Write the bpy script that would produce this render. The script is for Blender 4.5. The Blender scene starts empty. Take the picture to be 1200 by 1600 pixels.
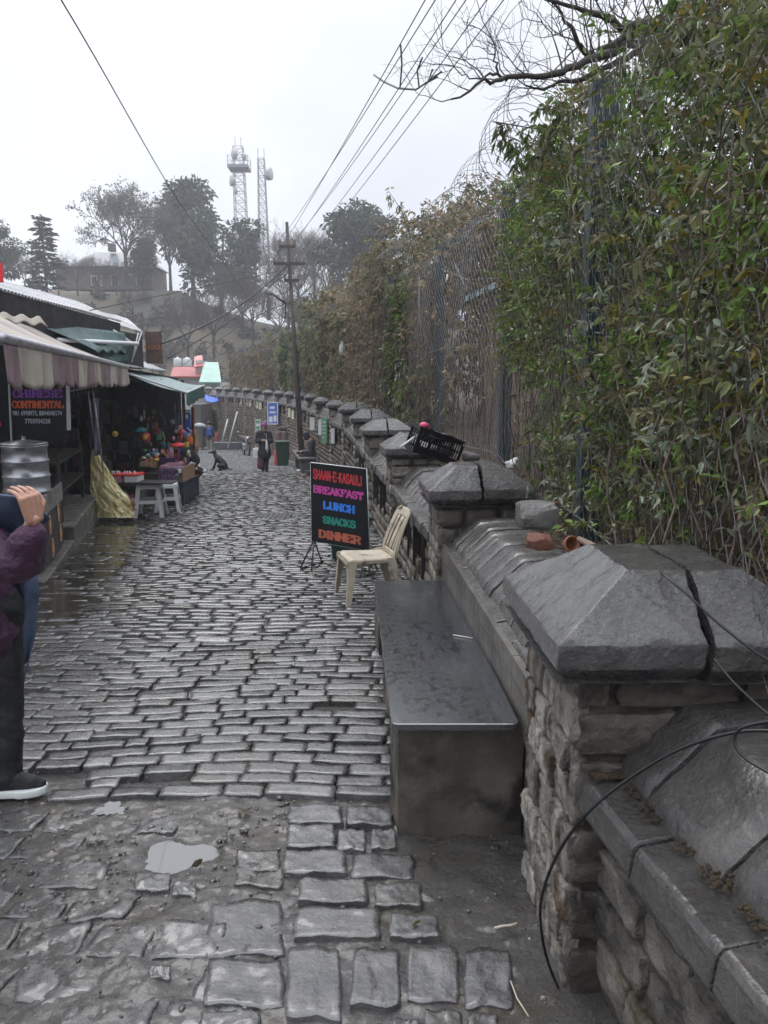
HAZE, SKY, SUN = .0013, .125, .9
import bpy, math, random
import numpy as np
from mathutils import Vector, Matrix
R = random.Random(11)
NR = np.random.RandomState(5)
PI = math.pi
SC = bpy.context.scene
COL = SC.collection
# ------------------------------------------------------------------ camera geometry (metres; street falls away at 5 %)
TH = math.radians(9.5); CT, ST = math.cos(TH), math.sin(TH)
EYE = 1.6
SLOPE = -0.0498
def U(px, py, D):
    u = (px-600)/1200; v = (800-py)/1200
    dy = CT+v*ST; dz = -ST+v*CT
    return Vector((u/dy*D, D, EYE+dz/dy*D))
def PZ(px, py, h=0.0):
    u = (px-600)/1200; v = (800-py)/1200
    dy = CT+v*ST; dz = -ST+v*CT
    D = (EYE-h)/(-dz/dy+SLOPE)
    return Vector((u/dy*D, D, h+SLOPE*D))
def gz(x, y): return SLOPE*y
def lerp(a, b, t): return a+(b-a)*t
def sst(a, b, x):
    t = np.clip((x-a)/(b-a), 0, 1); return t*t*(3-2*t)
def nz(x, y, z=0.0, s=1.0):
    x = np.asarray(x)*s; y = np.asarray(y)*s; z = np.asarray(z)*s
    a = np.sin(x*1.7+1.3*np.sin(y*1.1+z*.7)+.5)+np.sin(y*1.9+1.1*np.sin(x*1.3-z*.9)+1.7)+np.sin(z*2.1+1.2*np.sin(x*.8+y*1.2)+.9)
    b = np.sin(x*3.7+2.1*np.sin(y*2.3+z*1.9)+2.5)+np.sin(y*4.1+1.9*np.sin(x*2.9-z*2.2)+.7)
    return (a*.6+b*.4)/2.6
# ------------------------------------------------------------------ mesh builder
WM = {}
class MB:
    def __init__(s): s.v = []; s.f = []; s.mi = []; s.t = []; s.sm = []; s.M = None; s.mat = 0; s.tone = .5; s.smooth = False
    def n(s): return len(s.v)
    def add(s, vs, fs, mat=None, tone=None, smooth=None):
        b = len(s.v)
        if s.M is not None: vs = [s.M @ Vector(p) for p in vs]
        s.v.extend([tuple(p) for p in vs]); s.f.extend([tuple(i+b for i in q) for q in fs])
        k = len(fs); s.mi += [s.mat if mat is None else mat]*k; s.t += [s.tone if tone is None else tone]*k
        s.sm += [s.smooth if smooth is None else smooth]*k
    def box(s, c, d, rz=0, **k):
        x, y, z = d[0]/2, d[1]/2, d[2]/2; m = Matrix.Rotation(rz, 3, 'Z'); c = Vector(c)
        vs = [c+m@Vector((sx*x, sy*y, sz*z)) for sz in (-1, 1) for sy in (-1, 1) for sx in (-1, 1)]
        s.add(vs, [(0,2,3,1),(4,5,7,6),(0,1,5,4),(2,6,7,3),(0,4,6,2),(1,3,7,5)], **k)
    def hexa(s, p, **k):   # bottom 4 (ccw from above), top 4
        s.add(p, [(3,2,1,0),(4,5,6,7),(0,1,5,4),(1,2,6,5),(2,3,7,6),(3,0,4,7)], **k)
    def tube(s, pts, r, n=6, cap=True, **k):
        pts = [Vector(p) for p in pts]; m = len(pts)
        if not hasattr(r, '__len__'): r = [r]*m
        d0 = (pts[1]-pts[0]).normalized(); ref = Vector((0,0,1)) if abs(d0.z) < .9 else Vector((1,0,0))
        side = d0.cross(ref).normalized(); vs = []; fs = []
        for i in range(m):
            d = (pts[min(i+1, m-1)]-pts[max(i-1, 0)])
            d = d.normalized() if d.length > 1e-9 else d0
            side = side-d*side.dot(d)
            side = side.normalized() if side.length > 1e-6 else d.orthogonal().normalized()
            up = d.cross(side)
            for j in range(n):
                a = 2*PI*j/n; vs.append(pts[i]+(side*math.cos(a)+up*math.sin(a))*r[i])
        for i in range(m-1):
            for j in range(n):
                fs.append((i*n+j, i*n+(j+1) % n, (i+1)*n+(j+1) % n, (i+1)*n+j))
        if cap: fs.append(tuple(range(n))[::-1]); fs.append(tuple((m-1)*n+j for j in range(n)))
        k.setdefault('smooth', n > 4)
        s.add(vs, fs, **k)
    def cone(s, a, b, ra, rb, n=10, **k):          # tapered capsule
        a = Vector(a); b = Vector(b); d = (b-a); L = d.length; d = d.normalized() if L > 1e-6 else Vector((0,0,1)); pts = []; rr = []
        for t in (-1, -.85, -.5): pts.append(a+d*ra*t); rr.append(max(.02*ra, ra*math.sqrt(1-t*t)))
        pts.append(a); rr.append(ra); pts.append(b); rr.append(rb)
        for t in (.5, .85, 1): pts.append(b+d*rb*t); rr.append(max(.02*rb, rb*math.sqrt(1-t*t)))
        s.tube(pts, rr, n, **k)
    def lathe(s, prof, c, n=20, axis=None, **k):   # prof [(r,z)]
        c = Vector(c); vs = []; fs = []; m = len(prof)
        for r, z in prof:
            for j in range(n):
                a = 2*PI*j/n; p = Vector((r*math.cos(a), r*math.sin(a), z))
                vs.append(c+(axis@p if axis else p))
        for i in range(m-1):
            for j in range(n): fs.append((i*n+j, i*n+(j+1) % n, (i+1)*n+(j+1) % n, (i+1)*n+j))
        fs.append(tuple(range(n))[::-1]); fs.append(tuple((m-1)*n+j for j in range(n)))
        k.setdefault('smooth', True); s.add(vs, fs, **k)
    def ball(s, c, r, n=12, **k):
        rx, ry, rz = (r, r, r) if not hasattr(r, '__len__') else r
        m = max(4, n//2); vs = []; fs = []
        for i in range(m+1):
            ph = -PI/2+PI*i/m
            cc = max(math.cos(ph), .01)
            for j in range(n): a = 2*PI*j/n; vs.append(Vector(c)+Vector((rx*cc*math.cos(a), ry*cc*math.sin(a), rz*math.sin(ph))))
        for i in range(m):
            for j in range(n): fs.append((i*n+j, i*n+(j+1) % n, (i+1)*n+(j+1) % n, (i+1)*n+j))
        fs.append(tuple(range(n))[::-1]); fs.append(tuple(m*n+j for j in range(n)))
        k.setdefault('smooth', True); s.add(vs, fs, **k)
    def grid(s, fn, nu, nv, thick=0, **k):         # fn(u,v)->Vector
        vs = [fn(i/nu, j/nv) for j in range(nv+1) for i in range(nu+1)]
        fs = [(j*(nu+1)+i, j*(nu+1)+i+1, (j+1)*(nu+1)+i+1, (j+1)*(nu+1)+i) for j in range(nv) for i in range(nu)]
        s.add(vs, fs, **k)
    def arr(s, V, Fq, mat=0, tone=None, smooth=False):   # numpy verts (n,3), faces list/array, per-face tone array
        b = len(s.v); s.v.extend(map(tuple, np.asarray(V).tolist())); Fq = np.asarray(Fq)+b
        s.f.extend(map(tuple, Fq.tolist())); k = len(Fq); s.mi += [mat]*k
        s.t += ([s.tone]*k if tone is None else list(np.asarray(tone).tolist())); s.sm += [smooth]*k
    def build(s, name, mats, parent=None, bevel=0, world=True, solid=0, subsurf=0):
        if not isinstance(mats, (list, tuple)): mats = [mats]
        me = bpy.data.meshes.new(name)
        V = np.array(s.v, dtype=float).reshape(-1, 3)
        if parent is not None and world:
            mi = np.array(WM[parent.name].inverted()); V = V@mi[:3, :3].T+mi[:3, 3]
        me.from_pydata(V.tolist(), [], s.f)
        for m in mats: me.materials.append(m)
        me.polygons.foreach_set('material_index', s.mi); me.polygons.foreach_set('use_smooth', s.sm)
        if len(set(s.t)) > 1:
            at = me.attributes.new('tone', 'FLOAT', 'FACE'); at.data.foreach_set('value', s.t)
        me.update()
        o = bpy.data.objects.new(name, me); COL.objects.link(o)
        if parent is not None: o.parent = parent
        WM[o.name] = WM[parent.name].copy() if parent is not None else Matrix.Identity(4)
        if solid: m = o.modifiers.new('s', 'SOLIDIFY'); m.thickness = solid; m.offset = 0
        if subsurf: m = o.modifiers.new('u', 'SUBSURF'); m.levels = subsurf; m.render_levels = subsurf
        if bevel: m = o.modifiers.new('b', 'BEVEL'); m.width = bevel; m.segments = 2; m.limit_method = 'ANGLE'; m.angle_limit = math.radians(40)
        return o
def tag(o, label, cat, group=None, kind=None):
    if label: o['label'] = label
    if cat: o['category'] = cat
    if group: o['group'] = group
    if kind: o['kind'] = kind
    return o
def thing(name, label, cat, loc=(0,0,0), rz=0, group=None, rot=None):
    o = bpy.data.objects.new(name, None); COL.objects.link(o); o.empty_display_size = .1
    o.location = loc; o.rotation_euler = (0, 0, rz) if rot is None else rot
    M = Matrix.Translation(Vector(loc))@o.rotation_euler.to_matrix().to_4x4()
    WM[o.name] = M
    return tag(o, label, cat, group)
def struct(o): o['kind'] = 'structure'; return o
def dup(root, loc, rz=None, label=None, group=None, scale=None):
    def cp(o, par):
        c = o.copy(); COL.objects.link(c)
        if par is not None: c.parent = par
        for ch in list(o.children): cp(ch, c)
        return c
    kids = list(root.children); r = root.copy(); COL.objects.link(r)
    for ch in kids: cp(ch, r)
    r.location = loc
    if rz is not None: r.rotation_euler = (r.rotation_euler[0], r.rotation_euler[1], rz)
    if scale: r.scale = (scale,)*3
    if label: r['label'] = label
    if group: r['group'] = group
    return r
def remesh(mb, name, mats, parent, vox, smooth=3):
    o = mb.build(name+'_tmp', mats, None)
    m = o.modifiers.new('r', 'REMESH'); m.mode = 'VOXEL'; m.voxel_size = vox; m.use_smooth_shade = True
    if smooth: k = o.modifiers.new('k', 'SMOOTH'); k.iterations = smooth; k.factor = .5
    dg = bpy.context.evaluated_depsgraph_get(); me = bpy.data.meshes.new_from_object(o.evaluated_get(dg))
    bpy.data.objects.remove(o)
    if parent is not None: me.transform(WM[parent.name].inverted())
    me.name = name; o = bpy.data.objects.new(name, me); COL.objects.link(o)
    if parent is not None: o.parent = parent
    WM[o.name] = WM[parent.name].copy() if parent is not None else Matrix.Identity(4)
    return o
def textmesh(s, name, mat, parent, M, size, offset=0, extrude=.002, sx=1, align='CENTER'):
    cu = bpy.data.curves.new(name, 'FONT'); cu.body = s; cu.size = size; cu.offset = offset; cu.extrude = extrude; cu.align_x = align; cu.resolution_u = 3
    o = bpy.data.objects.new(name, cu); COL.objects.link(o)
    dg = bpy.context.evaluated_depsgraph_get(); me = bpy.data.meshes.new_from_object(o.evaluated_get(dg))
    bpy.data.objects.remove(o)
    me.transform(M@Matrix.Diagonal((sx, 1, 1, 1)))
    if parent is not None: me.transform(WM[parent.name].inverted())
    me.materials.clear(); me.materials.append(mat)
    o = bpy.data.objects.new(name, me); COL.objects.link(o)
    if parent is not None: o.parent = parent
    return o
# ------------------------------------------------------------------ materials
def mat(name, c1, c2=None, scale=4, rough=(.5, .7), bump=0, bscale=30, metal=0, tone=0, spec=.5, c3=None, s3=.5, p3=.6, detail=6, trans=0, stretch=None, alpha=None, dist=0.02, coat=0, crough=.12, cior=1.6):
    m = bpy.data.materials.new(name); m.use_nodes = True; nt = m.node_tree; N = nt.nodes; L = nt.links; N.clear()
    out = N.new('ShaderNodeOutputMaterial'); P = N.new('ShaderNodeBsdfPrincipled'); L.new(P.outputs[0], out.inputs[0])
    P.inputs['Metallic'].default_value = metal; P.inputs['Specular IOR Level'].default_value = spec
    if coat: P.inputs['Coat Weight'].default_value = coat; P.inputs['Coat Roughness'].default_value = crough; P.inputs['Coat IOR'].default_value = cior
    tc = N.new('ShaderNodeTexCoord'); vec = tc.outputs['Object']
    if stretch: mp = N.new('ShaderNodeMapping'); mp.inputs['Scale'].default_value = stretch; L.new(vec, mp.inputs[0]); vec = mp.outputs[0]
    def noise(sc, det=detail, ro=.6):
        n = N.new('ShaderNodeTexNoise'); n.inputs['Scale'].default_value = sc; n.inputs['Detail'].default_value = det; n.inputs['Roughness'].default_value = ro; L.new(vec, n.inputs['Vector']); return n.outputs[0]
    def mix(a, b, f, mode='MIX'):
        x = N.new('ShaderNodeMix'); x.data_type = 'RGBA'; x.blend_type = mode
        for i, q in ((6, a), (7, b)):
            if isinstance(q, tuple): x.inputs[i].default_value = (*q[:3], 1)
            else: L.new(q, x.inputs[i])
        if isinstance(f, float): x.inputs[0].default_value = f
        else: L.new(f, x.inputs[0])
        return x.outputs[2]
    def ramp(v, a, b):
        x = N.new('ShaderNodeMapRange'); x.inputs[1].default_value = a; x.inputs[2].default_value = b; L.new(v, x.inputs[0]); return x.outputs[0]
    col = c1
    if c2: col = mix(c1, c2, ramp(noise(scale), .35, .65))
    if c3: col = mix(col, c3, ramp(noise(s3), p3, p3+.12))
    if tone:
        at = N.new('ShaderNodeAttribute'); at.attribute_name = 'tone'
        mr = N.new('ShaderNodeMapRange'); mr.inputs[3].default_value = 1-tone; mr.inputs[4].default_value = 1+tone; L.new(at.outputs['Fac'], mr.inputs[0])
        cx = N.new('ShaderNodeCombineColor')
        for i in range(3): L.new(mr.outputs[0], cx.inputs[i])
        col = mix(col, cx.outputs[0], 1.0, 'MULTIPLY')
    if isinstance(col, tuple): P.inputs['Base Color'].default_value = (*col[:3], 1)
    else: L.new(col, P.inputs['Base Color'])
    if rough[0] != rough[1]:
        mr = N.new('ShaderNodeMapRange'); mr.inputs[1].default_value = .35; mr.inputs[2].default_value = .65; mr.inputs[3].default_value = rough[0]; mr.inputs[4].default_value = rough[1]
        L.new(noise(scale*2.3+3), mr.inputs[0]); L.new(mr.outputs[0], P.inputs['Roughness'])
    else: P.inputs['Roughness'].default_value = rough[0]
    if bump:
        b = N.new('ShaderNodeBump'); b.inputs['Strength'].default_value = bump; b.inputs['Distance'].default_value = dist; L.new(noise(bscale, 8, .65), b.inputs['Height']); L.new(b.outputs[0], P.inputs['Normal'])
        if coat:
            b2 = N.new('ShaderNodeBump'); b2.inputs['Strength'].default_value = bump*.35; b2.inputs['Distance'].default_value = dist*.5; L.new(noise(bscale*.6, 4, .5), b2.inputs['Height']); L.new(b2.outputs[0], P.inputs['Coat Normal'])
    if trans:
        T = N.new('ShaderNodeBsdfTranslucent'); x = N.new('ShaderNodeMixShader'); x.inputs[0].default_value = trans
        if isinstance(col, tuple): T.inputs[0].default_value = (*col[:3], 1)
        else: L.new(col, T.inputs[0])
        L.new(P.outputs[0], x.inputs[1]); L.new(T.outputs[0], x.inputs[2]); L.new(x.outputs[0], out.inputs[0])
    return m
def flat(name, c, r=.5, **k): return mat(name, c, rough=(r, r), **k)
M = {}
M['cobble'] = mat('cobble_stone', (.034,.034,.037), (.09,.088,.087), 9, (.14, .4), .6, 45, tone=.45, spec=.8, c3=(.05,.043,.034), s3=1.6, p3=.52, dist=.014, coat=.55, crough=.17)
M['earth'] = mat('wet_earth', (.012,.0105,.009), (.03,.026,.021), 5, (.25, .55), .7, 40, dist=.02)
M['mud'] = mat('trodden_mud', (.045,.041,.037), (.078,.073,.067), 11, (.18, .42), 1, 55, c3=(.06,.048,.035), s3=3, p3=.5, dist=.02, spec=.7, coat=.45, crough=.22)
M['water'] = flat('puddle_water', (.17,.172,.17), .03, spec=.6)
M['film'] = mat('murky_water', (.022,.019,.015), (.045,.038,.028), 1.5, (.06, .2), .05, 8, spec=.5)
M['plaster'] = mat('weathered_light_stone', (.055,.048,.041), (.5,.455,.4), 11, (.6, .85), 1, 26, tone=.4, c3=(.10,.055,.02), s3=7, p3=.54, dist=.06, stretch=(1,1,.55), detail=10)
M['pstone'] = mat('pillar_dark_stone', (.028,.023,.019), (.11,.092,.077), 7, (.35, .65), .8, 40, tone=.3, c3=(.09,.04,.022), s3=4, p3=.6, dist=.015)
M['wallst'] = mat('pale_wall_stone', (.09,.075,.06), (.32,.28,.235), 9, (.45, .75), 1, 30, tone=.5, c3=(.07,.06,.025), s3=4, p3=.56, dist=.04, detail=10)
M['nearst'] = mat('dirty_wall_stone', (.05,.045,.04), (.24,.215,.185), 8, (.5, .75), 1, 28, tone=.45, c3=(.06,.05,.02), s3=6, p3=.54, dist=.05, detail=10)
M['brownst'] = mat('brown_wall_stone', (.075,.052,.038), (.17,.125,.095), 8, (.4, .7), .7, 40, tone=.45, c3=(.07,.08,.03), s3=2, p3=.62, dist=.015)
M['mortar'] = mat('dark_mortar', (.04,.034,.028), (.1,.085,.065), 10, (.6, .8), .7, 60)
M['cap'] = mat('wet_cap_stone', (.017,.016,.015), (.06,.056,.052), 9, (.16, .42), 1, 60, spec=.8, c3=(.14,.13,.115), s3=26, p3=.63, dist=.022, coat=.9, crough=.2, detail=9)
M['cope'] = mat('wet_coping_stone', (.026,.023,.021), (.085,.077,.07), 7, (.18, .45), 1, 60, spec=.75, tone=.35, c3=(.05,.032,.02), s3=5, p3=.58, dist=.02, coat=.6, crough=.22, detail=9)
M['moss'] = mat('rusty_moss', (.022,.014,.006), (.065,.042,.016), 30, (.8, .9), 1, 90)
M['granite'] = mat('wet_black_granite', (.020,.022,.026), (.034,.037,.042), 40, (.04, .04), 0, 70, spec=.9)
def wetslab(m):
    nt = m.node_tree; N = nt.nodes; L = nt.links; P = next(n for n in N if n.type == 'BSDF_PRINCIPLED'); tc = next(n for n in N if n.type == 'TEX_COORD')
    P.inputs['IOR'].default_value = 1.95
    mp = N.new('ShaderNodeMapping'); mp.inputs['Scale'].default_value = (1, .55, 1); L.new(tc.outputs['Object'], mp.inputs[0])
    a = N.new('ShaderNodeTexNoise'); a.inputs['Scale'].default_value = 26; a.inputs['Detail'].default_value = 7; a.inputs['Roughness'].default_value = .7; L.new(mp.outputs[0], a.inputs['Vector'])
    r = N.new('ShaderNodeMapRange'); r.interpolation_type = 'SMOOTHSTEP'; r.inputs[1].default_value = .49; r.inputs[2].default_value = .53; L.new(a.outputs[0], r.inputs[0])
    v = N.new('ShaderNodeTexVoronoi'); v.inputs['Scale'].default_value = 95; L.new(tc.outputs['Object'], v.inputs['Vector'])
    d = N.new('ShaderNodeMapRange'); d.interpolation_type = 'SMOOTHSTEP'; d.inputs[1].default_value = .3; d.inputs[2].default_value = .18; L.new(v.outputs['Distance'], d.inputs[0])
    mx = N.new('ShaderNodeMath'); mx.operation = 'MAXIMUM'; L.new(r.outputs[0], mx.inputs[0]); ml = N.new('ShaderNodeMath'); ml.operation = 'MULTIPLY'; ml.inputs[1].default_value = .6; L.new(d.outputs[0], ml.inputs[0]); L.new(ml.outputs[0], mx.inputs[1])
    b = N.new('ShaderNodeBump'); b.inputs['Strength'].default_value = .16; b.inputs['Distance'].default_value = .0012; L.new(mx.outputs[0], b.inputs['Height']); L.new(b.outputs[0], P.inputs['Normal'])
    q = N.new('ShaderNodeMapRange'); q.inputs[3].default_value = .17; q.inputs[4].default_value = .11; L.new(mx.outputs[0], q.inputs[0]); L.new(q.outputs[0], P.inputs['Roughness'])
wetslab(M['granite'])
M['render'] = mat('stained_cement', (.05,.044,.037), (.13,.11,.088), 5, (.4, .7), .5, 40, c3=(.018,.016,.015), s3=3.2, p3=.5, dist=.01)
M['tile'] = mat('slate_tiles', (.055,.052,.05), (.12,.108,.092), 4, (.3, .55), .3, 40, tone=.25)
M['soil'] = mat('leaf_litter_soil', (.03,.02,.012), (.11,.075,.045), 14, (.6, .85), 1, 30, dist=.05)
M['grass'] = mat('dry_hill_grass', (.06,.048,.03), (.12,.095,.055), .12, (.8, .95), .6, 2, c3=(.04,.045,.024), s3=.05, p3=.5, dist=.4)
def poly_prism(mb, poly, z0, z1, **k):
    n = len(poly); vs = [(x, y, z0) for x, y in poly]+[(x, y, z1) for x, y in poly]
    fs = [tuple(range(n))[::-1], tuple(range(n, 2*n))]+[(i, (i+1) % n, n+(i+1) % n, n+i) for i in range(n)]
    mb.add(vs, fs, **k)
SEED = [0]
def stone(mb, O, ax, ay, n, h, nu=6, nv=4, jit=.08, rough=.0, tone=.5, mat=0, sink=.03, pw=6, tilt=(0, 0), bul=.14):
    """one rounded, uneven stone: centre O, half-extents ax/ay (vectors), normal n, height h"""
    SEED[0] += 1; sd = SEED[0]*1.37
    eu = .96 if nu > 4 else .94; ev = .93 if nv > 3 else .90
    u = np.concatenate([[-1], np.linspace(-eu, eu, nu-1), [1]]); v = np.concatenate([[-1], np.linspace(-ev, ev, nv-1), [1]]); uu, vv = np.meshgrid(u, v); lu, lv = uu, vv
    jx = [R.uniform(-jit, jit) for _ in range(4)]; jy = [R.uniform(-jit, jit) for _ in range(4)]
    a = (1+lu)/2; b = (1+lv)/2
    dx = jx[0]*(1-a)*(1-b)+jx[1]*a*(1-b)+jx[2]*a*b+jx[3]*(1-a)*b
    dy = jy[0]*(1-a)*(1-b)+jy[1]*a*(1-b)+jy[2]*a*b+jy[3]*(1-a)*b
    rr = 1-.06*(np.abs(lu)**6)*(np.abs(lv)**6)
    X = lu*rr+dx+.03*np.sin(lv*5+sd)*np.abs(lu); Y = lv*rr+dy+.05*np.sin(lu*4+sd*1.7)*np.abs(lv)
    hh = h*(1-np.abs(lu)**pw*bul)*(1-np.abs(lv)**pw*bul)+tilt[0]*lu+tilt[1]*lv
    if rough: hh = hh+rough*nz(lu*2.2+sd, lv*1.6+sd*2, sd)+rough*.6*np.abs(nz(lu*5+sd, lv*3.5+sd, sd*.3))-rough*.6*np.abs(nz(lu*9+sd, lv*8+sd, sd*.7))+rough*.35*nz(lu*17+sd, lv*13, sd)
    edge = (np.abs(uu) > .999) | (np.abs(vv) > .999)
    hh = np.where(edge, -sink, hh)
    ax = np.array(ax); ay = np.array(ay); n = np.array(n); O = np.array(O)
    V = O+X[..., None]*ax+Y[..., None]*ay+hh[..., None]*n
    idx = np.arange((nu+1)*(nv+1)).reshape(nv+1, nu+1)
    Q = np.stack([idx[:-1, :-1], idx[:-1, 1:], idx[1:, 1:], idx[1:, :-1]], -1).reshape(-1, 4)
    mb.arr(V.reshape(-1, 3), Q, mat, [tone]*len(Q), True)
    if nu > 4:
        ed = (edge[:-1,:-1] & edge[:-1,1:]) | (edge[1:,:-1] & edge[1:,1:]) | (edge[:-1,:-1] & edge[1:,:-1]) | (edge[:-1,1:] & edge[1:,1:]); n0 = len(mb.sm)-len(Q)
        for i_, e_ in enumerate(ed.reshape(-1)):
            if e_: mb.sm[n0+i_] = False
def masonry(mb, P0, t, up, n, W, Hf, ch=.13, sw=.26, h=.02, res=(5, 4), rough=.004, mat=0, gap=.008, jit=.1, bot=None):
    """courses of stones on a wall plane; Hf(u) top height"""
    t = Vector(t); up = Vector(up); n = Vector(n); P0 = Vector(P0)
    v = 0; row = 0; top = max(Hf(0), Hf(W))
    while v < top-.03:
        c = ch*R.uniform(.8, 1.25); u = -R.uniform(0, sw*.7) if row % 2 else 0
        while u < W-.03:
            w = sw*R.uniform(.6, 1.45); a = max(u, 0); b = min(u+w, W)
            if W-b < sw*.35: b = W
            hm = Hf((a+b)/2)
            c2 = min(c, hm-v)
            if b-a > .04 and c2 > .03 and (bot is None or not bot((a+b)/2, v+c2/2)):
                O = P0+t*((a+b)/2)+up*(v+c2/2)
                stone(mb, O, t*((b-a)/2-gap), up*(c2/2-gap), n, h*R.uniform(.6, 1.4), res[0], res[1], jit, rough, R.random(), mat, .02, 12)
            u = b if b > u else u+w
            if b >= W: break
        v += c; row += 1
# ------------------------------------------------------------------ wall curve
FP = [((872,1012),1.87),((670,768),5.45),((602,702),8.6),((566,673),11.7),((548,654),14.8),((531,640),17.9),((512,633),21),((491,627),24.1),((477,621),27.2),((461,618),30.2),((446,616),33.1),((429,614.5),36),((412,613),38.8),((396,611),41.6),((380,609.5),44.3),((365,608.5),47),((351,608),49.6),((338,607.5),52),((322,607),54.2)]
FK = [U(p[0], p[1], d) for p, d in FP]      # near street-side corner of every cap lip
def fline(y):
    for a, b in zip(FK, FK[1:]):
        if y <= b.y: t = (y-a.y)/(b.y-a.y); return a+(b-a)*t
    return FK[-1]+(FK[-1]-FK[-2])*((y-FK[-1].y)/(FK[-1].y-FK[-2].y))
def wallx(y):
    if y < FK[0].y: return FK[0].x+(FK[0].y-y)*.14
    return fline(y).x
def shopx(y): return -3.74-.262*(y-8.66) if y < 18 else -6.2-.17*(y-18)
# ------------------------------------------------------------------ street ground
def zstreet(x, y):
    z = SLOPE*y
    lx = np.interp(y, [0, 3, 5, 8.66, 18, 30, 60], [-2.2, -1.8, -1.75, -2.4, -4.8, -7.0, -12])
    z = z-.05*sst(0, 1.1, lx-(x-.35))*sst(3.2, 5, y)
    return z+.012*nz(x, y, 0, 1.1)*sst(3, 5, y)
def dome(x, y):          # height of the trodden foreground
    h = -.018+.010*nz(x, y, 0, 3.1)+.008*nz(x, y, 3, 9)+.009*np.abs(nz(x, y, 1, 17))-.006*np.abs(nz(x, y, 5, 31))
    pit = np.exp(-(((x+.80+.03*np.sin(y*23))/.13)**2+((y-2.64+.02*np.sin(x*31))/.105)**2)**2)
    h = h-.05*pit
    return h
mb = MB()
xs = np.concatenate([np.linspace(-3.2, 1.0, 260)]); ys = np.linspace(.9, 3.35, 190)
X, Y = np.meshgrid(xs, ys)
plate = np.clip(nz(X, Y, 7, 5.3)*1.3, -.2, .5)*.012*sst(-1.6, -.3, X)
lump = .010*np.clip(nz(X, Y, 2, 37)+nz(X+5, Y, 4, 61)*.7, 0, 2)*np.exp(-((X+1.1)/.75)**2)*np.exp(-((Y-2.65)/.4)**2)
Z = SLOPE*Y+dome(X, Y)+plate+lump+.004*nz(X, Y, 9, 85)-.02*sst(3.05, 3.35, Y)
I = np.arange(X.size).reshape(X.shape)
mb.arr(np.stack([X, Y, Z], -1).reshape(-1, 3), np.stack([I[:-1,:-1], I[:-1,1:], I[1:,1:], I[1:,:-1]], -1).reshape(-1, 4), 0, None, True)
struct(mb.build('muddy_path', M['mud']))
pb = MB(); rs = np.random.RandomState(8)
for i in range(900):
    if i < 520: x = -.95+rs.normal()*.42; y = 2.62+rs.normal()*.24
    else: x = rs.uniform(-2.6, .5); y = rs.uniform(1.1, 3.1)
    if ((x+.8)/.17)**2+((y-2.64)/.15)**2 < 1 or y > 3.15 or y < 1.05: continue
    r = rs.uniform(.0025, .009) if i % 9 else rs.uniform(.009, .016); pb.ball((x, y, SLOPE*y-.013+rs.uniform(-.004, .004)), (r*rs.uniform(.8, 1.5), r*rs.uniform(.8, 1.4), r*.75), 6, tone=rs.rand(), smooth=False)
for i in range(500):        # grit caught between the setts
    x = rs.uniform(-2.4, .6); y = rs.uniform(3.1, 7); r = rs.uniform(.002, .006); pb.ball((x, y, float(zstreet(x, y))-.004), (r*1.3, r, r*.7), 5, tone=rs.rand(), smooth=False)
tag(pb.build('gravel', mat('wet_gravel', (.03,.028,.026), (.13,.12,.11), 20, (.25, .5), tone=.7, spec=.7)), 'wet gravel scattered over the mud round the puddle', 'gravel', kind='stuff')
mb = MB()       # bed under the cobbles
ys = np.concatenate([np.linspace(-4, .85, 6), [.9, 3.24], np.linspace(3.3, 60, 230)]); rows = []
fs = []
for j, y in enumerate(ys):
    x0 = -14 if y < 20 else -24; x1 = wallx(y)+.3
    xx = np.linspace(x0, x1, 70); rows.append(np.stack([xx, np.full(70, y), zstreet(xx, np.full(70, y))-.022-(.14 if .86 < y < 3.25 else 0)], -1))
V = np.concatenate(rows); I = np.arange(len(V)).reshape(len(ys), 70)
mb.arr(V, np.stack([I[:-1,:-1], I[:-1,1:], I[1:,1:], I[1:,:-1]], -1).reshape(-1, 4), 0, None, True)
struct(mb.build('street_bed', M['earth']))
mb = MB()
y = 3.02; row = 0
while y < 56:
    p = .106*R.uniform(.85, 1.15)
    if y > 26: p *= 1.15
    xl = shopx(y)-.6; xr = wallx(y)+.12
    if y < 8.6: xl = max(xl, -.62*y-1.2)
    x = xl-R.uniform(0, .2)
    while x < xr:
        w = R.uniform(.17, .32) if R.random() > .1 else R.uniform(.1, .16)
        if y > 26: w *= 1.15
        cx = x+w/2; wav = .05*math.sin(cx*1.1+y*.35)+.03*math.sin(cx*2.7-y*.8)+.035*cx*math.sin(y*.25)*.5-.02*cx
        cy = y+p/2+wav
        if R.random() < .985 and not (y < 3.25 and cx < -1.0 and R.random() < .4):
            near = y < 5.5; res = (12, 6) if near else ((7, 4) if y < 11 else ((5, 3) if y < 24 else (4, 2)))
            z = float(zstreet(cx, cy)); g = -.0008 if y < 12 else .001
            sl = .02*cx*math.cos(y*.25)*.0
            ang = math.atan(.055*math.cos(cx*1.1+y*.35)+.08*math.cos(cx*2.7-y*.8)-.02)+R.gauss(0, .025)
            ax = Vector((math.cos(ang), math.sin(ang), 0))*(w/2-g); ay = Vector((-math.sin(ang), math.cos(ang), SLOPE))*(p/2-g)
            stone(mb, (cx, cy, z-.006+R.uniform(-.005, .004)), ax, ay, (0, 0, 1), R.uniform(.008, .014), *res, .06, .0032 if near else .0016, R.random(), 0, .028, 7 if near else 5, (R.gauss(0, .0022), R.gauss(0, .0028)))
        x += w
    y += p; row += 1
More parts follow.
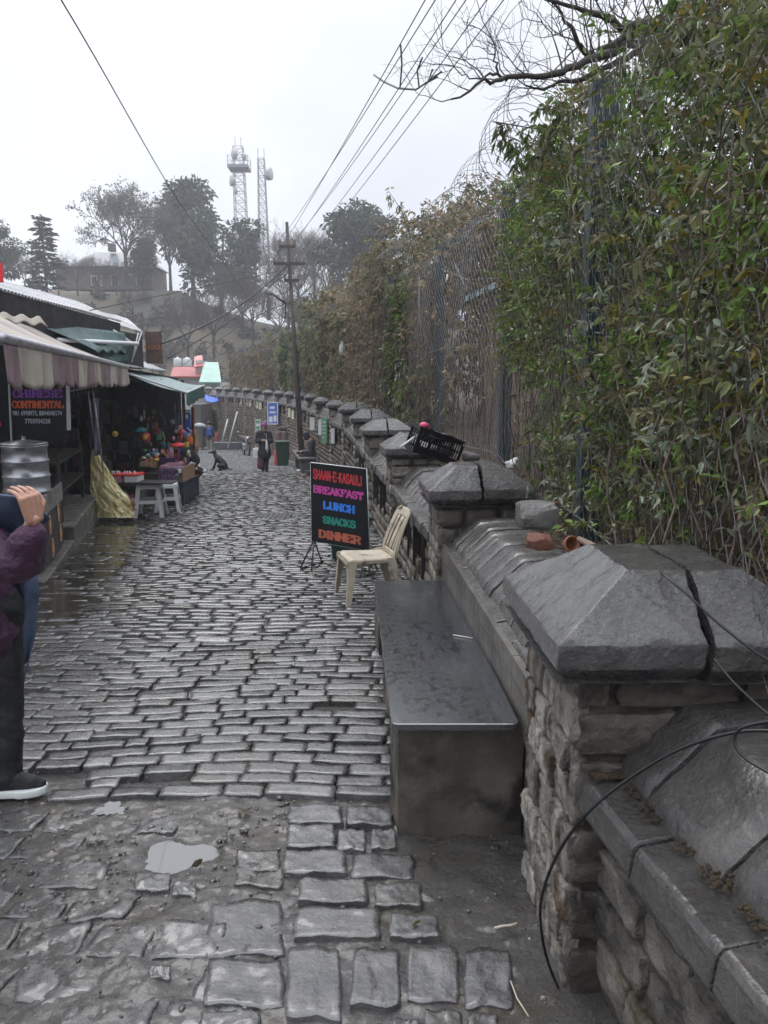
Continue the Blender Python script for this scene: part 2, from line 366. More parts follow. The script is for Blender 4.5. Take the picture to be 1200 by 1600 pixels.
# hand-laid larger setts in front of the bench
def pxs(l, t, r, b, ju=0):
    A = PZ(l, b); B = PZ(r, b); C = PZ(r, t); D = PZ(l, t)
    O = (A+B+C+D)/4; ax = ((B+C)-(A+D))/4; ay = ((C+D)-(A+B))/4
    stone(mb, O+Vector((0,0,-.012)), ax*.97, ay*.95, (0,0,1), R.uniform(.014, .02), 16, 12, .05, .006, R.random(), 0, .04, 9, (R.gauss(0, .002), R.gauss(0, .002)))
for q in [(110,185,330,258),(335,190,520,268),(112,258,300,350),(305,275,415,362),(430,275,530,360),(95,355,340,450),(350,365,600,465),(150,465,425,560),(440,472,630,575),(125,570,480,692),(495,590,690,690),(105,705,325,1005),(355,715,545,955),(560,705,765,940),(775,715,965,960),(510,985,620,1100),(630,955,780,1100),(790,965,910,1090),(330,1010,500,1110)]:
    pxs(400+q[0]/2.4, 1180+q[1]/2.4, 400+q[2]/2.4, 1180+q[3]/2.4)
for q in [(780,525,1070,742),(765,752,1060,940),(885,345,1050,432),(640,465,735,520),(500,430,640,500),(740,945,980,1040),(560,780,640,830)]:
    a = (q[0]/2.4, 1180+q[1]/2.4, q[2]/2.4, 1180+q[3]/2.4)
    A = PZ(a[0], a[3]); B = PZ(a[2], a[3]); C = PZ(a[2], a[1]); D = PZ(a[0], a[1])
    stone(mb, (A+B+C+D)/4+Vector((0,0,-.018)), ((B+C)-(A+D))/4, ((C+D)-(A+B))/4, (0,0,1), .012, 16, 12, .1, .007, .35, 0, .03, 5)
for j in range(11):
    y = 1.15+j*.172+R.uniform(-.02,.02); x = -2.7+R.uniform(0,.2)
    while x < -.5:
        w = R.uniform(.17,.3)
        if R.random() < .8 and abs(x+w/2+.8)+abs(y-2.64)*1.2 > .34 and y < 2.98-.25*abs(x+1.4):
            cx = x+w/2; cy = y+.03*math.sin(x*2)
            ax = Vector((w/2-.008, R.uniform(-.01,.01), 0)); ay = Vector((R.uniform(-.01,.01), .082, SLOPE*.082))
            stone(mb, (cx, cy, SLOPE*cy-.020+R.uniform(-.006,.004)), ax, ay, (0,0,1), R.uniform(.006,.012), 14, 10, .14, .010, R.uniform(0,.6), 0, .03, 4, (R.gauss(0,.003), R.gauss(0,.003)))
        x += w
struct(mb.build('cobbled_road', M['cobble']))
def blob(cx, cy, rx, ry, z, seed, n=48, am=.22):
    vs = [(cx, cy, z)]
    for i in range(n):
        a = 2*PI*i/n; r = 1+am*math.sin(3*a+seed)+am*.6*math.sin(7*a+seed*2)+am*.4*math.sin(13*a+seed)
        vs.append((cx+rx*r*math.cos(a), cy+ry*r*math.sin(a), z))
    return vs, [(0, i+1, (i+1) % n+1) for i in range(n)]
mb = MB(); mb.add(*blob(-.80, 2.64, .30, .24, SLOPE*2.66-.036, 1.2)); struct(mb.build('puddle_water', M['water']))
for px, py, rx, ry, sd in ((370,886,.26,.13,.4),(455,1035,.1,.07,2.2),(172,1262,.06,.05,3),(540,975,.16,.05,1),(320,1088,.12,.06,5),(410,735,.9,.25,4),(430,806,.4,.3,2),(300,940,.3,.06,7)):
    mb = MB(); c = PZ(px, py); mb.add(*blob(c.x, c.y, rx, ry, float(zstreet(c.x, c.y))+(.0015 if c.y > 3.2 else -.006), sd)); struct(mb.build('puddle_water', M['water']))
# murky gutter film on the shop side
mb = MB()
def film(u, v):
    y = 3.3+v*19; xr = float(np.interp(y, [3, 4.2, 5.5, 8.66, 13, 22.5], [-1.9, -1.65, -1.75, -2.2, -3.7, -5.4]))+.12*math.sin(y*2.1)+.06*math.sin(y*5.3); xl = xr-2.6
    x = xl+(xr-xl)*u; return Vector((x, y, SLOPE*y-.0448+.012*float(nz(x, y, 0, 1.1))*float(sst(3, 5, y))+.001*math.sin(y*9)))
mb.grid(film, 24, 150, smooth=True); struct(mb.build('gutter_water', M['film']))
# ------------------------------------------------------------------ terrain
def hill(x, y):
    px = x/np.maximum(y, 1)*1200+600
    crest = np.interp(px, [-1600, -300, 60, 290, 345, 400, 470, 700, 1100, 3000], [14, 15.5, 16.6, 16.4, 14, 11.8, 10.5, 12, 14, 14])
    base = np.where(y < 60, SLOPE*y, SLOPE*60)-.3
    base = base-1.2*sst(56, 70, y)
    h = base+(crest+4)*sst(74, 128, y)-3*sst(135, 220, y)
    return h+.5*nz(x, y, 0, .11)*sst(65, 90, y)
mb = MB()
xs = np.linspace(-420, 420, 211); ys = np.concatenate([np.linspace(-20, 56, 20), np.linspace(58, 240, 92), np.linspace(260, 900, 12)])
X, Y = np.meshgrid(xs, ys); Z = hill(X, Y)
I = np.arange(X.size).reshape(X.shape)
mb.arr(np.stack([X, Y, Z], -1).reshape(-1, 3), np.stack([I[:-1,:-1], I[:-1,1:], I[1:,1:], I[1:,:-1]], -1).reshape(-1, 4), 0, None, True)
struct(mb.build('terrain', M['grass']))
# ------------------------------------------------------------------ the stone wall
W = thing('boundary_wall', 'long wet stone wall with hipped pillar caps along the cobbled lane', 'wall', (FK[0].x, FK[0].y, 0))
NP = len(FK)
def frame(k):
    a = FK[max(k-1, 0)]; b = FK[min(k+1, NP-1)]
    if k == 0: b = FK[1]; a = FK[0]-Vector((.0, .0, 0))
    t = Vector((b.x-a.x, b.y-a.y, 0)).normalized(); n = Vector((-t.y, t.x, 0))   # n towards street
    return t, n
def capstone(mb, O, t, s, w, l, ins, zt, lip, res, seed, split=None, mat=0):
    """hipped stone. O near-street corner at lip top; s = away from street, t along. ins=(street, near, away, far) slopes"""
    a0, a1 = (0, w) if split is None else split
    left = a0 < .01; right = a1 > w-.01
    p0 = ins[0] if left else a0; p1 = w-ins[2] if right else a1; q0 = ins[1]; q1 = l-ins[3]
    O = np.array(O); t = np.array(t); s = np.array(s)
    gl = .012*nz(np.array([seed]), 0, 0)[0]
    def patch(c, nu, nv):
        u, v = np.meshgrid(np.linspace(0, 1, nu+1), np.linspace(0, 1, nv+1)); c = [np.array(q, float) for q in c]
        P = c[0]*((1-u)*(1-v))[..., None]+c[1]*(u*(1-v))[..., None]+c[2]*(u*v)[..., None]+c[3]*((1-u)*v)[..., None]
        x, y, z = P[..., 0], P[..., 1], P[..., 2]
        top = (z > .0005)
        ez = .0045*nz(x*1+seed, y, z+seed, 15)+.003*np.abs(nz(x+seed, y, z, 37))-.0025*np.abs(nz(x+seed, y*1.3, z, 71))
        wob = .008*nz(y+seed, z, seed, 11)+.004*nz(y+seed, z, seed, 31)
        gx = np.zeros_like(x)
        if not right: gx = np.where(x > a1-.002, wob*1.6-.004, gx)
        if not left: gx = np.where(x < a0+.002, wob*1.6+.004, gx)
        ox = np.where(np.abs(x-a0) < .002, 1, 0)*(1 if left else 0)+np.where(np.abs(x-a1) < .002, 1, 0)*(1 if right else 0)
        x2 = x+gx+ox*wob*.7; y2 = y+np.where((y < .002) | (y > l-.002), .007*nz(x+seed, z, 3, 12)+.003*nz(x+seed, z, 3, 33), 0)
        z2 = z+ez*np.where(z > -.03, 1, .6)
        V = O+x2[..., None]*s+y2[..., None]*t+z2[..., None]*np.array([0, 0, 1.])
        I = np.arange((nu+1)*(nv+1)).reshape(nv+1, nu+1)
        mb.arr(V.reshape(-1, 3), np.stack([I[:-1,:-1], I[:-1,1:], I[1:,1:], I[1:,:-1]], -1).reshape(-1, 4), mat, None, True)
    nx, ny = res; k = max(2, nx//2)
    T = zt
    patch([(p0,q0,T),(p1,q0,T),(p1,q1,T),(p0,q1,T)], nx, ny//2)
    patch([(a0,0,0),(a1,0,0),(p1,q0,T),(p0,q0,T)], nx, k)
    patch([(p0,q1,T),(p1,q1,T),(a1,l,0),(a0,l,0)], nx, k)
    if left: patch([(a0,0,0),(p0,q0,T),(p0,q1,T),(a0,l,0)], k, ny)
    if right: patch([(p1,q0,T),(a1,0,0),(a1,l,0),(p1,q1,T)], k, ny)
    c = .035; L1 = lip*.62
    for z0, z1, i0, i1 in ((0, -L1, 0, 0), (-L1, -lip, 0, c)):
        def cor(x, y, z, i): return (x+(i if x < .01 and left else 0)-(i if x > w-.01 and right else 0), y+(i if y < .01 else 0)-(i if y > l-.01 else 0), z)
        for A, Bq in (((a0,0),(a1,0)), ((a1,0),(a1,l)), ((a1,l),(a0,l)), ((a0,l),(a0,0))):
            n1 = ny if A[0] == Bq[0] else nx
            patch([cor(*A, z1, i1), cor(*Bq, z1, i1), cor(*Bq, z0, i0), cor(*A, z0, i0)], n1, max(1, k//3))
    for x_, on in ((a0, not left), (a1, not right)):       # cut face above lip level
        if on: patch([(x_,0,0),(x_,l,0),(x_,q1,T),(x_,q0,T)], ny, k)
    patch([(a0,0,-lip+.002),(a0,l,-lip+.002),(a1,l,-lip+.002),(a1,0,-lip+.002)], 2, 2)
def wb(o, k):
    if k < 3:
        m = o.modifiers.new('w', 'WELD'); m.merge_threshold = .0012
        m = o.modifiers.new('b', 'BEVEL'); m.width = .009 if k == 0 else .007; m.segments = 3; m.limit_method = 'ANGLE'; m.angle_limit = math.radians(24)
UPV = Vector((0, 0, 1))
PIL = []
for k in range(NP):
    t, n = frame(k); s = -n; F0 = FK[k]
    if k == 0: wd, ln = .80, .74
    elif k < 4: wd, ln = .80, .70
    elif k < 6: wd, ln = .82, .62
    elif k == 6: wd, ln = .62, .6
    else: wd, ln = .50, .55
    lip = .10; zt = .165 if k < 6 else .13
    C = F0+s*.075+t*.075; w2, l2 = wd-.15, ln-.15
    g = gz(0, C.y)-.05; Hh = F0.z-lip-g
    core = MB(); e = .02
    P = [C+s*e+t*e, C+s*(w2-e)+t*e, C+s*(w2-e)+t*(l2-e), C+s*e+t*(l2-e)]
    core.hexa([Vector((p.x, p.y, g-.3)) for p in P]+[Vector((p.x, p.y, F0.z-lip+.01)) for p in P], mat=1)
    rs = (16, 14) if k == 0 else ((6, 5) if k < 3 else (3, 3))
    rg = .008 if k == 0 else .005
    B0 = Vector((C.x, C.y, g))
    sp = .30 if k == 0 else .24
    masonry(core, B0+s*e, t, UPV, n, l2, lambda u: Hh-.005, .135, .17 if k == 0 else .2, .02, rs, rg, 0, jit=.06)          # street face
    masonry(core, B0+t*e, s, UPV, -t, w2, lambda u: Hh-.005, .17 if k == 0 else .16, sp*1.5 if k == 0 else sp, .022, rs, rg, 2 if k < 2 else 0, jit=.05)   # near face
    pl = core.build('pillar', [M['plaster'] if k == 0 else M['wallst'], M['mortar'], M['pstone']], W)
    WM[pl.name] = WM[W.name]
    top = Vector((F0.x, F0.y, F0.z)); res = (26, 34) if k == 0 else ((16, 18) if k < 3 else (6, 6))
    ins = (.22*wd/.8, .15*ln/.74, .26*wd/.8, .25*ln/.74)
    if k < 6:
        hw = wd*.49
        c1 = MB(); capstone(c1, top, t, s, wd, ln, ins, zt, lip, res, k*3.1+1, (0, hw-.006)); wb(c1.build('cap_stone', M['cap'], pl), k)
        c2 = MB(); capstone(c2, top+UPV*(.005 if k else -.008), t, s, wd, ln, ins, zt*1.02, lip, res, k*5.3+2, (hw+.006, wd)); wb(c2.build('cap_stone', M['cap'], pl), k)
    else:
        c1 = MB(); capstone(c1, top, t, s, wd, ln, ins, zt, lip, res, k*3.1+1); c1.build('cap_stone', M['cap'], pl)
    PIL.append((C, t, s, w2, l2))
def panel(A, B, zA, zB, s, k, wd, niche):
    """wall panel with saddleback coping from A to B (cap-line points), lip heights zA,zB; s points away from the street"""
    d = Vector((B.x-A.x, B.y-A.y, 0)); L = d.length; t = d/L
    zf = lambda u: lerp(zA, zB, u/L)
    near = k <= 1; sc = wd/.8
    off = .13 if k != 1 else .11
    body = MB(); g = lambda p: gz(0, p.y)-.05
    pa = A+s*(off+.025); pb = B+s*(off+.025); qa = A+s*(wd-.12); qb = B+s*(wd-.12)
    def bodybox(u0, u1, z0f, z1f, m=1):
        P = [pa+t*u0, pa+t*u1, qa+t*u1, qa+t*u0]
        lo = [Vector((p.x, p.y, z0f(p, u))) for p, u in zip(P, (u0, u1, u1, u0))]; hi = [Vector((p.x, p.y, z1f(p, u))) for p, u in zip(P, (u0, u1, u1, u0))]
        body.hexa([lo[1], lo[0], lo[3], lo[2], hi[1], hi[0], hi[3], hi[2]], mat=m)
    ztop = lambda p, u: zf(u)-.42
    zlow = lambda p, u: gz(0, p.y)-.3
    nich = []
    if niche:       # two openings with solid below
        zh = lambda p, u: zf(u)-.52
        zs = lambda p, u: zf(u)-.52-niche
        m = L/2; o1 = (.55, m-.14); o2 = (m+.14, L-.55)
        bodybox(0, L, zlow, zs); bodybox(0, L, zh, ztop)
        for a, b in ((0, o1[0]), (o1[1], o2[0]), (o2[1], L)): bodybox(a, b, zs, zh)
        P = [pa+s*.22, pa+s*.22+t*L, qa+t*L, qa]
        body.hexa([Vector((p.x, p.y, zs(p, u))) for p, u in zip([P[1], P[0], P[3], P[2]], (L, 0, 0, L))]+[Vector((p.x, p.y, zh(p, u))) for p, u in zip([P[1], P[0], P[3], P[2]], (L, 0, 0, L))], mat=3)
        nich = [o1, o2]
    else: bodybox(0, L, zlow, ztop)
    p0 = A+s*(off+.025); g0 = gz(0, p0.y)-.08; p0 = Vector((p0.x, p0.y, g0)); slope = (gz(0, B.y)-gz(0, A.y))/L
    def inn(u, v):
        z = g0+v
        if not nich: return False
        return any(a-.03 < u < b+.03 for a, b in nich) and zf(u)-.52-niche < z < zf(u)-.52
    hi_part = .95
    if k != 1:
        tt = t
        body2 = body
        masonry(body2, p0, tt, UPV, -s, L, lambda u: zf(u)-.52-g0, .12 if k else .15, .26 if k else .22, .022 if k else .02, (16, 12) if k == 0 else ((5, 4) if k < 5 else (3, 3)), .008 if k == 0 else .004, 0 if k < 5 else 2, bot=inn)
    bo = body.build('wall_panel', [M['nearst'] if k == 0 else M['wallst'], M['mortar'], M['brownst'], M['mortar']], W); WM[bo.name] = WM[W.name]
    # coping: ledge, sloping slabs, flat ridge
    cp = MB(); n = max(3, int(L/.24)) if k < 6 else 4
    x = [off-.07, off-.06, .165, .175, .36, .60, wd-.02] if sc > .9 else [off-.07, off-.06, .13, .14, .23, .32, wd-.02]
    z = [-.50, -.40, -.385, -.375, -.20, -.195, -.42]
    if k == 1: x[0] = off+.02; x[1] = off+.02
    q = .30 if k < 6 else .6
    nl = max(2, int(L/q))
    for i in range(nl):          # ledge slabs
        u0 = L*i/nl+.004; u1 = L*(i+1)/nl-.004; j = R.uniform(-.012, .012) if k else R.uniform(-.006, .006); dz = R.uniform(-.006, .006)
        nuu = 10 if k == 0 else 3
        def sec(u):
            Q = A+t*u; zz = zf(u); wob = .006*float(nz(u*3+k, i, 0, 3))
            return [Vector((Q.x, Q.y, 0))+s*a+UPV*(zz+b+dz) for a, b in ((x[0]+.012+j, z[0]), (x[0]+j+wob, z[0]+.015), (x[1]+j+wob, z[1]-.015), (x[1]+.014+j, z[1]), (x[2]+.05, z[2]), (x[2]+.05, z[0]))]
        rings = [sec(u0+(u1-u0)*a/nuu) for a in range(nuu+1)]; vs = [p for r in rings for p in r]; fs = []
        for a in range(nuu):
            for b in range(6): fs.append((a*6+b, a*6+(b+1) % 6, (a+1)*6+(b+1) % 6, (a+1)*6+b))
        fs.append((5,4,3,2,1,0)); fs.append(tuple(nuu*6+b for b in range(6)))
        cp.add(vs, fs, tone=R.random(), smooth=False)
    i = 0; u = 0
    while u < L-.02:             # raked slabs
        w = (R.uniform(.2, .42) if k == 0 else R.uniform(.14, .26)) if k < 6 else .4
        u1 = min(u+w, L)
        if L-u1 < .1: u1 = L
        j = R.uniform(-.008, .008); jt = R.uniform(0, .022)
        nn, mm = (10, 14) if k < 2 else (3, 4)
        def fn(a, b, u=u, u1=u1, j=j, jt=jt, i=i):
            uu = u+.005+(u1-u-.01)*a
            aa = b*1.35
            if aa <= 1: xx = lerp(x[3]+j, x[4], aa); zz = lerp(z[3], z[4], aa)
            else: xx = lerp(x[4], x[5], (aa-1)/.35); zz = lerp(z[4], z[5], (aa-1)/.35)-.004
            e = .012*((abs(2*a-1))**8)+(.02 if b < .01 else 0)+(.006*max(0, 1-abs(aa-1)*8))
            Q = A+t*uu; zz += zf(uu)+jt-e+.004*float(nz(uu*9, aa*4, k, 2.1))+.002*float(nz(uu*9, aa*4, k, 6))
            return Vector((Q.x, Q.y, zz))+s*xx
        tn = R.random(); b0 = cp.n(); cp.grid(fn, nn, mm, tone=tn, smooth=True)
        bot = [fn(a/nn, b/mm)-UPV*.1 for (a, b) in [(q_, 0) for q_ in range(nn+1)]]
        # side skirts
        for (ed) in ([(0, b) for b in range(mm+1)], [(nn, b) for b in range(mm+1)], [(q_, 0) for q_ in range(nn+1)]):
            top = [fn(a/nn, b/mm) for a, b in ed]; vs = top+[p-UPV*.09 for p in top]; m_ = len(ed)
            cp.add(vs, [(q_, q_+1, m_+q_+1, m_+q_) for q_ in range(m_-1)], tone=tn)
        u = u1; i += 1
    # back of ridge
    Q0, Q1 = A, A+t*L
    def vv(Q, a, b, uu): return Vector((Q.x, Q.y, zf(uu)+b))+s*a
    cp.add([vv(Q0, x[5]-.01, z[5]-.01, 0), vv(Q1, x[5]-.01, z[5]-.01, L), vv(Q1, x[6], z[6], L), vv(Q0, x[6], z[6], 0)], [(0,1,2,3)])
    cp.add([vv(Q0, x[3]+.03, z[3]-.03, 0), vv(Q1, x[3]+.03, z[3]-.03, L), vv(Q1, x[4], z[4]-.035, L), vv(Q0, x[4], z[4]-.035, 0), vv(Q1, x[5], z[5]-.02, L), vv(Q0, x[5], z[5]-.02, 0)], [(0,1,2,3),(3,2,4,5)])
    cp.build('coping', M['cope'], bo, bevel=.007 if k < 3 else 0)
    if k == 1:   # slate splash-back above the bench
        tb = MB(); rows = 3; cols = 7
        for r in range(rows):
            for c in range(cols):
                u0, u1 = L*c/cols+.003, L*(c+1)/cols-.003
                h0 = .42+r*.14; pts = []
                for uu, v0 in ((u0, 0), (u1, 0), (u1, 1), (u0, 1)):
                    Q = A+t*uu; base = gz(0, Q.y)+.40; top = zf(uu)-.40
                    zz = lerp(base, top, (r+v0)/rows)+(.003 if v0 == 0 else -.003); pts.append(Vector((Q.x, Q.y, zz))+s*(off+.0))
                bk = [p+s*.03 for p in pts]
                tb.add(pts+bk, [(0,1,2,3),(4,5,1,0),(3,2,6,7),(1,5,6,2),(4,0,3,7)], tone=R.random())
        tb.build('splash_tile', M['tile'], bo)
    if niche and k < 5:
        fr = MB()
        for a, b in nich:
            for uu in (a+.06, b-.06):
                Q = A+t*uu+s*(off-.0); fr.box((Q.x, Q.y, zf(uu)-.54-niche/2), (.035, .05, niche+.02))
            Q = A+t*((a+b)/2)+s*off
            Pm = [A+t*(a+.08)+s*off, A+t*(b-.08)+s*off]
            fr.tube([Vector((Pm[0].x, Pm[0].y, zf(a)-.55)), Vector((Pm[1].x, Pm[1].y, zf(b)-.55))], .018, 4)
        fr.build('iron_frame', M['iron'], bo)
M['iron'] = mat('black_iron', (.01,.01,.011), (.025,.024,.024), 20, (.3, .5), .2, 40)
t0, n0 = frame(0)
tN = Vector((-.13, 1, 0)).normalized(); sN = Vector((tN.y, -tN.x, 0))
Bn = FK[0]+Vector((.02, .09, 0)); An = Bn-tN*1.75
panel(Vector((An.x, An.y, 0)), Vector((Bn.x, Bn.y, 0)), FK[0].z+.06, FK[0].z, sN, 0, .8, 0)
for k in range(NP-1):
    C, t, s, w2, l2 = PIL[k]; C2 = PIL[k+1][0]
    A = FK[k]+t*(.075+l2-.02); B = FK[k+1]+PIL[k+1][1]*(.075+.02)
    d = Vector((B.x-A.x, B.y-A.y, 0)).normalized(); ss = Vector((d.y, -d.x, 0))
    panel(A, B, FK[k].z, FK[k+1].z, ss, k+1, .8 if k < 5 else .5, 0 if k == 0 else (.42 if k < 12 else .34))
mb = MB()      # moss seam on the near coping
for i in range(1000):
    a = R.random()**.8
    if math.sin(a*17+1.5*math.sin(a*41)) < -.35: continue
    Q = Bn-tN*(.1+1.2*a)+sN*(.165+R.gauss(0, .004+.014*abs(math.sin(a*9+math.sin(a*23))))); r = R.uniform(.0015, .0048)
    mb.ball((Q.x, Q.y, lerp(FK[0].z, FK[0].z+.06, a)-.381+R.uniform(-.004, .004)+max(0, (Q.x-(Bn-tN*(.1+1.2*a)+sN*.175).x))*.9), (r*1.3, r*1.5, r*.6), 7)
for i in range(240):
    Q = FK[0]+sN*(.12+.22*R.random())+Vector((0, .04-.03*R.random(), 0)); r = R.uniform(.003, .007)
    mb.ball((Q.x, Q.y, FK[0].z-.375+.0*i), (r*1.6, r*1.2, r*.7), 7)
tag(mb.build('moss', M['moss']), 'rusty brown moss in the joints of the nearest coping', 'moss', kind='stuff')
# ------------------------------------------------------------------ earth bank behind the wall
mb = MB(); ys = np.concatenate([np.linspace(-1, 10, 90), np.linspace(10.4, 60, 100)]); rows = []
for y in ys:
    f = fline(max(y, FK[0].y)); x0 = (wallx(y))+(.45 if y < 16 else .3); zt = f.z-.20+.02*0
    u = np.linspace(0, 1, 44)**1.6*40
    xx = x0+u; zz = zt+.10*sst(.3, .9, u)+.035*nz(xx, y, 0, 3.3)*sst(.2, .5, u)+.02*nz(xx, y, 2, 11)+.16*sst(1.5, 3, u)+1.3*sst(3, 9, u)+u*.05-.02
    rows.append(np.stack([xx, np.full(44, y), zz], -1))
V = np.concatenate(rows); I = np.arange(len(V)).reshape(len(ys), 44)
mb.arr(V, np.stack([I[:-1,:-1], I[:-1,1:], I[1:,1:], I[1:,:-1]], -1).reshape(-1, 4), 0, None, True)
struct(mb.build('earth_bank', M['soil']))
# ------------------------------------------------------------------ granite bench against the wall
c = [PZ(612,1131,.48), PZ(812,1131,.48), PZ(702,907,.48), PZ(585,907,.48)]
B = thing('stone_bench', 'wet black granite slab bench on a stained cement base beside the nearest pillar', 'bench', (c[0].x, c[0].y, gz(0, c[0].y)))
def rc(P, r, n=6):
    out = []
    for i in range(len(P)):
        p = P[i]; a = (P[i-1]-p).normalized(); b = (P[(i+1) % len(P)]-p).normalized()
        for j in range(n+1):
            q = j/n; out.append((p+a*r*(1-q)**1.6+b*r*q**1.6))
    return out
P = rc(c, .022); n = len(P); mb = MB()
vs = [p-UPV*.026 for p in P]+[p-UPV*.003 for p in P]+[p+((c[0]+c[2])/2-p).normalized()*.004 for p in P]
mb.add(vs, [tuple(range(n))[::-1], tuple(range(2*n, 3*n))]+[(j*n+i, j*n+(i+1) % n, (j+1)*n+(i+1) % n, (j+1)*n+i) for j in (0, 1) for i in range(n)])
mb.build('slab_top', M['granite'], B)
mb = MB(); o = [PZ(623,1131,.455), PZ(812,1131,.455), PZ(706,907,.455), PZ(590,910,.455)]
def supp(mb, y0, y1, x0, x1, nn=22):
    def face(A, Bv, z1=.453):
        Bv2 = Bv
        def fn(u, v):
            p = A.lerp(Bv2, u); nrm = Vector((Bv2.y-A.y, A.x-Bv2.x, 0)).normalized(); edge = min(u, 1-u)
            q = p+nrm*(.004*float(nz(u*3+y0, v*3, 1, 2.5))+(.006*float(nz(v*4, y0, 0, 9)) if edge < .02 else 0))
            return Vector((q.x, q.y, gz(0, p.y)-.03+(z1+.03)*v))
        mb.grid(fn, nn, nn, smooth=True)
    a, b, c_, d = Vector((x0, y0, 0)), Vector((x1, y0, 0)), Vector((x1-.04, y1, 0)), Vector((x0-.03, y1, 0))
    face(a, b); face(b, c_); face(c_, d); face(d, a)
supp(mb, o[0].y+.012, o[0].y+.22, o[0].x, o[1].x+.02)
mb.build('cement_support', M['render'], B)
mb = MB(); supp(mb, 3.95, 4.2, o[0].x-.03, o[1].x, 10); mb.build('cement_support', M['render'], B)
mb = MB(); supp(mb, o[3].y-.3, o[3].y-.05, o[3].x+.01, o[2].x, 10); mb.build('cement_support', M['render'], B)
# ------------------------------------------------------------------ foliage tools
def proj(p):
    x, y, z = p[0], p[1], p[2]-EYE
    f = y*CT-z*ST; up = y*ST+z*CT
    return (600+1200*x/f, 800-1200*up/f)
def inpoly(p, P):
    x, y = p; c = False; j = len(P)-1
    for i in range(len(P)):
        if (P[i][1] > y) != (P[j][1] > y) and x < (P[j][0]-P[i][0])*(y-P[i][1])/(P[j][1]-P[i][1])+P[i][0]: c = not c
        j = i
    return c
def leafset(mb, P, D, L, Wd, tone, mat=0, droop=.25, seed=1):
    """P (n,3) bases, D (n,3) directions; two-panel folded leaves"""
    rs = np.random.RandomState(seed); P = np.asarray(P); D = np.asarray(D, float); n = len(P)
    if n == 0: return
    D = D/np.maximum(np.linalg.norm(D, axis=1, keepdims=True), 1e-6)
    rv = rs.normal(size=(n, 3)); S = np.cross(D, rv); S /= np.maximum(np.linalg.norm(S, axis=1, keepdims=True), 1e-6)
    Nn = np.cross(D, S); L = np.broadcast_to(L, n)[:, None]; Wd = np.broadcast_to(Wd, n)[:, None]
    dz = np.array([0, 0, -1.])
    a = P; t = P+D*L+dz*droop*L
    m1 = P+D*L*.33+dz*droop*.12*L; m2 = P+D*L*.68+dz*droop*.45*L
    f = Nn*Wd*.25
    V = np.stack([a, m1+S*Wd*.5+f, m2+S*Wd*.38+f, t, m2-S*Wd*.38+f, m1-S*Wd*.5+f], 1).reshape(-1, 3)
    b = np.arange(n)[:, None]*6
    Q = np.concatenate([b+np.array([0, 1, 2, 3]), b+np.array([0, 3, 4, 5])], 1).reshape(-1, 4)
    mb.arr(V, Q, mat, np.repeat(tone, 2), True)
def rand_unit(rs, n):
    v = rs.normal(size=(n, 3)); return v/np.linalg.norm(v, axis=1, keepdims=True)
def sprays(mb, stem, roots, dirs, length, nleaf, L, Wd, seed, droop=.5, tone=(.2, .9), mats=(0,), spread=.8, stem_r=.0018, nstem=None):
    rs = np.random.RandomState(seed); PP = []; DD = []; TT = []; MM = []
    for i, (p, d) in enumerate(zip(roots, dirs)):
        p = np.array(p, float); d = np.array(d, float); d /= np.linalg.norm(d); ln = length*rs.uniform(.5, 1.3)
        tn = rs.uniform(*tone); pts = [p.copy()]; q = p.copy(); m = mats[rs.randint(len(mats))]
        for s in range(5):
            d = d+np.array([0, 0, -droop*.28])+rs.normal(size=3)*.12; d /= np.linalg.norm(d); q = q+d*ln/5; pts.append(q.copy())
        pts = np.array(pts); k = max(3, int(nleaf*rs.uniform(.6, 1.3))); tt = np.sort(rs.uniform(.08, 1, k))*5
        ii = np.minimum(tt.astype(int), 4); fr = (tt-ii)[:, None]; B = pts[ii]*(1-fr)+pts[ii+1]*fr; dr = pts[ii+1]-pts[ii]; dr /= np.linalg.norm(dr, axis=1, keepdims=True)
        o = rand_unit(rs, k)*spread; PP.append(B); DD.append(dr*.7+o+np.array([0, 0, -.25])); TT.append(np.clip(tn+rs.normal(size=k)*.15, 0, 1)); MM.append(np.full(k, m))
        if stem is not None and (nstem is None or i % nstem == 0): stem.tube([tuple(x) for x in pts[::1]], [stem_r*1.4]*3+[stem_r]*3, 3, cap=False)
    if not PP: return
    P = np.concatenate(PP); D = np.concatenate(DD); T = np.concatenate(TT); Mi = np.concatenate(MM); sc = rs.uniform(.6, 1.25, len(P))
    for m in set(mats):
        k = Mi == m; leafset(mb, P[k], D[k], L*sc[k], Wd*sc[k], T[k], m, seed=seed+m)
LK = dict(trans=.28, spec=.35)
M['leaf'] = mat('green_leaf', (.07,.135,.022), (.17,.24,.05), 3, (.3, .5), tone=.65, **LK)
M['leaf2'] = mat('dull_green_leaf', (.10,.125,.05), (.19,.21,.085), 3, (.35, .6), tone=.6, **LK)
M['leafp'] = mat('pale_leaf', (.22,.26,.18), (.3,.34,.25), 3, (.4, .6), tone=.4, **LK)
M['leafy'] = mat('yellowing_leaf', (.2,.16,.03), (.14,.12,.03), 3, (.4, .6), tone=.4, **LK)
M['leafb'] = mat('dry_brown_leaf', (.19,.14,.085), (.29,.225,.14), 3, (.5, .8), tone=.6, **LK)
M['leafo'] = mat('olive_leaf', (.14,.135,.07), (.2,.185,.11), 3, (.4, .7), tone=.6, **LK)
M['bark'] = mat('wet_bark', (.03,.024,.02), (.075,.062,.052), 12, (.5, .8), .6, 60, tone=.3)
M['vine'] = mat('dry_vine', (.06,.042,.03), (.14,.1,.075), 12, (.5, .8), tone=.6)
M['wire'] = mat('galvanised_wire', (.10,.105,.11), (.22,.225,.23), 30, (.35, .55), metal=.3)
M['post'] = mat('dark_green_post', (.012,.03,.034), (.03,.05,.055), 6, (.35, .6), .3, 40, c3=(.08,.05,.03), s3=9, p3=.66)
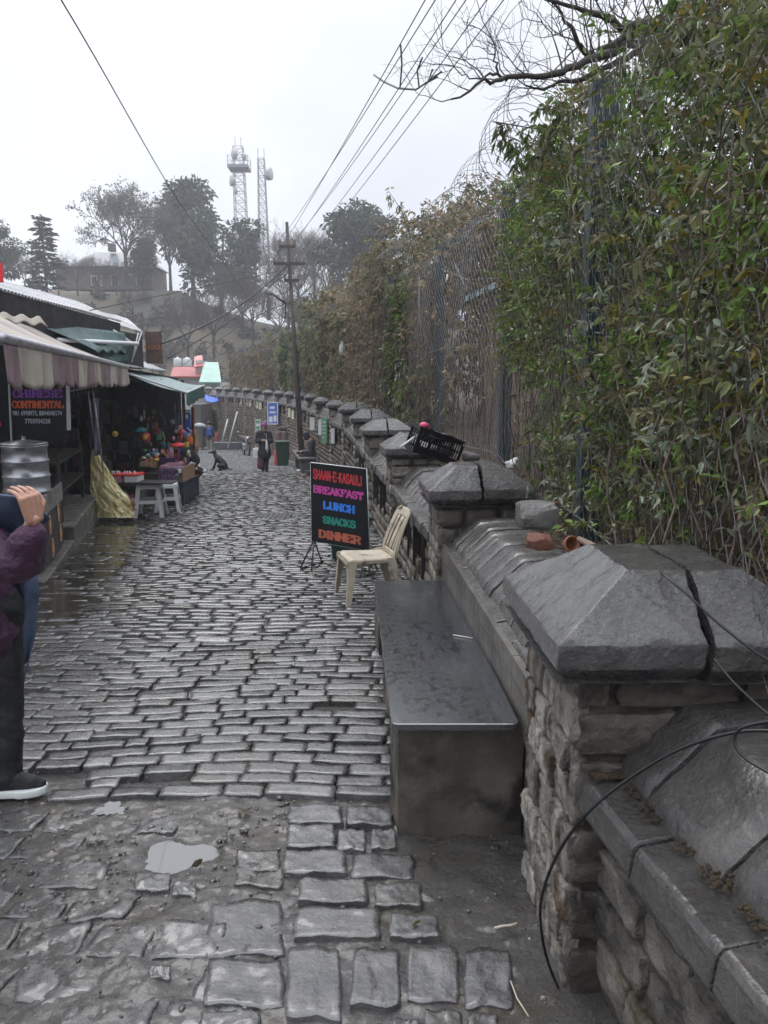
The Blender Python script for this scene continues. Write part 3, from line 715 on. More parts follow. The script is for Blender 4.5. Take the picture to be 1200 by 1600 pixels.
M['tan'] = mat('tan_plaster', (.17,.12,.09), (.28,.21,.165), 2.5, (.6, .8), .4, 20, c3=(.09,.07,.055), s3=1.6, p3=.55)
M['bluetin'] = mat('pale_blue_tin', (.3,.45,.52), (.4,.52,.58), 3, (.3, .5))
# ------------------------------------------------------------------ chain-link fence
FL = [(.4, 1.07), (4.4, 1.19), (8.3, 1.295), (12.2, .87)]
for y in np.arange(15.8, 54, 3.5): FL.append((float(y), wallx(float(y))+float(np.interp(y, [15, 19, 24], [.95, .8, .75]))))
def fx(y): return float(np.interp(y, [a for a, b in FL], [b for a, b in FL]))
def fz0(y): return fline(max(y, 1.9)).z-.20
def fz1(y): return float(np.interp(y, [0, 4.4, 8.3, 12.2, 20, 54], [2.8, 3.12, 3.50, 3.62, 3.5, 3.35]))
FE = thing('chain_link_fence', 'tall chain-link fence on dark green posts topped with a wire coil, behind the stone wall', 'fence', (1.19, 4.4, fz0(4.4)))
for i, (y, x) in enumerate(FL):
    if y < 1 or y > 53: continue
    a = .065 if i < 4 else .045; mb = MB(); z0, z1 = fz0(y)-.15, fz1(y)+.05
    # angle-iron post: two flanges
    mb.hexa([(x-a, y-a, z0), (x+a, y-a, z0), (x+a, y-a+.012, z0), (x-a, y-a+.012, z0)]+[(x-a-.02, y-a, z1), (x+a-.02, y-a, z1), (x+a-.02, y-a+.012, z1), (x-a-.02, y-a+.012, z1)])
    mb.hexa([(x-a, y-a+.013, z0), (x-a+.012, y-a+.013, z0), (x-a+.012, y+a, z0), (x-a, y+a, z0)]+[(x-a-.02, y-a+.013, z1), (x-a-.008, y-a+.013, z1), (x-a-.008, y+a, z1), (x-a-.02, y+a, z1)])
    if i > 3: mb.tube([(x-.02, y, z1-.02), (x-.22, y, z1+.32)], .018, 4)
    mb.build('post', M['post'], FE)
mb = MB()
def zig(y0, y1, p, r, off=-.10):
    V = []; Fq = []; n = int((y1-y0)/p)
    for k in range(n):
        y = y0+k*p; z = fz0(y)+.05; zt = fz1(y); m = int((zt-z)/p); base = len(V)
        for i in range(m+1):
            sgn = 1 if (i+k) % 2 else -1; yy = y+p*.5*sgn*1.02; yy = yy+.012*math.sin(i*.7+y*3); xx = fx(yy)+off+.03*math.sin(yy*2.1+i*.13)+.004*sgn; zz = z+i*p+.01*math.sin(yy*4)
            for a in range(3): an = 2*PI*a/3; V.append((xx+r*math.cos(an), yy+r*math.sin(an), zz))
        for i in range(m):
            for a in range(3): Fq.append((base+i*3+a, base+i*3+(a+1) % 3, base+(i+1)*3+(a+1) % 3, base+(i+1)*3+a))
    mb.arr(V, Fq)
zig(1.2, 7.5, .07, .0017); zig(7.5, 14, .07, .0026); zig(14, 24, .09, .0026); zig(24, 52, .16, .004)
mb.build('wire_mesh', M['wire'], FE)
mb = MB()
for dz, dy in ((0, 0), (-.03, .3), (-1.35, 0)):
    pts = [(fx(y)-.075, y, (fz1(y) if dz > -1 else fz0(y)+1.5)+dz+.03*math.sin(y*1.7+dy)) for y in np.arange(1.2, 52, .5)]
    mb.tube(pts, .005, 4)
def pw(P, r, n=5): mb.tube([U(*p) for p in P], r, n)
pw([(1010,330,3.3),(1050,345,3.3),(1075,385,3.3),(1090,415,3.25),(1110,428,3.2),(1150,408,3.1),(1210,403,3.0)], .006)
pw([(930,520,4.3),(980,524,4.3),(1050,525,4.1),(1100,515,4)], .006); pw([(1010,300,3.3),(985,280,3.5),(960,260,3.8)], .004)
pw([(645,560,12),(690,545,12),(765,540,9.5),(800,560,8.2)], .007); pw([(690,420,11.9),(730,437,10.5),(780,435,9.2),(830,425,8)], .008); pw([(655,430,12.4),(655,500,12.3),(672,545,12.2),(690,585,12),(700,580,12)], .008); pw([(710,410,11),(725,445,10.6),(745,456,10.2),(765,452,9.9)], .006)
mb.build('tie_wire', M['wire'], FE)
mb = MB(); pts = []
for i in range(int((50-5.3)/.02)):
    y = 5.3+i*.02; a = y/.26*2*PI; r = .30+.03*math.sin(y*3)
    zc = fz1(y)+.22; pts.append((fx(y)-.12+r*math.cos(a), y+.05*math.sin(a*2.3), zc+r*math.sin(a)))
mb.tube(pts, .003, 3, cap=False)
V = []
for i in range(0, len(pts), 3):
    p = Vector(pts[i]); d = Vector((R.gauss(0, 1), R.gauss(0, 1), R.gauss(0, 1))).normalized()*.02; e = Vector((d.y, -d.x, .004)).normalized()*.003
    mb.add([p-d, p+e, p+d, p-e], [(0,1,2,3)])
mb.build('razor_coil', M['wire'], FE)
# ------------------------------------------------------------------ wall and shed behind the fence
mb = MB()
def rw(y): return fx(y)+.95
for a, b in ((.2, 2.5), (2.5, 4.4), (4.4, 7.0), (7.0, 8.6)):
    mb.hexa([(rw(a), a, .3), (rw(a)+.3, a, .3), (rw(b)+.3, b, .3), (rw(b), b, .3)]+[(rw(a), a, 1.75), (rw(a)+.3, a, 1.75), (rw(b)+.3, b, 1.9), (rw(b), b, 1.9)])
tag(mb.build('garden_wall', M['tan'], None, bevel=.02), 'low tan plastered garden wall half hidden behind the climbers', 'wall')
SH = thing('shed', 'pinkish tan shed with a pale blue tin roof edge seen through the wire mesh', 'shed', (2.1, 9.5, .8))
mb = MB(); mb.hexa([(rw(8.7), 8.7, .6), (rw(8.7)+2.5, 8.7, .6), (rw(13.6)+2.6, 13.6, .6), (rw(13.6)+.1, 13.6, .6)]+[(rw(8.7), 8.7, 3.0), (rw(8.7)+2.5, 8.7, 3.3), (rw(13.6)+2.6, 13.6, 3.3), (rw(13.6)+.1, 13.6, 3.0)]); mb.build('wall', M['tan'], SH)
mb = MB(); a, b = 8.5, 13.8
mb.hexa([(rw(a)-.15, a, 3.0), (rw(a)+2.7, a, 3.4), (rw(b)+2.7, b, 3.4), (rw(b)-.1, b, 3.0)]+[(rw(a)-.15, a, 3.09), (rw(a)+2.7, a, 3.49), (rw(b)+2.7, b, 3.49), (rw(b)-.1, b, 3.09)]); mb.build('roof', M['bluetin'], SH)
mb = MB(); y = 11.2; mb.box((rw(y)+.0, y, 2.6), (.06, .55, .4)); mb.build('window', M['iron'], SH)
# ------------------------------------------------------------------ climbers
def thing_plant(name, label, loc, fol, stem, fmats, smat, group=None, cat='plant'):
    t = thing(name, label, cat, loc, group=group)
    fol.build('foliage', fmats, t)
    if stem is not None: stem.build('stems', smat, t)
    return t
PA = [(1420,-160),(1420,930),(1190,890),(1060,855),(960,838),(900,828),(850,790),(842,690),(858,610),(785,570),(765,500),(795,430),(785,340),(815,290),(850,215),(880,155),(935,130),(1000,112),(1050,60),(1075,0),(1085,-160)]
def curtain(y0, y1, n, seed, back=(-.12, .28)):
    rs = np.random.RandomState(seed); P = []; D = []
    for _ in range(n*60):
        if len(P) >= n: break
        y = rs.uniform(y0, y1); z = rs.uniform(.72, 4.9); x = fx(y)+rs.uniform(*back)
        if z > fz1(y): x += rs.uniform(-.15, .4)
        q = proj((x, y, z))
        if not inpoly(q, PA): continue
        dens = 1.0
        dens *= .10+.90*(nz(y*1.0, z*1.0, seed, 2.6) > -.12)
        if min(abs(y-4.4), abs(y-8.3)) < .16 and z < fz1(y) and rs.rand() < .8: continue
        if q[1] > 640 and q[0] > 960: dens *= .55
        if q[1] > 720 and q[0] > 1000: dens *= .5
        if q[1] < 260: dens *= .5
        if abs(y-4.4) < .26 and x < fx(y)+.06 and z < 3.3: continue
        if abs(y-8.1) < .2 and x < fx(y)+.06 and z < 3.3: continue
        if q[0] < 900 and q[1] > 580: dens *= .5
        if rs.rand() > dens: continue
        P.append((x, y, z)); a = rs.uniform(0, 2*PI)
        D.append((-.2+rs.uniform(-.35, .35), .8*math.cos(a), .2+.6*rs.rand()))
    return P, D
def stemnet(stem, y0, y1, n, seed, zmax=4.2):
    rs = np.random.RandomState(seed)
    for i in range(n):
        y = rs.uniform(y0, y1); z = fz0(y); x = fx(y)+rs.uniform(-.12, .5); pts = []; dy = rs.normal()*.05; top = rs.uniform(1.6, zmax)
        while z < top:
            pts.append((x, y, z)); z += .12; y += dy+rs.normal()*.05; x += rs.normal()*.03; dy += rs.normal()*.012
        if len(pts) > 3: r = rs.uniform(.0015, .0055); stem.tube(pts, [r*(1-.6*k/len(pts)) for k in range(len(pts))], 4, cap=False, tone=rs.rand())
GN = 'leafy climbers hanging through the chain-link fence'
FM = [M['leaf'], M['leaf2'], M['leafp'], M['leafy'], M['leafb']]
for (y0, y1, n, sd, lab, L, Wd) in ((1.9, 3.3, 900, 21, 'dense leafy climber pouring over the fence at the right edge, nearest of the climbers', .040, .0155), (3.3, 5.2, 1300, 22, 'green leafy climber wrapped round the thick dark fence post', .044, .017), (5.2, 7.9, 1250, 23, 'bright green leafy climber bulging from the fence behind the cracked second cap', .047, .018)):
    fol = MB(); st = MB(); P, D = curtain(y0, y1, n, sd)
    sprays(fol, st, P, D, .30, 15, L, Wd, sd, droop=.6, spread=1.2, mats=(0, 0, 0, 0, 1, 1, 1, 2, 2, 5, 5, 3) if sd != 23 else (0, 0, 0, 0, 1, 1, 3), nstem=2)
    P, D = curtain(y0, y1, int(n*.35), sd+30, (.05, .8)); sprays(fol, None, P, D, .4, 16, L*1.15, Wd*1.3, sd+7, droop=.8, tone=(0, .5), mats=(1, 1, 0, 4))
    stemnet(st, y0, y1, 70, sd)
    thing_plant('climber', lab, (fx((y0+y1)/2), (y0+y1)/2, fz0(y0)), fol, st, FM+[M['leafo']], M['vine'], GN)
# overhanging sprays on the left of the curtain
fol = MB(); st = MB()
for P_ in ([(860,205,5.4),(830,200,5.4),(800,195,5.3),(770,190,5.3)], [(870,230,5.6),(840,225,5.5),(815,222,5.5),(790,212,5.5)], [(880,190,5.4),(850,235,5.4),(825,250,5.4)], [(900,170,5.2),(880,180,5.2),(862,190,5.2)]):
    pts = [U(*p) for p in P_]; st.tube(pts, .004, 4)
    for a, b in zip(pts, pts[1:]):
        for k in range(4): p = a.lerp(b, R.random()); sprays(fol, st, [tuple(p)], [(R.uniform(-.8, .2), R.uniform(-.5, .5), R.uniform(-.6, .3))], .16, 9, .07, .018, R.randint(1, 9999), droop=1.3, mats=(1, 1, 0), tone=(0, .5))
thing_plant('overhanging_branch', 'thin leafy branch sticking out over the fence beside the wire coil', tuple(U(870,230,5.5)), fol, st, FM, M['bark'])
# tall bush mass behind the climbers
fol = MB(); st = MB(); rs = np.random.RandomState(4); P = []; D = []
for _ in range(40000):
    if len(P) >= 330: break
    y = rs.uniform(2.6, 7); z = rs.uniform(1.8, 5.6); x = fx(y)+rs.uniform(.5, 2.6); q = proj((x, y, z))
    if q[0] < 900 and q[1] < 200 or not inpoly(q, PA): continue
    if nz(y, z, x, 2.0) < .05: continue
    P.append((x, y, z)); D.append(tuple(rand_unit(rs, 1)[0]+np.array([-.3, 0, .3])))
sprays(fol, st, P, D, .45, 16, .05, .017, 40, droop=.9, tone=(0, .6), mats=(1, 1, 0, 4), nstem=2)
for i in range(26):
    y = rs.uniform(2.5, 7); p = Vector((fx(y)+rs.uniform(.6, 1.8), y, .9)); pts = [p.copy()]; d = Vector((rs.normal()*.15, rs.normal()*.15, 1))
    for k in range(12): p = p+d*.3; d = (d*.9+Vector((rs.normal()*.09+.015, rs.normal()*.1, .1))).normalized(); pts.append(p.copy())
    r = rs.uniform(.012, .035); st.tube(pts, [r*(1-.8*k/15) for k in range(15)], 5, cap=False)
thing_plant('tall_bush', 'tall dark bush standing behind the climbers at the upper right', (2.4, 4.5, .9), fol, st, FM, M['bark'])
# ------------------------------------------------------------------ bare tree reaching over the fence
TR = thing('bare_tree', 'gnarled leafless tree whose limbs reach over the fence at the top right', 'tree', tuple(U(1120,420,6.2)))
lm = MB(); tw = MB()
def twigs(mb, p, d, ln, r, lev, rs, up=.25, n=3, wig=.18, sp=.7, seg=4, thick=None):
    pts = [p.copy()]; q = p.copy(); dd = d.copy()
    for i in range(seg):
        dd = (dd+Vector((rs.normal()*wig, rs.normal()*wig, rs.normal()*wig+up*.1))).normalized(); q = q+dd*ln/seg; pts.append(q.copy())
    (thick if thick is not None and r > .05 else mb).tube(pts, [max(r*(1-.55*i/seg), .3*r) for i in range(seg+1)], 4 if lev > 1 else 3, cap=False)
    if lev <= 0: return
    for i in range(n):
        t = rs.uniform(.35, 1) if i else 1.0; k = min(int(t*seg), seg-1); b = pts[k].lerp(pts[k+1], t*seg-k)
        side = Vector(rand_unit(rs, 1)[0]); nd = (dd*(1-sp*.45)+side*sp+Vector((0, 0, up))).normalized()
        twigs(mb, b, nd, ln*rs.uniform(.55, .8), r*.58, lev-1, rs, up, n, wig, sp, seg, thick)
rs = np.random.RandomState(9)
limbs = [([(1150,60,5.8),(1040,35,5.6),(1000,38,5.5),(945,30,5.4),(905,8,5.3),(840,-8,5.2)], .05), ([(1100,60,5.8),(1040,40,5.7),(985,50,5.6),(950,78,5.5),(915,88,5.5),(900,60,5.4),(880,25,5.4),(850,-5,5.3)], .045), ([(1120,80,5.8),(1035,62,5.7),(960,80,5.5),(900,103,5.3),(850,118,5.2),(790,122,5.1),(760,128,5.0),(705,155,4.9)], .042), ([(1100,90,5.8),(1010,80,5.6),(950,100,5.5),(895,128,5.4),(850,135,5.3),(820,133,5.2)], .03), ([(790,124,5.1),(778,112,5.1),(772,85,5.1),(768,60,5.1)], .010), ([(778,116,5.1),(750,118,5.0),(722,118,4.9)], .008), ([(1060,20,5.8),(1080,-40,5.8),(1040,-120,5.8)], .05), ([(1200,240,6.2),(1150,120,6.0),(1100,60,5.8),(1040,35,5.7)], .09), ([(1180,470,6.3),(1195,330,6.3),(1200,240,6.2)], .12)]
for P_, r in limbs:
    k = max(1, len(P_)); pts = [U(*p) for p in P_]; fine = []
    for a, b in zip(pts, pts[1:]):
        for j in range(4): fine.append(a.lerp(b, j/4)+Vector((rs.normal(), rs.normal(), rs.normal()))*.011)
    fine.append(pts[-1]); m = len(fine); lm.tube(fine, [r*(1-.93*(i/m)**.8)*(1+.06*rs.normal())+.0015 for i in range(m)], 7)
    if r < .06:
        for i in range(4, m, 2):
            d = Vector((rs.uniform(-.9, -.1), rs.normal()*.5, rs.uniform(-.15, 1))).normalized()
            twigs(tw, fine[i], d, rs.uniform(.15, .38), max(.004, r*.22*(1-.6*i/m)), 2, rs, .2, 3, .2)
lm.build('trunk', M['bark'], TR); tw.build('crown', M['bark'], TR)
# ------------------------------------------------------------------ dry vines on the mesh
def vines(y0, y1, n, seed, lab, col=(4,), leaves=300, hang=True, group='dry vines hanging on the far fence'):
    rs = np.random.RandomState(seed); st = MB(); fol = MB()
    for i in range(n):
        y = rs.uniform(y0, y1); x = fx(y)+rs.uniform(-.12, .12); z = fz1(y)-rs.uniform(0, .3); bot = fz0(y)+rs.uniform(0, 1.4)*rs.rand(); pts = []
        while z > bot: pts.append((x, y, z)); z -= .14; y += rs.normal()*.018; x += rs.normal()*.012
        if len(pts) > 2: st.tube(pts, rs.uniform(.003, .007)*(1+(y0 > 14)*.7), 3, cap=False, tone=rs.rand())
    P = []; D = []
    for i in range(leaves):
        y = rs.uniform(y0, y1); P.append((fx(y)+rs.uniform(-.2, .1), y, rs.uniform(fz0(y), fz1(y)+.2))); D.append((-.3, rs.normal()*.5, rs.normal()*.5))
    sprays(fol, None, P, D, .3, 10, .05+.0012*y0, .02+.0006*y0, seed, mats=col)
    thing_plant('dry_vine', lab, (fx(y0), y0, fz0(y0)), fol, st, FM+[M['leafo']], M['vine'], group)
vines(7.9, 12.2, 60, 51, 'brown leafless vines threaded through the mesh in front of the tan shed', (4, 4, 5), 70, group='dry vines on the fence')
vines(12.3, 14.2, 60, 52, 'thin grey vines on the mesh between the post and the green creeper', (4, 5), 90)
vines(16.2, 21.5, 620, 53, 'curtain of reddish dry vines on the fence right of the far white canister', (4, 4, 5), 700)
vines(21.5, 30, 620, 54, 'brownish vine curtain on the fence behind the leaning utility pole', (4, 5, 1), 900)
vines(40, 52, 420, 55, 'faded dry vines on the farthest stretch of fence', (4, 4, 5), 500)
def bush(name, lab, c, rad, n, L, mats, seed, tone=(.1, .9), group=None, droop=.6, stems=14, cat='shrub', ln=.35, nl=14, pred=None):
    rs = np.random.RandomState(seed); fol = MB(); st = MB(); P = []; D = []
    c = Vector(c)
    if c.x < fx(c.y)+.1: c.x = fx(c.y)+.1
    for _ in range(n*8):
        if len(P) >= n: break
        v = rand_unit(rs, 1)[0]*rs.uniform(.25, 1)**.5; p = np.array([c.x+v[0]*rad[0], c.y+v[1]*rad[1], c.z+v[2]*rad[2]])
        if nz(p[0], p[1], p[2], 1.6/max(rad[0], .5)+.5) < -.28: continue
        if p[0] < fx(p[1])-.12 or p[2] < fz0(p[1])+.28: continue
        P.append(tuple(p)); D.append(tuple(v+np.array([0, 0, .35])+rs.normal(size=3)*.3))
    sprays(fol, None, P, D, ln, nl, L, L*.34, seed, droop=droop, tone=tone, mats=mats)
    for i in range(stems):
        v = rand_unit(rs, 1)[0]; a = Vector((c.x+rs.normal()*.05, c.y+rs.normal()*.05, c.z-rad[2])); b = Vector((c.x+v[0]*rad[0]*.8, c.y+v[1]*rad[1]*.8, c.z+abs(v[2])*rad[2]*.8)); m = (a+b)/2+Vector((rs.normal()*.08, 0, .1))
        st.tube([a, m, b], [.02*rad[2]/1.2, .012*rad[2]/1.2, .004], 4, cap=False)
    return thing_plant(name, lab, (c.x, c.y, c.z-rad[2]), fol, st, FM+[M['leafo']], M['bark'], group, cat)
bush('creeper', 'tall column of dark green creeper on the fence left of the plastic crate', (fx(14.8)-.12, 14.8, 2.2), (.34, .62, 1.35), 420, .10, (0, 0, 1, 1, 5), 61, cat='plant', tone=(0, .8))
bush('creeper', 'small olive creeper at the fence foot below the grey vines', (fx(13.2)-.1, 13.2, 1.25), (.25, .5, .5), 110, .08, (5, 1), 62, cat='plant')
GS = 'shrubs along the far fence'
for i, (px, y, zc, rx, rz, mt, lb) in enumerate(((490, 27, 2.2, .9, 1.25, (0, 1, 1, 5), 'dark green shrub just right of the utility pole behind the wall'), (452, 31, 2.0, 1.0, 1.0, (5, 1, 4), 'olive shrub just left of the utility pole behind the wall'), (403, 37, 2.2, .9, 1.45, (1, 1, 0), 'dull green conical shrub behind the wall above the blue board'), (520, 23, 2.3, .6, 1.2, (5, 1, 4), 'yellowish green shrub under the white canister on the fence'), (425, 34, 2.0, .9, .95, (5, 4, 1), 'brown green shrub between the conical shrub and the pole'))):
    X = fx(y)+.25; bush('shrub', lb, (X, y, zc+.35), (rx*.7, rx, rz), 330, .17, mt, 70+i, group=GS, tone=(0, .8))
bush('shrub', 'orange dry shrub low behind the far end of the wall', (U(373,600,42).x+.2, 42, 1.7), (.7, .7, .5), 130, .2, (4,), 79, group=GS, tone=(.7, 1))
# brown thicket rising above the fence
GB = 'brown thicket above the fence'
for i, (px, py, y, rx, rz, mt, n, lb) in enumerate(((735, 395, 16, 1.0, .85, (4, 5, 4), 520, 'rusty brown thicket crown above the fence left of the wire coil'), (665, 425, 17, 1.2, .95, (5, 4, 5), 650, 'olive brown thicket bulging over the fence corner'), (770, 350, 17, .8, .8, (4, 5, 2), 300, 'greyish brown thicket top behind the post with the coil'), (610, 465, 21, 1.5, .85, (4, 4, 5), 560, 'pinkish brown dry thicket over the vine curtain'), (560, 490, 26, 1.3, .8, (4, 4, 5), 420, 'pale brown dry thicket left of the fence corner'), (515, 525, 31, 1.7, 1.5, (1, 5, 5), 620, 'green thicket rising behind the fence right of the pole'), (455, 560, 42, 3.2, 1.2, (5, 4, 1), 500, 'brown scrub behind the fence left of the pole'), (690, 520, 15.5, .8, 1.2, (4, 5), 260, 'dim brown scrub behind the fence post'), (500, 545, 26, 1.2, 1.2, (1, 5), 300, 'low green scrub behind the vine curtain'))):
    c = U(px, py, y); bush('thicket', lb, c, (rx, rx, rz), n, .11 if y < 22 else .17, mt, 90+i, group=GB, tone=(.1, 1), ln=.5, stems=24, cat='shrub')
for i, (P_, lb) in enumerate((([(648,410,13.5),(640,365,13.5),(628,330,13.5),(607,298,13.5)], 'tall nodding shoot with sparse leaves, left of the two above the thicket'), ([(690,400,13.5),(676,370,13.5),(670,340,13.5),(668,322,13.5)], 'short upright shoot with sparse leaves, right of the two above the thicket'))):
    fol = MB(); st = MB(); pts = [U(*p) for p in P_]; st.tube(pts, [.012, .009, .006, .003], 4)
    for a, b in zip(pts, pts[1:]):
        for k in range(9): p = a.lerp(b, R.random()); sprays(fol, None, [tuple(p)], [(R.uniform(-1, 1), R.uniform(-1, 1), R.uniform(-.2, .6))], .16, 6, .09, .026, R.randint(1, 9999), droop=1.4, mats=(5, 1, 4))
    thing_plant('shoot', lb, tuple(pts[0]), fol, st, FM+[M['leafo']], M['bark'], 'leafy shoots above the thicket')
mb = MB(); c = U(535, 545, 22); mb.lathe([(.06,-.18),(.085,-.16),(.09,.0),(.085,.1),(.05,.14),(.05,.2),(.055,.21),(.02,.22)], c, 12); tag(mb.build('canister', flat('offwhite_plastic', (.5,.5,.48), .4), None), 'small off-white plastic canister hung on the vine covered fence', 'canister')
# ------------------------------------------------------------------ litter on the bank
M['rock'] = mat('grey_rock', (.05,.05,.05), (.22,.21,.2), 3, (.4, .7), .8, 30)
M['brick'] = mat('broken_brick', (.12,.045,.03), (.2,.08,.05), 8, (.5, .8), .6, 40)
M['clay'] = mat('clay_pot', (.25,.09,.04), (.33,.13,.07), 8, (.4, .6))
def rock(name, lab, c, r, seed, m, cat='rock', flatn=.8):
    mb = MB(); rs = np.random.RandomState(seed); n = 14
    P = np.concatenate([rand_unit(rs, 6)*.95, np.eye(3), -np.eye(3)]); vs = []; n = 24
    mb2 = MB(); mb2.ball((0,0,0), 1, n); V = np.array(mb2.v)
    k = (V@P.T).max(1)                          # faceted
    V = V/np.maximum(k, .45)[:, None]*.72*np.array([r[0], r[1], r[2]])*1.25
    mb.smooth = False; mb.add([Vector(c)+Vector(v) for v in V], mb2.f, smooth=False)
    return tag(mb.build(name, m, None, bevel=.004), lab, cat)
rock('rock', 'large grey broken stone lying behind the wall beside the brick piece', U(838,806,4.35), (.115, .12, .085), 3, M['rock'])
rock('brick_fragment', 'reddish broken brick chunk lying just below the grey stone', U(842,846,3.75), (.07, .06, .04), 8, M['brick'], 'brick')
rock('brick_fragment', 'small orange brick chip behind the grey stone', U(868,792,4.9), (.05, .05, .04), 9, M['brick'], 'brick')
rock('rock', 'pale stone chip leaning against the fence foot', U(848,745,5.9), (.09, .06, .13), 12, M['tan'])
mb = MB(); c = U(890, 850, 3.75); ax = Matrix.Rotation(math.radians(75), 3, 'X')@Matrix.Rotation(.6, 3, 'Y'); mb.lathe([(.018,-.04),(.028,-.03),(.036,.02),(.042,.03),(.042,.045),(.034,.045),(.026,-.01),(.01,-.02)], c, 18, Matrix.Rotation(-.5, 3, 'Z')@ax); tag(mb.build('clay_pot', M['clay'], None), 'small terracotta pot tipped on its side in the leaf litter', 'pot')
mb = MB(); mb.tube([U(905,842,3.7), U(920,850,3.55), U(938,858,3.4)], [.014, .018, .013], 8); tag(mb.build('broken_stick', M['tan'], None), 'pale broken stick lying right of the terracotta pot', 'stick')
mb = MB(); rs = np.random.RandomState(77); P = []; D = []
for i in range(1500):
    y = rs.uniform(2.5, 9); f = fline(y); x = f.x+rs.uniform(.6, 1.3)+.0; P.append((x, y, f.z-.20+.10*float(sst(.3, .9, x-wallx(y)-.45))+.02)); a = rs.uniform(0, 2*PI); D.append((math.cos(a), math.sin(a), rs.uniform(-.1, .5)))
leafset(mb, P, D, rs.uniform(.02, .07, 1500), rs.uniform(.01, .03, 1500), rs.rand(1500), 0, 0)
tag(mb.build('leaf_litter', M['leafb'], None), 'brown dead leaves and chips strewn along the bank behind the wall', 'leaves', kind='stuff')
# small leaves lying on the lane
mb = None
for px, py, rz, ln, m, lb in ((650,1336,.3,.035,'leafy','curled yellow leaf by the front corner of the bench base'),(675,1344,1.2,.045,'leaf','fresh green leaf right of the curled one by the bench base'),(651,1444,.6,.035,'leafy','yellow green leaf on the stones nearest the camera'),(549,1331,1.5,.025,'leafy','tiny yellow leaf on the setts left of the bench'),(385,1265,.4,.05,'leafb','brown leaf at the edge of the mud'),(376,1275,2.0,.045,'leafb','brown leaf just left of the other one at the edge of the mud'),(441,1259,.1,.05,'leafo','pale green leaf lying against the first row of setts'),(308,1349,.8,.05,'leafb','pinkish dead leaf beside the puddle')):
    mb = MB(); c = PZ(px, py, .012); a = rz; leafset(mb, [c-Vector((math.cos(a), math.sin(a), 0))*ln/2], [(math.cos(a), math.sin(a), .12)], ln, ln*.5, [.9], 0, 0, seed=int(px)); mb2 = MB(); mb2.v = mb.v
    leafset(mb2, [], [], 1, 1, []); tag(mb.build('fallen_leaf', M[m], None, solid=.0006), lb, 'leaf', 'leaves fallen on the lane')
for P_, r, lb in (([(773,1450),(785,1447),(797,1446),(808,1443)], .004, 'pale twisted paper scrap on the ground beside the pillar'), ([(798,1533),(808,1560),(826,1588)], .002, 'thin straw lying on the ground beside the pillar')):
    mb = MB(); mb.tube([PZ(a, b, .014) for a, b in P_], r, 5); tag(mb.build('straw', flat('straw_'+lb[:5].strip(), (.5,.45,.36), .7), None), lb, 'straw')
mb = MB(); mb.tube([PZ(708,992,.486), PZ(738,997,.486)], .003, 5); tag(mb.build('matchstick', flat('white_stick', (.6,.58,.52), .6), None), 'thin white stick lying on the wet granite slab', 'stick')
# ------------------------------------------------------------------ cables
M['rubber'] = flat('black_rubber', (.008,.008,.009), .3)
def smoothpts(P, n=6):
    P = [Vector(p) for p in P]; Q = [P[0]]+P+[P[-1]]; out = []
    for i in range(1, len(Q)-2):
        a, b, c_, d = Q[i-1:i+3]
        for j in range(n):
            t = j/n; out.append(.5*((2*b)+(c_-a)*t+(2*a-5*b+4*c_-d)*t*t+(3*b-3*c_+d-a)*t*t*t))
    out.append(P[-1]); return out
mb = MB(); mb.tube(smoothpts([U(*p) for p in ((1300,1160,1.45),(1215,1143,1.55),(1140,1146,1.62),(1050,1176,1.68),(960,1233,1.72),(905,1285,1.74),(866,1345,1.82),(845,1410,1.90),(848,1470,1.93),(862,1520,1.95),(884,1566,1.97))]), .0042, 8); tag(mb.build('cable', M['rubber'], None), 'black cable running down the nearest pillar to the ground', 'cable')
mb = MB(); mb.tube(smoothpts([U(*p) for p in ((1220,1126,1.5),(1185,1130,1.53),(1155,1140,1.55),(1148,1160,1.55),(1165,1185,1.52),(1210,1212,1.45))]), .0035, 8); tag(mb.build('cable', M['rubber'], None), 'black cable loop resting on the ridge of the nearest coping', 'cable')
mb = MB(); mb.tube(smoothpts([U(*p) for p in ((1230,1050,1.75),(1175,1015,1.80),(1120,972,1.86),(1075,930,1.92),(1040,900,2.0),(1027,880,2.12),(1040,864,2.3),(1075,857,2.45),(1120,861,2.5),(1165,880,2.42),(1230,915,2.2))]), .0035, 8); tag(mb.build('cable', M['rubber'], None), 'black cable curling over the right half of the nearest cap', 'cable')
mb = MB(); mb.tube(smoothpts([U(*p) for p in ((1116,1030,1.82),(1150,1070,1.74),(1205,1120,1.66),(1260,1160,1.6))]), .0035, 8); tag(mb.build('cable', M['rubber'], None), 'black cable hanging out from under the nearest cap', 'cable')
# ------------------------------------------------------------------ materials for the shops
M['conc'] = mat('wet_concrete', (.06,.056,.05), (.16,.15,.135), 4, (.3, .6), .5, 40, c3=(.3,.28,.25), s3=7, p3=.62)
M['darkwood'] = mat('dark_timber', (.012,.01,.009), (.04,.032,.028), 6, (.4, .7), .3, 30)
M['blackwall'] = mat('near_black_wall', (.010,.010,.012), (.028,.026,.028), 2, (.6, .9), .3, 20)  # near-black base colour for the shop walls, ceiling and fascia
M['tin'] = mat('corrugated_tin', (.13,.14,.15), (.28,.29,.31), 1.2, (.25, .45), .15, 30, metal=.2, c3=(.1,.07,.055), s3=1.3, p3=.6)
M['teal'] = mat('teal_tarpaulin', (.03,.075,.07), (.05,.11,.1), 2, (.3, .5), .5, 5, dist=.05)
M['mint'] = mat('pale_green_awning', (.19,.27,.26), (.33,.41,.4), 1.6, (.25, .45), .4, 6, dist=.03, trans=.12)
M['mintedge'] = mat('green_valance', (.04,.12,.1), (.07,.17,.15), 3, (.4, .6), .3, 8, trans=.2)
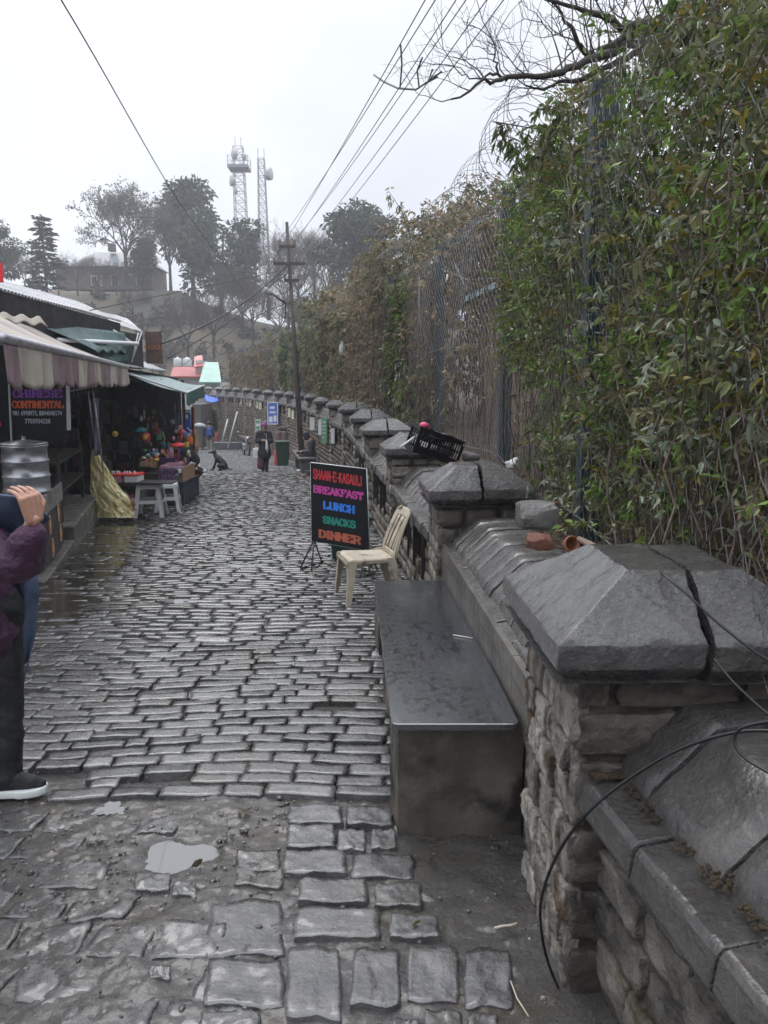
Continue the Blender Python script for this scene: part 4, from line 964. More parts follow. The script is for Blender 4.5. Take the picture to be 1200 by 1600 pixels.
M['cream'] = mat('cream_awning_cloth', (.38,.34,.28), (.5,.46,.4), 3, (.5, .7), .3, 20, trans=.22, c3=(.27,.22,.17), s3=2, p3=.6)
M['palem'] = mat('faded_mauve_cloth', (.34,.28,.28), (.44,.38,.36), 3, (.5, .7), .3, 20, trans=.22, c3=(.25,.2,.18), s3=1.5, p3=.58)
M['mauve'] = mat('mauve_awning_cloth', (.19,.125,.135), (.27,.195,.2), 3, (.5, .7), .3, 20, trans=.22)
M['alu'] = mat('brushed_metal', (.35,.35,.36), (.5,.5,.52), 8, (.25, .4), metal=.6)
M['steel'] = mat('stainless_steel', (.28,.29,.3), (.42,.43,.45), 4, (.25, .4), .02, 20, metal=.75)
M['pipe'] = flat('white_pipe', (.6,.62,.62), .35)
M['black'] = flat('black_panel', (.006,.006,.009), .45, spec=.25)
M['greyp'] = mat('grey_plastic', (.4,.42,.42), (.5,.52,.52), 6, (.3, .45))
M['whitep'] = mat('white_plastic', (.5,.52,.52), (.62,.64,.63), 6, (.3, .45))
def paint(name, c, r=.4): 
    k = 'p_'+name
    if k not in M: M[k] = mat(name, tuple(q*.8 for q in c), c, 8, (r, r+.15))
    return M[k]
RED = paint('red_paint', (.6,.04,.04)); BLUE = paint('blue_paint', (.03,.10,.42)); YEL = paint('yellow_plastic', (.6,.4,.05)); ORG = paint('orange_plastic', (.65,.16,.04)); PUR = paint('purple_card', (.09,.03,.12)); PNK = paint('pink_plastic', (.5,.25,.3)); GRN = paint('green_plastic', (.05,.3,.1)); NAVY = paint('navy_cloth', (.012,.018,.04), .7); CYA = paint('cyan_cloth', (.03,.2,.28), .7); CARD = paint('brown_card', (.3,.19,.11), .7); LIL = paint('lilac_cloth', (.22,.19,.27), .7); DPUR = paint('dark_purple_cloth', (.04,.02,.07), .7)
def seg(D0, X0, D1, X1):
    a = Vector((X0, D0, 0)); b = Vector((X1, D1, 0)); return a, b, (b-a).normalized()
def corr(name, A, B, C, Dd, waves, amp, mt, parent=None, solid=.004):
    """corrugated sheet: A->B along eave, D->C at ridge side; waves across AB"""
    mb = MB(); nu = waves*6; A, B, C, Dd = map(Vector, (A, B, C, Dd)); n = (B-A).cross(Dd-A).normalized()
    def fn(u, v): return A.lerp(B, u).lerp(Dd.lerp(C, u), v)+n*(amp*math.sin(u*waves*2*PI)+.012*float(nz(u*6, v*4, waves, 1)))
    mb.grid(fn, nu, 8, smooth=True); return mb.build(name, mt, parent, solid=solid)
# ------------------------------------------------------------------ eatery building
SH1 = thing('eatery', 'dark open-fronted eatery with a corrugated tin roof on the left of the lane', 'shop', (-5.5, 10, gz(0, 10)))
mb = MB()    # raised plinth: its front face follows the lane
def plx(y): return -3.74-.262*(y-8.66)
for a, b, h in ((7.0, 9.9, .10), (9.9, 12.9, .27)):
    P = [(plx(a), a), (plx(b), b), (plx(b)-4.5, b), (plx(a)-4.5, a)][::-1]
    mb.hexa([Vector((x, y, SLOPE*y-.3)) for x, y in P]+[Vector((x, y, SLOPE*10.5+h+.0)) for x, y in P])
mb.build('plinth', M['conc'], SH1, bevel=.015)
mb = MB(); # back wall, side wall, inner ceiling
def wallbox(mb, x0, y0, x1, y1, z0, z1, th=.12, **k):
    d = Vector((x1-x0, y1-y0, 0)).normalized(); n = Vector((-d.y, d.x, 0))*th
    p = [Vector((x0, y0, 0)), Vector((x1, y1, 0))]; q = [p[0], p[1], p[1]+n, p[0]+n]
    mb.hexa([Vector((a.x, a.y, z0)) for a in q]+[Vector((a.x, a.y, z1)) for a in q], **k)
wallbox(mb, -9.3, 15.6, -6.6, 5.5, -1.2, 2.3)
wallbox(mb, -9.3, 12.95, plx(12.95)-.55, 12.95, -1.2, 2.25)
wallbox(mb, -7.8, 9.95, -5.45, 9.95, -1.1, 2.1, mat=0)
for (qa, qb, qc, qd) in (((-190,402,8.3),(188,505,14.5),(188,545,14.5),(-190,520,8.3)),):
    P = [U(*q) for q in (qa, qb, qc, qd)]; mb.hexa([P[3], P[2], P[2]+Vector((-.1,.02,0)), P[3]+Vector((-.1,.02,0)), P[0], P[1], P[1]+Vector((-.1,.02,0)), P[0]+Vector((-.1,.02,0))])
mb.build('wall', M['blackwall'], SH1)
mb = MB()
for i, (zz) in enumerate((-.32, .12, .52)):
    mb.hexa([Vector((x, y, zz)) for x, y in ((-5.45, 10.2), (-4.35, 10.2), (-4.95, 12.6), (-6.0, 12.6))]+[Vector((x, y, zz+.035)) for x, y in ((-5.45, 10.2), (-4.35, 10.2), (-4.95, 12.6), (-6.0, 12.6))])
for x, y in ((-4.37, 10.25), (-4.97, 12.55), (-5.42, 10.25)): mb.box((x, y, .1), (.045, .045, 1.2))
mb.build('shelf', M['darkwood'], SH1)
mb = MB(); mb.tube([U(105,612,9.9), U(152,602,12.3)], .014, 8); mb.tube([U(146,612,12.2), U(162,740,12.4)], .012, 6); mb.tube([U(138,612,12.2), U(148,690,12.3)], .010, 6)
for i in range(8):
    p = U(105,612,9.9).lerp(U(152,602,12.3), (i+.5)/8); mb.tube([p, p-Vector((0,0,.05)), p-Vector((.012,0,.08)), p-Vector((-.005,0,.10))], .003, 4)
mb.build('hanging_rail', M['alu'], SH1)
corr('roof', U(-190,400,8.2), U(190,503,14.6), U(120,470,16.5), U(-420,330,11.5), 70, .016, M['tin'], SH1)
corr('roof', U(172,504,14.7), U(226,521,16.6), U(200,498,17.6), U(150,485,16), 14, .018, M['tin'], SH1)
mb = MB(); wallbox(mb, *U(170,510,14.6)[:2], *U(222,520,16.5)[:2], 1.9, 2.6, .1); mb.build('fascia', M['blackwall'], SH1)
mb = MB()
def tz(u, v):
    a = U(40,500,11.5).lerp(U(195,520,14.3), u); b = U(150,548,12.6).lerp(U(200,552,14.2), u); p = a.lerp(b, v); return p+Vector((0,0,.03*math.sin(u*23+v*3)*v))
mb.grid(tz, 24, 10, smooth=True); 
def tz2(u, v):
    a = U(60,530,11.8).lerp(U(200,537,14.2), u); b = U(100,590,11.8).lerp(U(202,566,14.2), u); return a.lerp(b, v)+Vector((.02*math.sin(u*19), 0, 0))
mb.grid(tz2, 24, 6, smooth=True); mb.build('tarpaulin', M['teal'], SH1, solid=.006)
mb = MB(); mb.tube([U(90,531,12), U(215,537,14.3)], .035, 8); mb.tube([U(176,516,14.2), U(205,536,14.4)], .03, 8); mb.tube([U(216,520,14.6), U(206,566,14.6)], .012, 6); mb.tube([U(221,520,14.7), U(208,560,14.7)], .012, 6); mb.build('roof_pipe', M['pipe'], SH1)
mb = MB()
def rag(u, v): p = U(-30,486,9.5).lerp(U(62,497,10.5), u); return p+Vector((0,0,-.10*v+.025*math.sin(u*21+v*2)))+Vector((.12*v,-.05*v,0))
mb.grid(rag, 20, 5, smooth=True); mb.build('rag', paint('dull_canvas', (.28,.25,.21), .7), SH1, solid=.01)
# striped awning (roller, cloth, valance)
AW = thing('striped_awning', 'faded cream and mauve striped awning with a scalloped valance over the eatery', 'awning', tuple(U(198,572,14)))
a0 = U(4,527,5.15); a1 = U(199,573,13.9); back = Vector((-1.25,-.35,.62))
mats = [M['cream'], M['mauve']]
mb = MB(); L = (a1-a0).length; ns = 9
bound = [0,.04,.20,.37,.45,.58,.66,.78,.88,1.0]
def sg(u, v, sag=.05): return a0.lerp(a1, u)+back*v+Vector((0,0,-sag*math.sin(v*PI)+.012*math.sin(u*60)*v))
for i in range(len(bound)-1):
    b, c_ = bound[i], bound[i+1]; mb.grid(lambda u, v: sg(lerp(b, c_, u), v), 8, 10, mat=i % 2 if i else 0, smooth=True)
mb.build('cloth', [M['cream'], M['palem']], AW, solid=.004)
mb = MB(); nsc = 15
def val(u, v):
    ph = (u*nsc) % 1; dep = .30-.055*abs(math.sin(PI*u*nsc))**.6*-1; fold = .03*math.sin(u*70)+.018*math.sin(u*151+1)
    dr = (.26+.06*abs(math.sin(PI*u*nsc))**.7)
    return a0.lerp(a1, u)+Vector((0,0,-.03-dr*v))+Vector((.9,-.1,0))*fold*v*.9
vb = [0,.045,.19,.36,.44,.50,.56,.70,.80,.88,1.0]
for i in range(len(vb)-1):
    b, c_ = vb[i], vb[i+1]; mb.grid(lambda u, v: val(lerp(b, c_, u), v), 26, 8, mat=(i+1) % 2, smooth=True)
mb.build('valance', mats, AW, solid=.003)
mb = MB(); mb.tube([a0-(a1-a0).normalized()*.02, a1], .034, 12); mb.build('front_bar', M['alu'], AW)
for k in (.12, .9): mb = MB(); mb.tube([a0.lerp(a1, k)+Vector((0,0,-.02)), a0.lerp(a1, k)+back*.95+Vector((0,0,-.45))], .018, 6); mb.build('bracket', M['alu'], AW)
# menu panel
def sfont(word, mt, parent, name, O, ex, up, h, wch, gap, th=.2, serif=True, depth=.003):
    """slab-serif lettering built stroke by stroke"""
    G = {'A':[[(0,0),(.5,1),(1,0)],[(.2,.33),(.8,.33)]],'B':[[(.12,0),(.12,1)],[(.12,1),(.7,1),(.85,.88),(.85,.65),(.7,.53),(.12,.53)],[(.7,.53),(.92,.4),(.92,.13),(.75,0),(.12,0)]],'C':[[(.92,.72),(.85,.9),(.6,1),(.35,1),(.12,.85),(.05,.5),(.12,.15),(.35,0),(.65,0),(.88,.12),(.93,.28)]],'D':[[(.12,0),(.12,1)],[(.12,1),(.6,1),(.88,.8),(.93,.5),(.88,.2),(.6,0),(.12,0)]],'E':[[(.12,0),(.12,1)],[(.12,1),(.9,1),(.9,.8)],[(.12,.52),(.65,.52)],[(.12,0),(.92,0),(.92,.2)]],'F':[[(.15,0),(.15,1)],[(.15,1),(.92,1),(.92,.8)],[(.15,.52),(.68,.52)]],'H':[[(.12,0),(.12,1)],[(.88,0),(.88,1)],[(.12,.5),(.88,.5)]],'I':[[(.5,0),(.5,1)]],'K':[[(.12,0),(.12,1)],[(.12,.42),(.85,1)],[(.35,.58),(.9,0)]],'L':[[(.15,0),(.15,1)],[(.15,0),(.92,0),(.92,.25)]],'N':[[(.1,0),(.1,1),(.88,0),(.88,1)]],'O':[[(.5,1),(.18,.88),(.05,.5),(.18,.12),(.5,0),(.82,.12),(.95,.5),(.82,.88),(.5,1)]],'R':[[(.12,0),(.12,1)],[(.12,1),(.7,1),(.88,.86),(.88,.64),(.7,.5),(.12,.5)],[(.5,.5),(.92,0)]],'S':[[(.88,.75),(.8,.93),(.55,1),(.3,1),(.1,.86),(.12,.64),(.3,.54),(.7,.46),(.9,.34),(.9,.14),(.7,0),(.35,0),(.15,.08),(.1,.27)]],'T':[[(.5,0),(.5,1)],[(.04,.78),(.04,1),(.96,1),(.96,.78)]],'U':[[(.12,1),(.12,.2),(.3,0),(.7,0),(.88,.2),(.88,1)]],'-':[[(.1,.45),(.9,.45)]],' ':[]}
    SF = {'A':[(0,0),(1,0)],'B':[(.12,0),(.12,1)],'D':[(.12,0),(.12,1)],'E':[(.12,0),(.12,1)],'F':[(.15,0),(.15,1)],'H':[(.12,0),(.12,1),(.88,0),(.88,1)],'I':[(.5,0),(.5,1)],'K':[(.12,0),(.12,1),(.85,1),(.9,0)],'L':[(.15,0),(.15,1)],'N':[(.1,0),(.1,1),(.88,1)],'R':[(.12,0),(.12,1),(.92,0)],'T':[(.5,0)],'U':[(.12,1),(.88,1)]}
    mb = MB(); ex = Vector(ex).normalized(); up = Vector(up).normalized(); n = ex.cross(up); x = 0; q = 0
    tot = sum((wch*.45 if c in 'I' else wch*(.6 if c == '-' else 1))+gap for c in word)-gap
    for c in word:
        w = wch*.45 if c == 'I' else wch*(.6 if c == '-' else 1)
        def bar(a, b, t0, t1):
            nonlocal q
            q += 1; d = (b-a).normalized(); s_ = d.cross(n)*.5; e = n*(depth+.00012*(q % 9)); hw = lerp(t0, t1, abs(d.dot(ex)))
            P = [a-d*hw*.35-s_*hw, b+d*hw*.35-s_*hw, b+d*hw*.35+s_*hw, a-d*hw*.35+s_*hw]
            mb.hexa([p for p in P]+[p+e for p in P])
        for st in G[c]:
            P = [Vector(O)+ex*(x-tot/2+w*px)+up*(h*py) for px, py in st]
            for a, b in zip(P, P[1:]): bar(a, b, wch*th*1.25, h*th*.55)
        if serif:
            for sx_, sy_ in SF.get(c, []): p = Vector(O)+ex*(x-tot/2+w*sx_)+up*(h*sy_); bar(p-ex*wch*.2, p+ex*wch*.2, h*.09, h*.11)
        x += w+gap
    return mb.build(name, mt, parent)
mp = U(55,690,9.5); BD = thing('menu_sign', 'black menu panel lettered in purple and orange hanging inside the eatery', 'sign', (mp.x, 9.5, mp.z))
tl = U(2,582,9.5); br = U(106,690,9.5)
mb = MB(); mb.box(((tl.x+br.x)/2-.25, 9.53, (tl.z+br.z)/2), (br.x-tl.x+.5, .03, tl.z-br.z)); mb.build('board', M['black'], BD)
mb = MB(); p = U(106,570,9.46); q = U(108,672,9.46); mb.hexa([Vector((q.x-.02, 9.44, q.z)), Vector((q.x+.02, 9.44, q.z)), Vector((q.x+.02, 9.47, q.z)), Vector((q.x-.02, 9.47, q.z)), Vector((p.x-.02, 9.44, p.z)), Vector((p.x+.02, 9.44, p.z)), Vector((p.x+.02, 9.47, p.z)), Vector((p.x-.02, 9.47, p.z))]); mb.build('post', M['greyp'], BD); mb = MB()
p = U(14,600,9.46); q = U(18,692,9.46); mb.tube([p, q], .012, 4); mb.build('post', M['greyp'], BD)
def lay(word, mt, x0, x1, y0, y1, D, par, nm, th=.2, serif=True, gapf=.22):
    A = U(x0, y1, D); Bq = U(x1, y0, D); n = sum(.45 if c == 'I' else (.6 if c == '-' else 1) for c in word); wch = (Bq.x-A.x)/(n+gapf*(len(word)-1))
    return sfont(word, mt, par, nm, ((A.x+Bq.x)/2, D, A.z), (1,0,0), (0,0,1), Bq.z-A.z, wch, wch*gapf, th, serif)
lay('CHINESE', paint('violet_letters', (.2,.04,.33)), 21, 96, 610, 620.5, 9.51, BD, 'lettering', .3)
lay('CONTINENTAL', paint('orange_letters', (.6,.09,.02)), 20, 99, 627, 637, 9.51, BD, 'lettering', .3, True, .12)
PALE = paint('pale_letters', (.4,.44,.5))
for tx, px, py, sz in (('981 6998973, 8894040174', 58.5, 649, 9), ('7703934238', 59, 661.5, 9)):
    p = U(px, py, 9.505); textmesh(tx, 'phone_number', PALE, BD, Matrix.Translation(p)@Matrix.Rotation(PI/2, 4, 'X'), .078, .0015, .001, .72 if len(tx) > 12 else .8)
mb = MB(); p = U(0, 663, 9.4); mb.box((p.x-.05, 9.4, p.z), (.12, .02, .05)); tag(mb.build('red_sign', paint('bright_red_sign', (.75,.02,.03)), None), 'small red sign corner at the left edge beside the steamer pot', 'sign'); mb = MB(); p = U(-5, 426, 11); mb.box((p.x-.3, 11, p.z), (.75, .05, .26)); tag(mb.build('red_sign', paint('bright_red_sign', (.75,.02,.03)), None), 'bright red sign corner cut off by the left edge above the tin roof', 'sign')
# counter
CT_ = thing('food_counter', 'steel topped food counter with round dish pictures on its front', 'counter', (-3.9, 8.6, gz(0, 8.6)))
f0 = Vector((-3.66, 8.05, 0)); f1 = Vector((-4.02, 9.45, 0)); bk = Vector((-1.3, -.30, 0)); g = SLOPE*8.6
def quadbox(mb, a, b, off, z0, z1, **k):
    P = [a, b, b+off, a+off][::-1]; mb.hexa([Vector((p.x, p.y, z0)) for p in P]+[Vector((p.x, p.y, z1)) for p in P], **k)
mb = MB(); quadbox(mb, f0, f1, bk, g+.06, .24); mb.build('body', paint('dark_brown_panel', (.05,.04,.04)), CT_)
mb = MB(); d_ = (f1-f0).normalized(); nn = Vector((d_.y, -d_.x, 0))
quadbox(mb, f0+nn*.02, f1+nn*.02, bk*1.02, .243, .262); quadbox(mb, f0+nn*.025, f1+nn*.025, -nn*.018, .18, .40); quadbox(mb, f0-d_*.02+nn*.02, f0+nn*.02, bk, .263, .33); mb.build('steel_top', M['steel'], CT_, bevel=.004)
for t, z, r in ((.36,.02,.115),(.80,.06,.11),(.42,-.26,.115),(.84,-.20,.11)):
    mb = MB(); c_ = f0.lerp(f1, t)+nn*.006+Vector((0,0,z)); ring = []
    for kk, (rr, mi, e) in enumerate(((r, 0, .002), (r*.84, 1, .004), (r*.5, 2, .006))):
        vs = [c_+nn*e]+[c_+nn*e+d_*rr*math.cos(a_)*.8+Vector((0,0,rr*math.sin(a_))) for a_ in [2*PI*i/20 for i in range(20)]]
        mb.add(vs, [(0, i+1, (i+1) % 20+1) for i in range(20)], mat=mi)
    mb.build('dish_picture', [paint('cream_plate', (.6,.55,.45)), paint('orange_food', (.5,.15,.05)), paint('yellow_food', (.6,.4,.15))], CT_)
for t, z, tx in ((.45,-.06,'Momos'),(.45,-.30,'Noodles')): pass
PT = thing('steaming_pot', 'tall ribbed aluminium steamer pot on the food counter', 'pot', tuple(U(42,756,8.5)))
p = U(42,752,8.5); z0 = .265; rr = .245; h_ = 1.6-(693-599)/1200*8.5-z0
mb = MB(); pf = [(rr*.98, 0)]
for i in range(4):
    a_ = h_*i/4; b_ = h_*(i+1)/4; pf += [(rr*(1.0-.012*i), a_+.004), (rr*(.99-.012*i), b_-.03), (rr*(1.04-.012*i), b_-.02), (rr*(1.04-.012*i), b_-.004)]
mb.lathe(pf, (p.x, 8.5, z0), 36); mb.build('pot_body', M['steel'], PT)
mb = MB(); mb.lathe([(rr*1.0, 0), (rr*.98, .02), (rr*.3, .05), (.02, .055), (.02, .08), (.03, .09)], (p.x, 8.5, z0+h_), 30); mb.build('lid', M['steel'], PT)
mb = MB(); q = U(22,752,7.75); mb.hexa([(q.x-.5,7.6,z0), (q.x+.17,7.6,z0), (q.x+.17,7.95,z0), (q.x-.5,7.95,z0)]+[(q.x-.5,7.63,z0+.20), (q.x+.13,7.63,z0+.20), (q.x+.13,7.93,z0+.20), (q.x-.5,7.93,z0+.20)])
ST_ = thing('gas_stove', 'black gas stove with a polished metal end beside the steamer pot', 'stove', (q.x, 7.8, z0)); mb.build('body', M['black'], ST_, bevel=.04)
mb = MB(); mb.hexa([(q.x+.172,7.66,z0+.01), (q.x+.18,7.66,z0+.01), (q.x+.18,7.9,z0+.01), (q.x+.172,7.9,z0+.01)]+[(q.x+.135,7.68,z0+.17), (q.x+.143,7.68,z0+.17), (q.x+.143,7.88,z0+.17), (q.x+.135,7.88,z0+.17)]); mb.build('end_plate', M['steel'], ST_)
# hanging cloths by the rail
mb = MB()
for x0, x1, mt_, zz in ((138,147,0,(625,702)), (146,154,1,(622,712))):
    mb.grid(lambda u, v: U(lerp(x0, x1, u), lerp(zz[0], zz[1], v), 12.3)+Vector((0, .02*math.sin(u*9+v), 0)), 8, 8, mat=mt_, smooth=True)
tag(mb.build('hanging_cloth', [DPUR, LIL], None, solid=.01), 'purple and lilac cloths hanging at the front of the eatery', 'cloth')
# yellow printed sheet
YS = thing('plastic_sheet', 'crumpled yellow printed sheet draped to a point beside the plinth', 'sheet', tuple(PZ(180,812)))
M['yel'] = mat('yellow_printed_sheet', (.66,.56,.25), (.8,.72,.43), 6, (.4, .6), .8, 7, c3=(.35,.16,.06), s3=4, p3=.62, dist=.06)
mb = MB(); D = 12.55
prof = [(0, 145, 146), (.12, 143, 153), (.3, 141, 166), (.5, 142, 180), (.62, 140, 190), (.72, 145, 200), (.8, 147, 206), (1, 148, 212)]
def ysf(u, v):
    l = np.interp(v, [p[0] for p in prof], [p[1] for p in prof]); r = np.interp(v, [p[0] for p in prof], [p[2] for p in prof])
    py = lerp(693, 809, v); return U(lerp(l, r, u), py, D+.0+.10*math.sin(u*PI)*-v+.05*float(nz(u*2, v*3, 1, 2.2))+.03*abs(float(nz(u*3, v*4, 5, 3.3)))+.015*float(nz(u*8, v*9, 2, 3)))
mb.grid(ysf, 44, 50, smooth=False); mb.build('sheet', M['yel'], YS, solid=.004)
REDT = paint('red_print', (.45,.06,.03))
for tx, px, py, s_, rz in (('500', 204, 786, .10, -1.5), ('♣', 186, 770, .1, 0)):
    if tx == '500': p = U(px, py, 12.35); textmesh('O O S', 'print', REDT, YS, Matrix.Translation(p)@Matrix.Rotation(PI/2, 4, 'X')@Matrix.Rotation(-1.45, 4, 'Z'), .11, .003, .001)
for (cx, cy, r) in ((185,773,.05),(181,805,.035),(160,790,.04)):
    c_ = U(cx, cy, 12.36); mb = MB()
    for i in range(24):
        a_ = 2*PI*i/24; b_ = a_+.2; mb.add([c_+Vector((q_*math.cos(w_), 0, q_*math.sin(w_))) for q_, w_ in ((r, a_), (r, b_), (r*.75, b_), (r*.75, a_))], [(0,1,2,3)])
    mb.build('stamp', GRN, YS)
# plastic stool
def stool(name, lab, c, rz, h=.46, w=.33, m=None, bw=.43):
    S = thing(name, lab, 'stool', c, rz); m = m or M['greyp']
    mb = MB(); mb.M = WM[S.name].copy()
    mb.add([Vector((sx*w/2, sy*w/2, h)) for sx, sy in ((-1,-1),(1,-1),(1,1),(-1,1))]+[Vector((sx*(w/2+.012), sy*(w/2+.012), h-.03)) for sx, sy in ((-1,-1),(1,-1),(1,1),(-1,1))], [(0,1,2,3),(0,4,5,1),(1,5,6,2),(2,6,7,3),(3,7,4,0)])
    mb.build('seat', m, S, bevel=.008)
    def at(z): return lerp(bw/2, w/2+.01, z/h)
    for sx, sy in ((-1,-1),(1,-1),(1,1),(-1,1)):
        mb = MB(); mb.M = WM[S.name].copy(); lw = .075
        for fx_ in (0, 1):
            P = []
            for z in (0, h-.03):
                a_ = at(z); l = lw*(1.0 if z else .85)
                if fx_: P += [Vector((sx*a_, sy*a_, z)), Vector((sx*(a_-l), sy*a_, z)), Vector((sx*(a_-l), sy*(a_-.008), z)), Vector((sx*a_, sy*(a_-.008), z))]
                else: P += [Vector((sx*a_, sy*a_, z)), Vector((sx*a_, sy*(a_-l), z)), Vector((sx*(a_-.008), sy*(a_-l), z)), Vector((sx*(a_-.008), sy*a_, z))]
            mb.hexa(P)
        mb.build('leg', m, S)
    for i, (z, dz) in enumerate(((h*.42, .06), (h-.075, .045))):
        mb = MB(); mb.M = WM[S.name].copy()
        for q in range(4):
            m2 = Matrix.Rotation(q*PI/2, 4, 'Z'); a0_ = at(z); a1_ = at(z+dz)
            mb.hexa([m2@Vector(p) for p in ((-a0_+.07, -a0_, z), (a0_-.07, -a0_, z), (a0_-.07, -a0_+.007, z), (-a0_+.07, -a0_+.007, z), (-a1_+.07, -a1_, z+dz), (a1_-.07, -a1_, z+dz), (a1_-.07, -a1_+.007, z+dz), (-a1_+.07, -a1_+.007, z+dz))])
        mb.build('side_rail', m, S)
    return S
p = PZ(231, 809); stool('plastic_stool', 'light grey plastic stool with slotted sides standing in front of the stalls', (p.x, p.y+.2, p.z), .12, .56, .36, None, .50)
p = PZ(252, 804); stool('plastic_stool', 'second grey plastic stool mostly hidden behind the first', (p.x, p.y+.45, p.z), .2, .5, .33, None, .46)
mb = MB(); p = U(240, 754, 12.75); mb.box((p.x+.02, 12.9, p.z-.01), (.62, .45, .02)); tag(mb.build('tray', M['black'], None, bevel=.005), 'thin black tray resting across the top of the grey stools', 'tray')
# ------------------------------------------------------------------ second shop
SH2 = thing('souvenir_shop', 'dark souvenir shop with a pale green awning beyond the eatery', 'shop', (-6.2, 17, gz(0, 17)))
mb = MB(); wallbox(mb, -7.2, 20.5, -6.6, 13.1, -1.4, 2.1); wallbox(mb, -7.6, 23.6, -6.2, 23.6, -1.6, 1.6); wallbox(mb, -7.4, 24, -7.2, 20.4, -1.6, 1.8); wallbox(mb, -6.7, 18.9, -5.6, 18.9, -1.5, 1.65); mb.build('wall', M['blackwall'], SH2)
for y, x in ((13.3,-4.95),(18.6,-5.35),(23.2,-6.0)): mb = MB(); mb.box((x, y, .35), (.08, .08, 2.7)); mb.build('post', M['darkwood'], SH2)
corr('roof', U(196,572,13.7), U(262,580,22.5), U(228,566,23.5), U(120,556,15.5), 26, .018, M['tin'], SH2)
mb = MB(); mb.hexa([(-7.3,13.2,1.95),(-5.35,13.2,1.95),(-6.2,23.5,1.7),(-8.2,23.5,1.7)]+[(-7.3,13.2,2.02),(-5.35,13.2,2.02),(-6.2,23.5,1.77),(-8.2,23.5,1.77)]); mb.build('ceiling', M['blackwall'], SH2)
A2 = thing('green_awning', 'pale green shop awning with a dark green scalloped edge over the souvenir stall', 'awning', tuple(U(290,617,16.2)))
i0 = U(196,582,14.6); c0 = U(291,614,16.0); c1 = U(319,602,22); i1 = U(264,590,22.5)
mb = MB(); mb.grid(lambda u, v: i0.lerp(i1, v).lerp(c0.lerp(c1, v), u)+Vector((0,0,-.06*math.sin(u*PI)+.015*math.sin(v*25)*u)), 14, 26, smooth=True); mb.build('cloth', M['mint'], A2, solid=.006)
mb = MB()
def v2(u, v):
    p = c0.lerp(c1, u); return p+Vector((.05*math.sin(u*44)*v, 0, -(.24+.05*abs(math.sin(u*PI*12)))*v))
mb.grid(v2, 90, 6, smooth=True); mb.build('valance', M['mintedge'], A2, solid=.004)
mb = MB(); mb.tube([i0, c0, c1], .022, 8); mb.build('frame', M['pipe'], A2)
# shop board facing down the lane
SB = thing('signboard', 'rusty brown signboard with worn orange lettering above the green awning', 'sign', tuple(U(240,570,17)))
a_, b_ = U(226,518,17), U(253,568,17); mb = MB(); mb.box(((a_.x+b_.x)/2, 17.05, (a_.z+b_.z)/2), (b_.x-a_.x, .08, a_.z-b_.z)); mb.build('board', mat('rusty_board', (.05,.035,.028), (.12,.06,.04), 5, (.5, .8), .4, 20), SB)
for row, (yy) in enumerate((530, 541, 551)):
    p = U(240, yy+5, 17); textmesh(('ROOM', 'KASAULI', 'SHOP')[row], 'lettering', paint('worn_orange_letters', (.35,.12,.05)), SB, Matrix.Translation((p.x, 17.0, p.z))@Matrix.Rotation(PI/2, 4, 'X'), .13, .002, .002, .8) if row == 1 else None
# ------------------------------------------------------------------ stall goods
def goods(name, lab, cat='goods', group=None, loc=(0,0,0)): return thing(name, lab, cat, loc, group=group)
def tbl(name, lab, x0, x1, ytop, ybot, D, dep, mt, cat='table'):
    a, b = U(x0, ytop, D), U(x1, ytop, D); g0 = SLOPE*D
    T = thing(name, lab, cat, ((a.x+b.x)/2, D, g0)); mb = MB(); mb.box(((a.x+b.x)/2, D+dep/2, (a.z+g0)/2), (b.x-a.x, dep, a.z-g0), mat=0)
    mb.build('cloth', mt, T, bevel=.012)
    mb = MB(); mb.box(((a.x+b.x)/2, D+dep/2, a.z+.012), (b.x-a.x+.03, dep+.03, .024)); mb.build('tabletop', M['darkwood'], T)
    return a.z+.025
zt1 = tbl('display_table', 'display table covered in navy cloth behind the grey stools', 252, 286, 755, 787, 14.9, 1.3, NAVY)
zt2 = tbl('display_table', 'dark low table under the snack crate inside the souvenir shop', 222, 252, 742, 770, 15.2, 1.2, M['darkwood'])
def boxg(name, lab, x0, x1, y0, y1, D, dep, mt, cat='box', group=None, bev=.004, rz=0):
    a, b = U(x0, y0, D), U(x1, y1, D); mb = MB(); mb.box(((a.x+b.x)/2, D+dep/2, (a.z+b.z)/2), (b.x-a.x, dep, a.z-b.z), rz); return tag(mb.build(name, mt, None, bevel=bev), lab, cat, group)
def bottle(name, lab, px, y0, y1, D, w, mt, cap, cat='bottle', group=None):
    a, b = U(px, y0, D), U(px, y1, D); h = a.z-b.z; T = thing(name, lab, cat, tuple(b), group=group)
    mb = MB(); mb.lathe([(w*.9,0),(w,.02),(w,h*.68),(w*.4,h*.82),(w*.38,h*.9)], b, 12); mb.build('body', mt, T); mb = MB(); mb.lathe([(w*.45,h*.9),(w*.45,h),(w*.3,h)], b, 10); mb.build('cap', cap, T)
boxg('shelf_board', 'tan board standing at the street end of the navy table', 284, 288.5, 730, 782, 15.0, .9, paint('tan_board', (.3,.18,.11)), 'board')
GJ = 'small purple jars on the navy table'
first = None
for r_, (yy, zz) in enumerate(((744, 753), (731, 741))):
    for i in range(6):
        px = 249.5+i*4.6; bottle('jar', 'small purple jar in the '+('front' if r_ == 0 else 'raised back')+' row on the navy table', px, yy-1, zz+2, 14.95+.25*r_, .024, PUR if (i+r_) % 3 else DPUR, PNK if i % 2 else LIL, 'jar', GJ+(' front row' if r_ == 0 else ' back row'))
boxg('jar_rack', 'lilac strip shelf under the back row of purple jars', 247, 277, 741.5, 745, 15.2, .15, LIL, 'rack')
boxg('jar_rack', 'raised pale block behind the purple jars', 249, 283, 731, 735, 15.6, .35, LIL, 'rack')
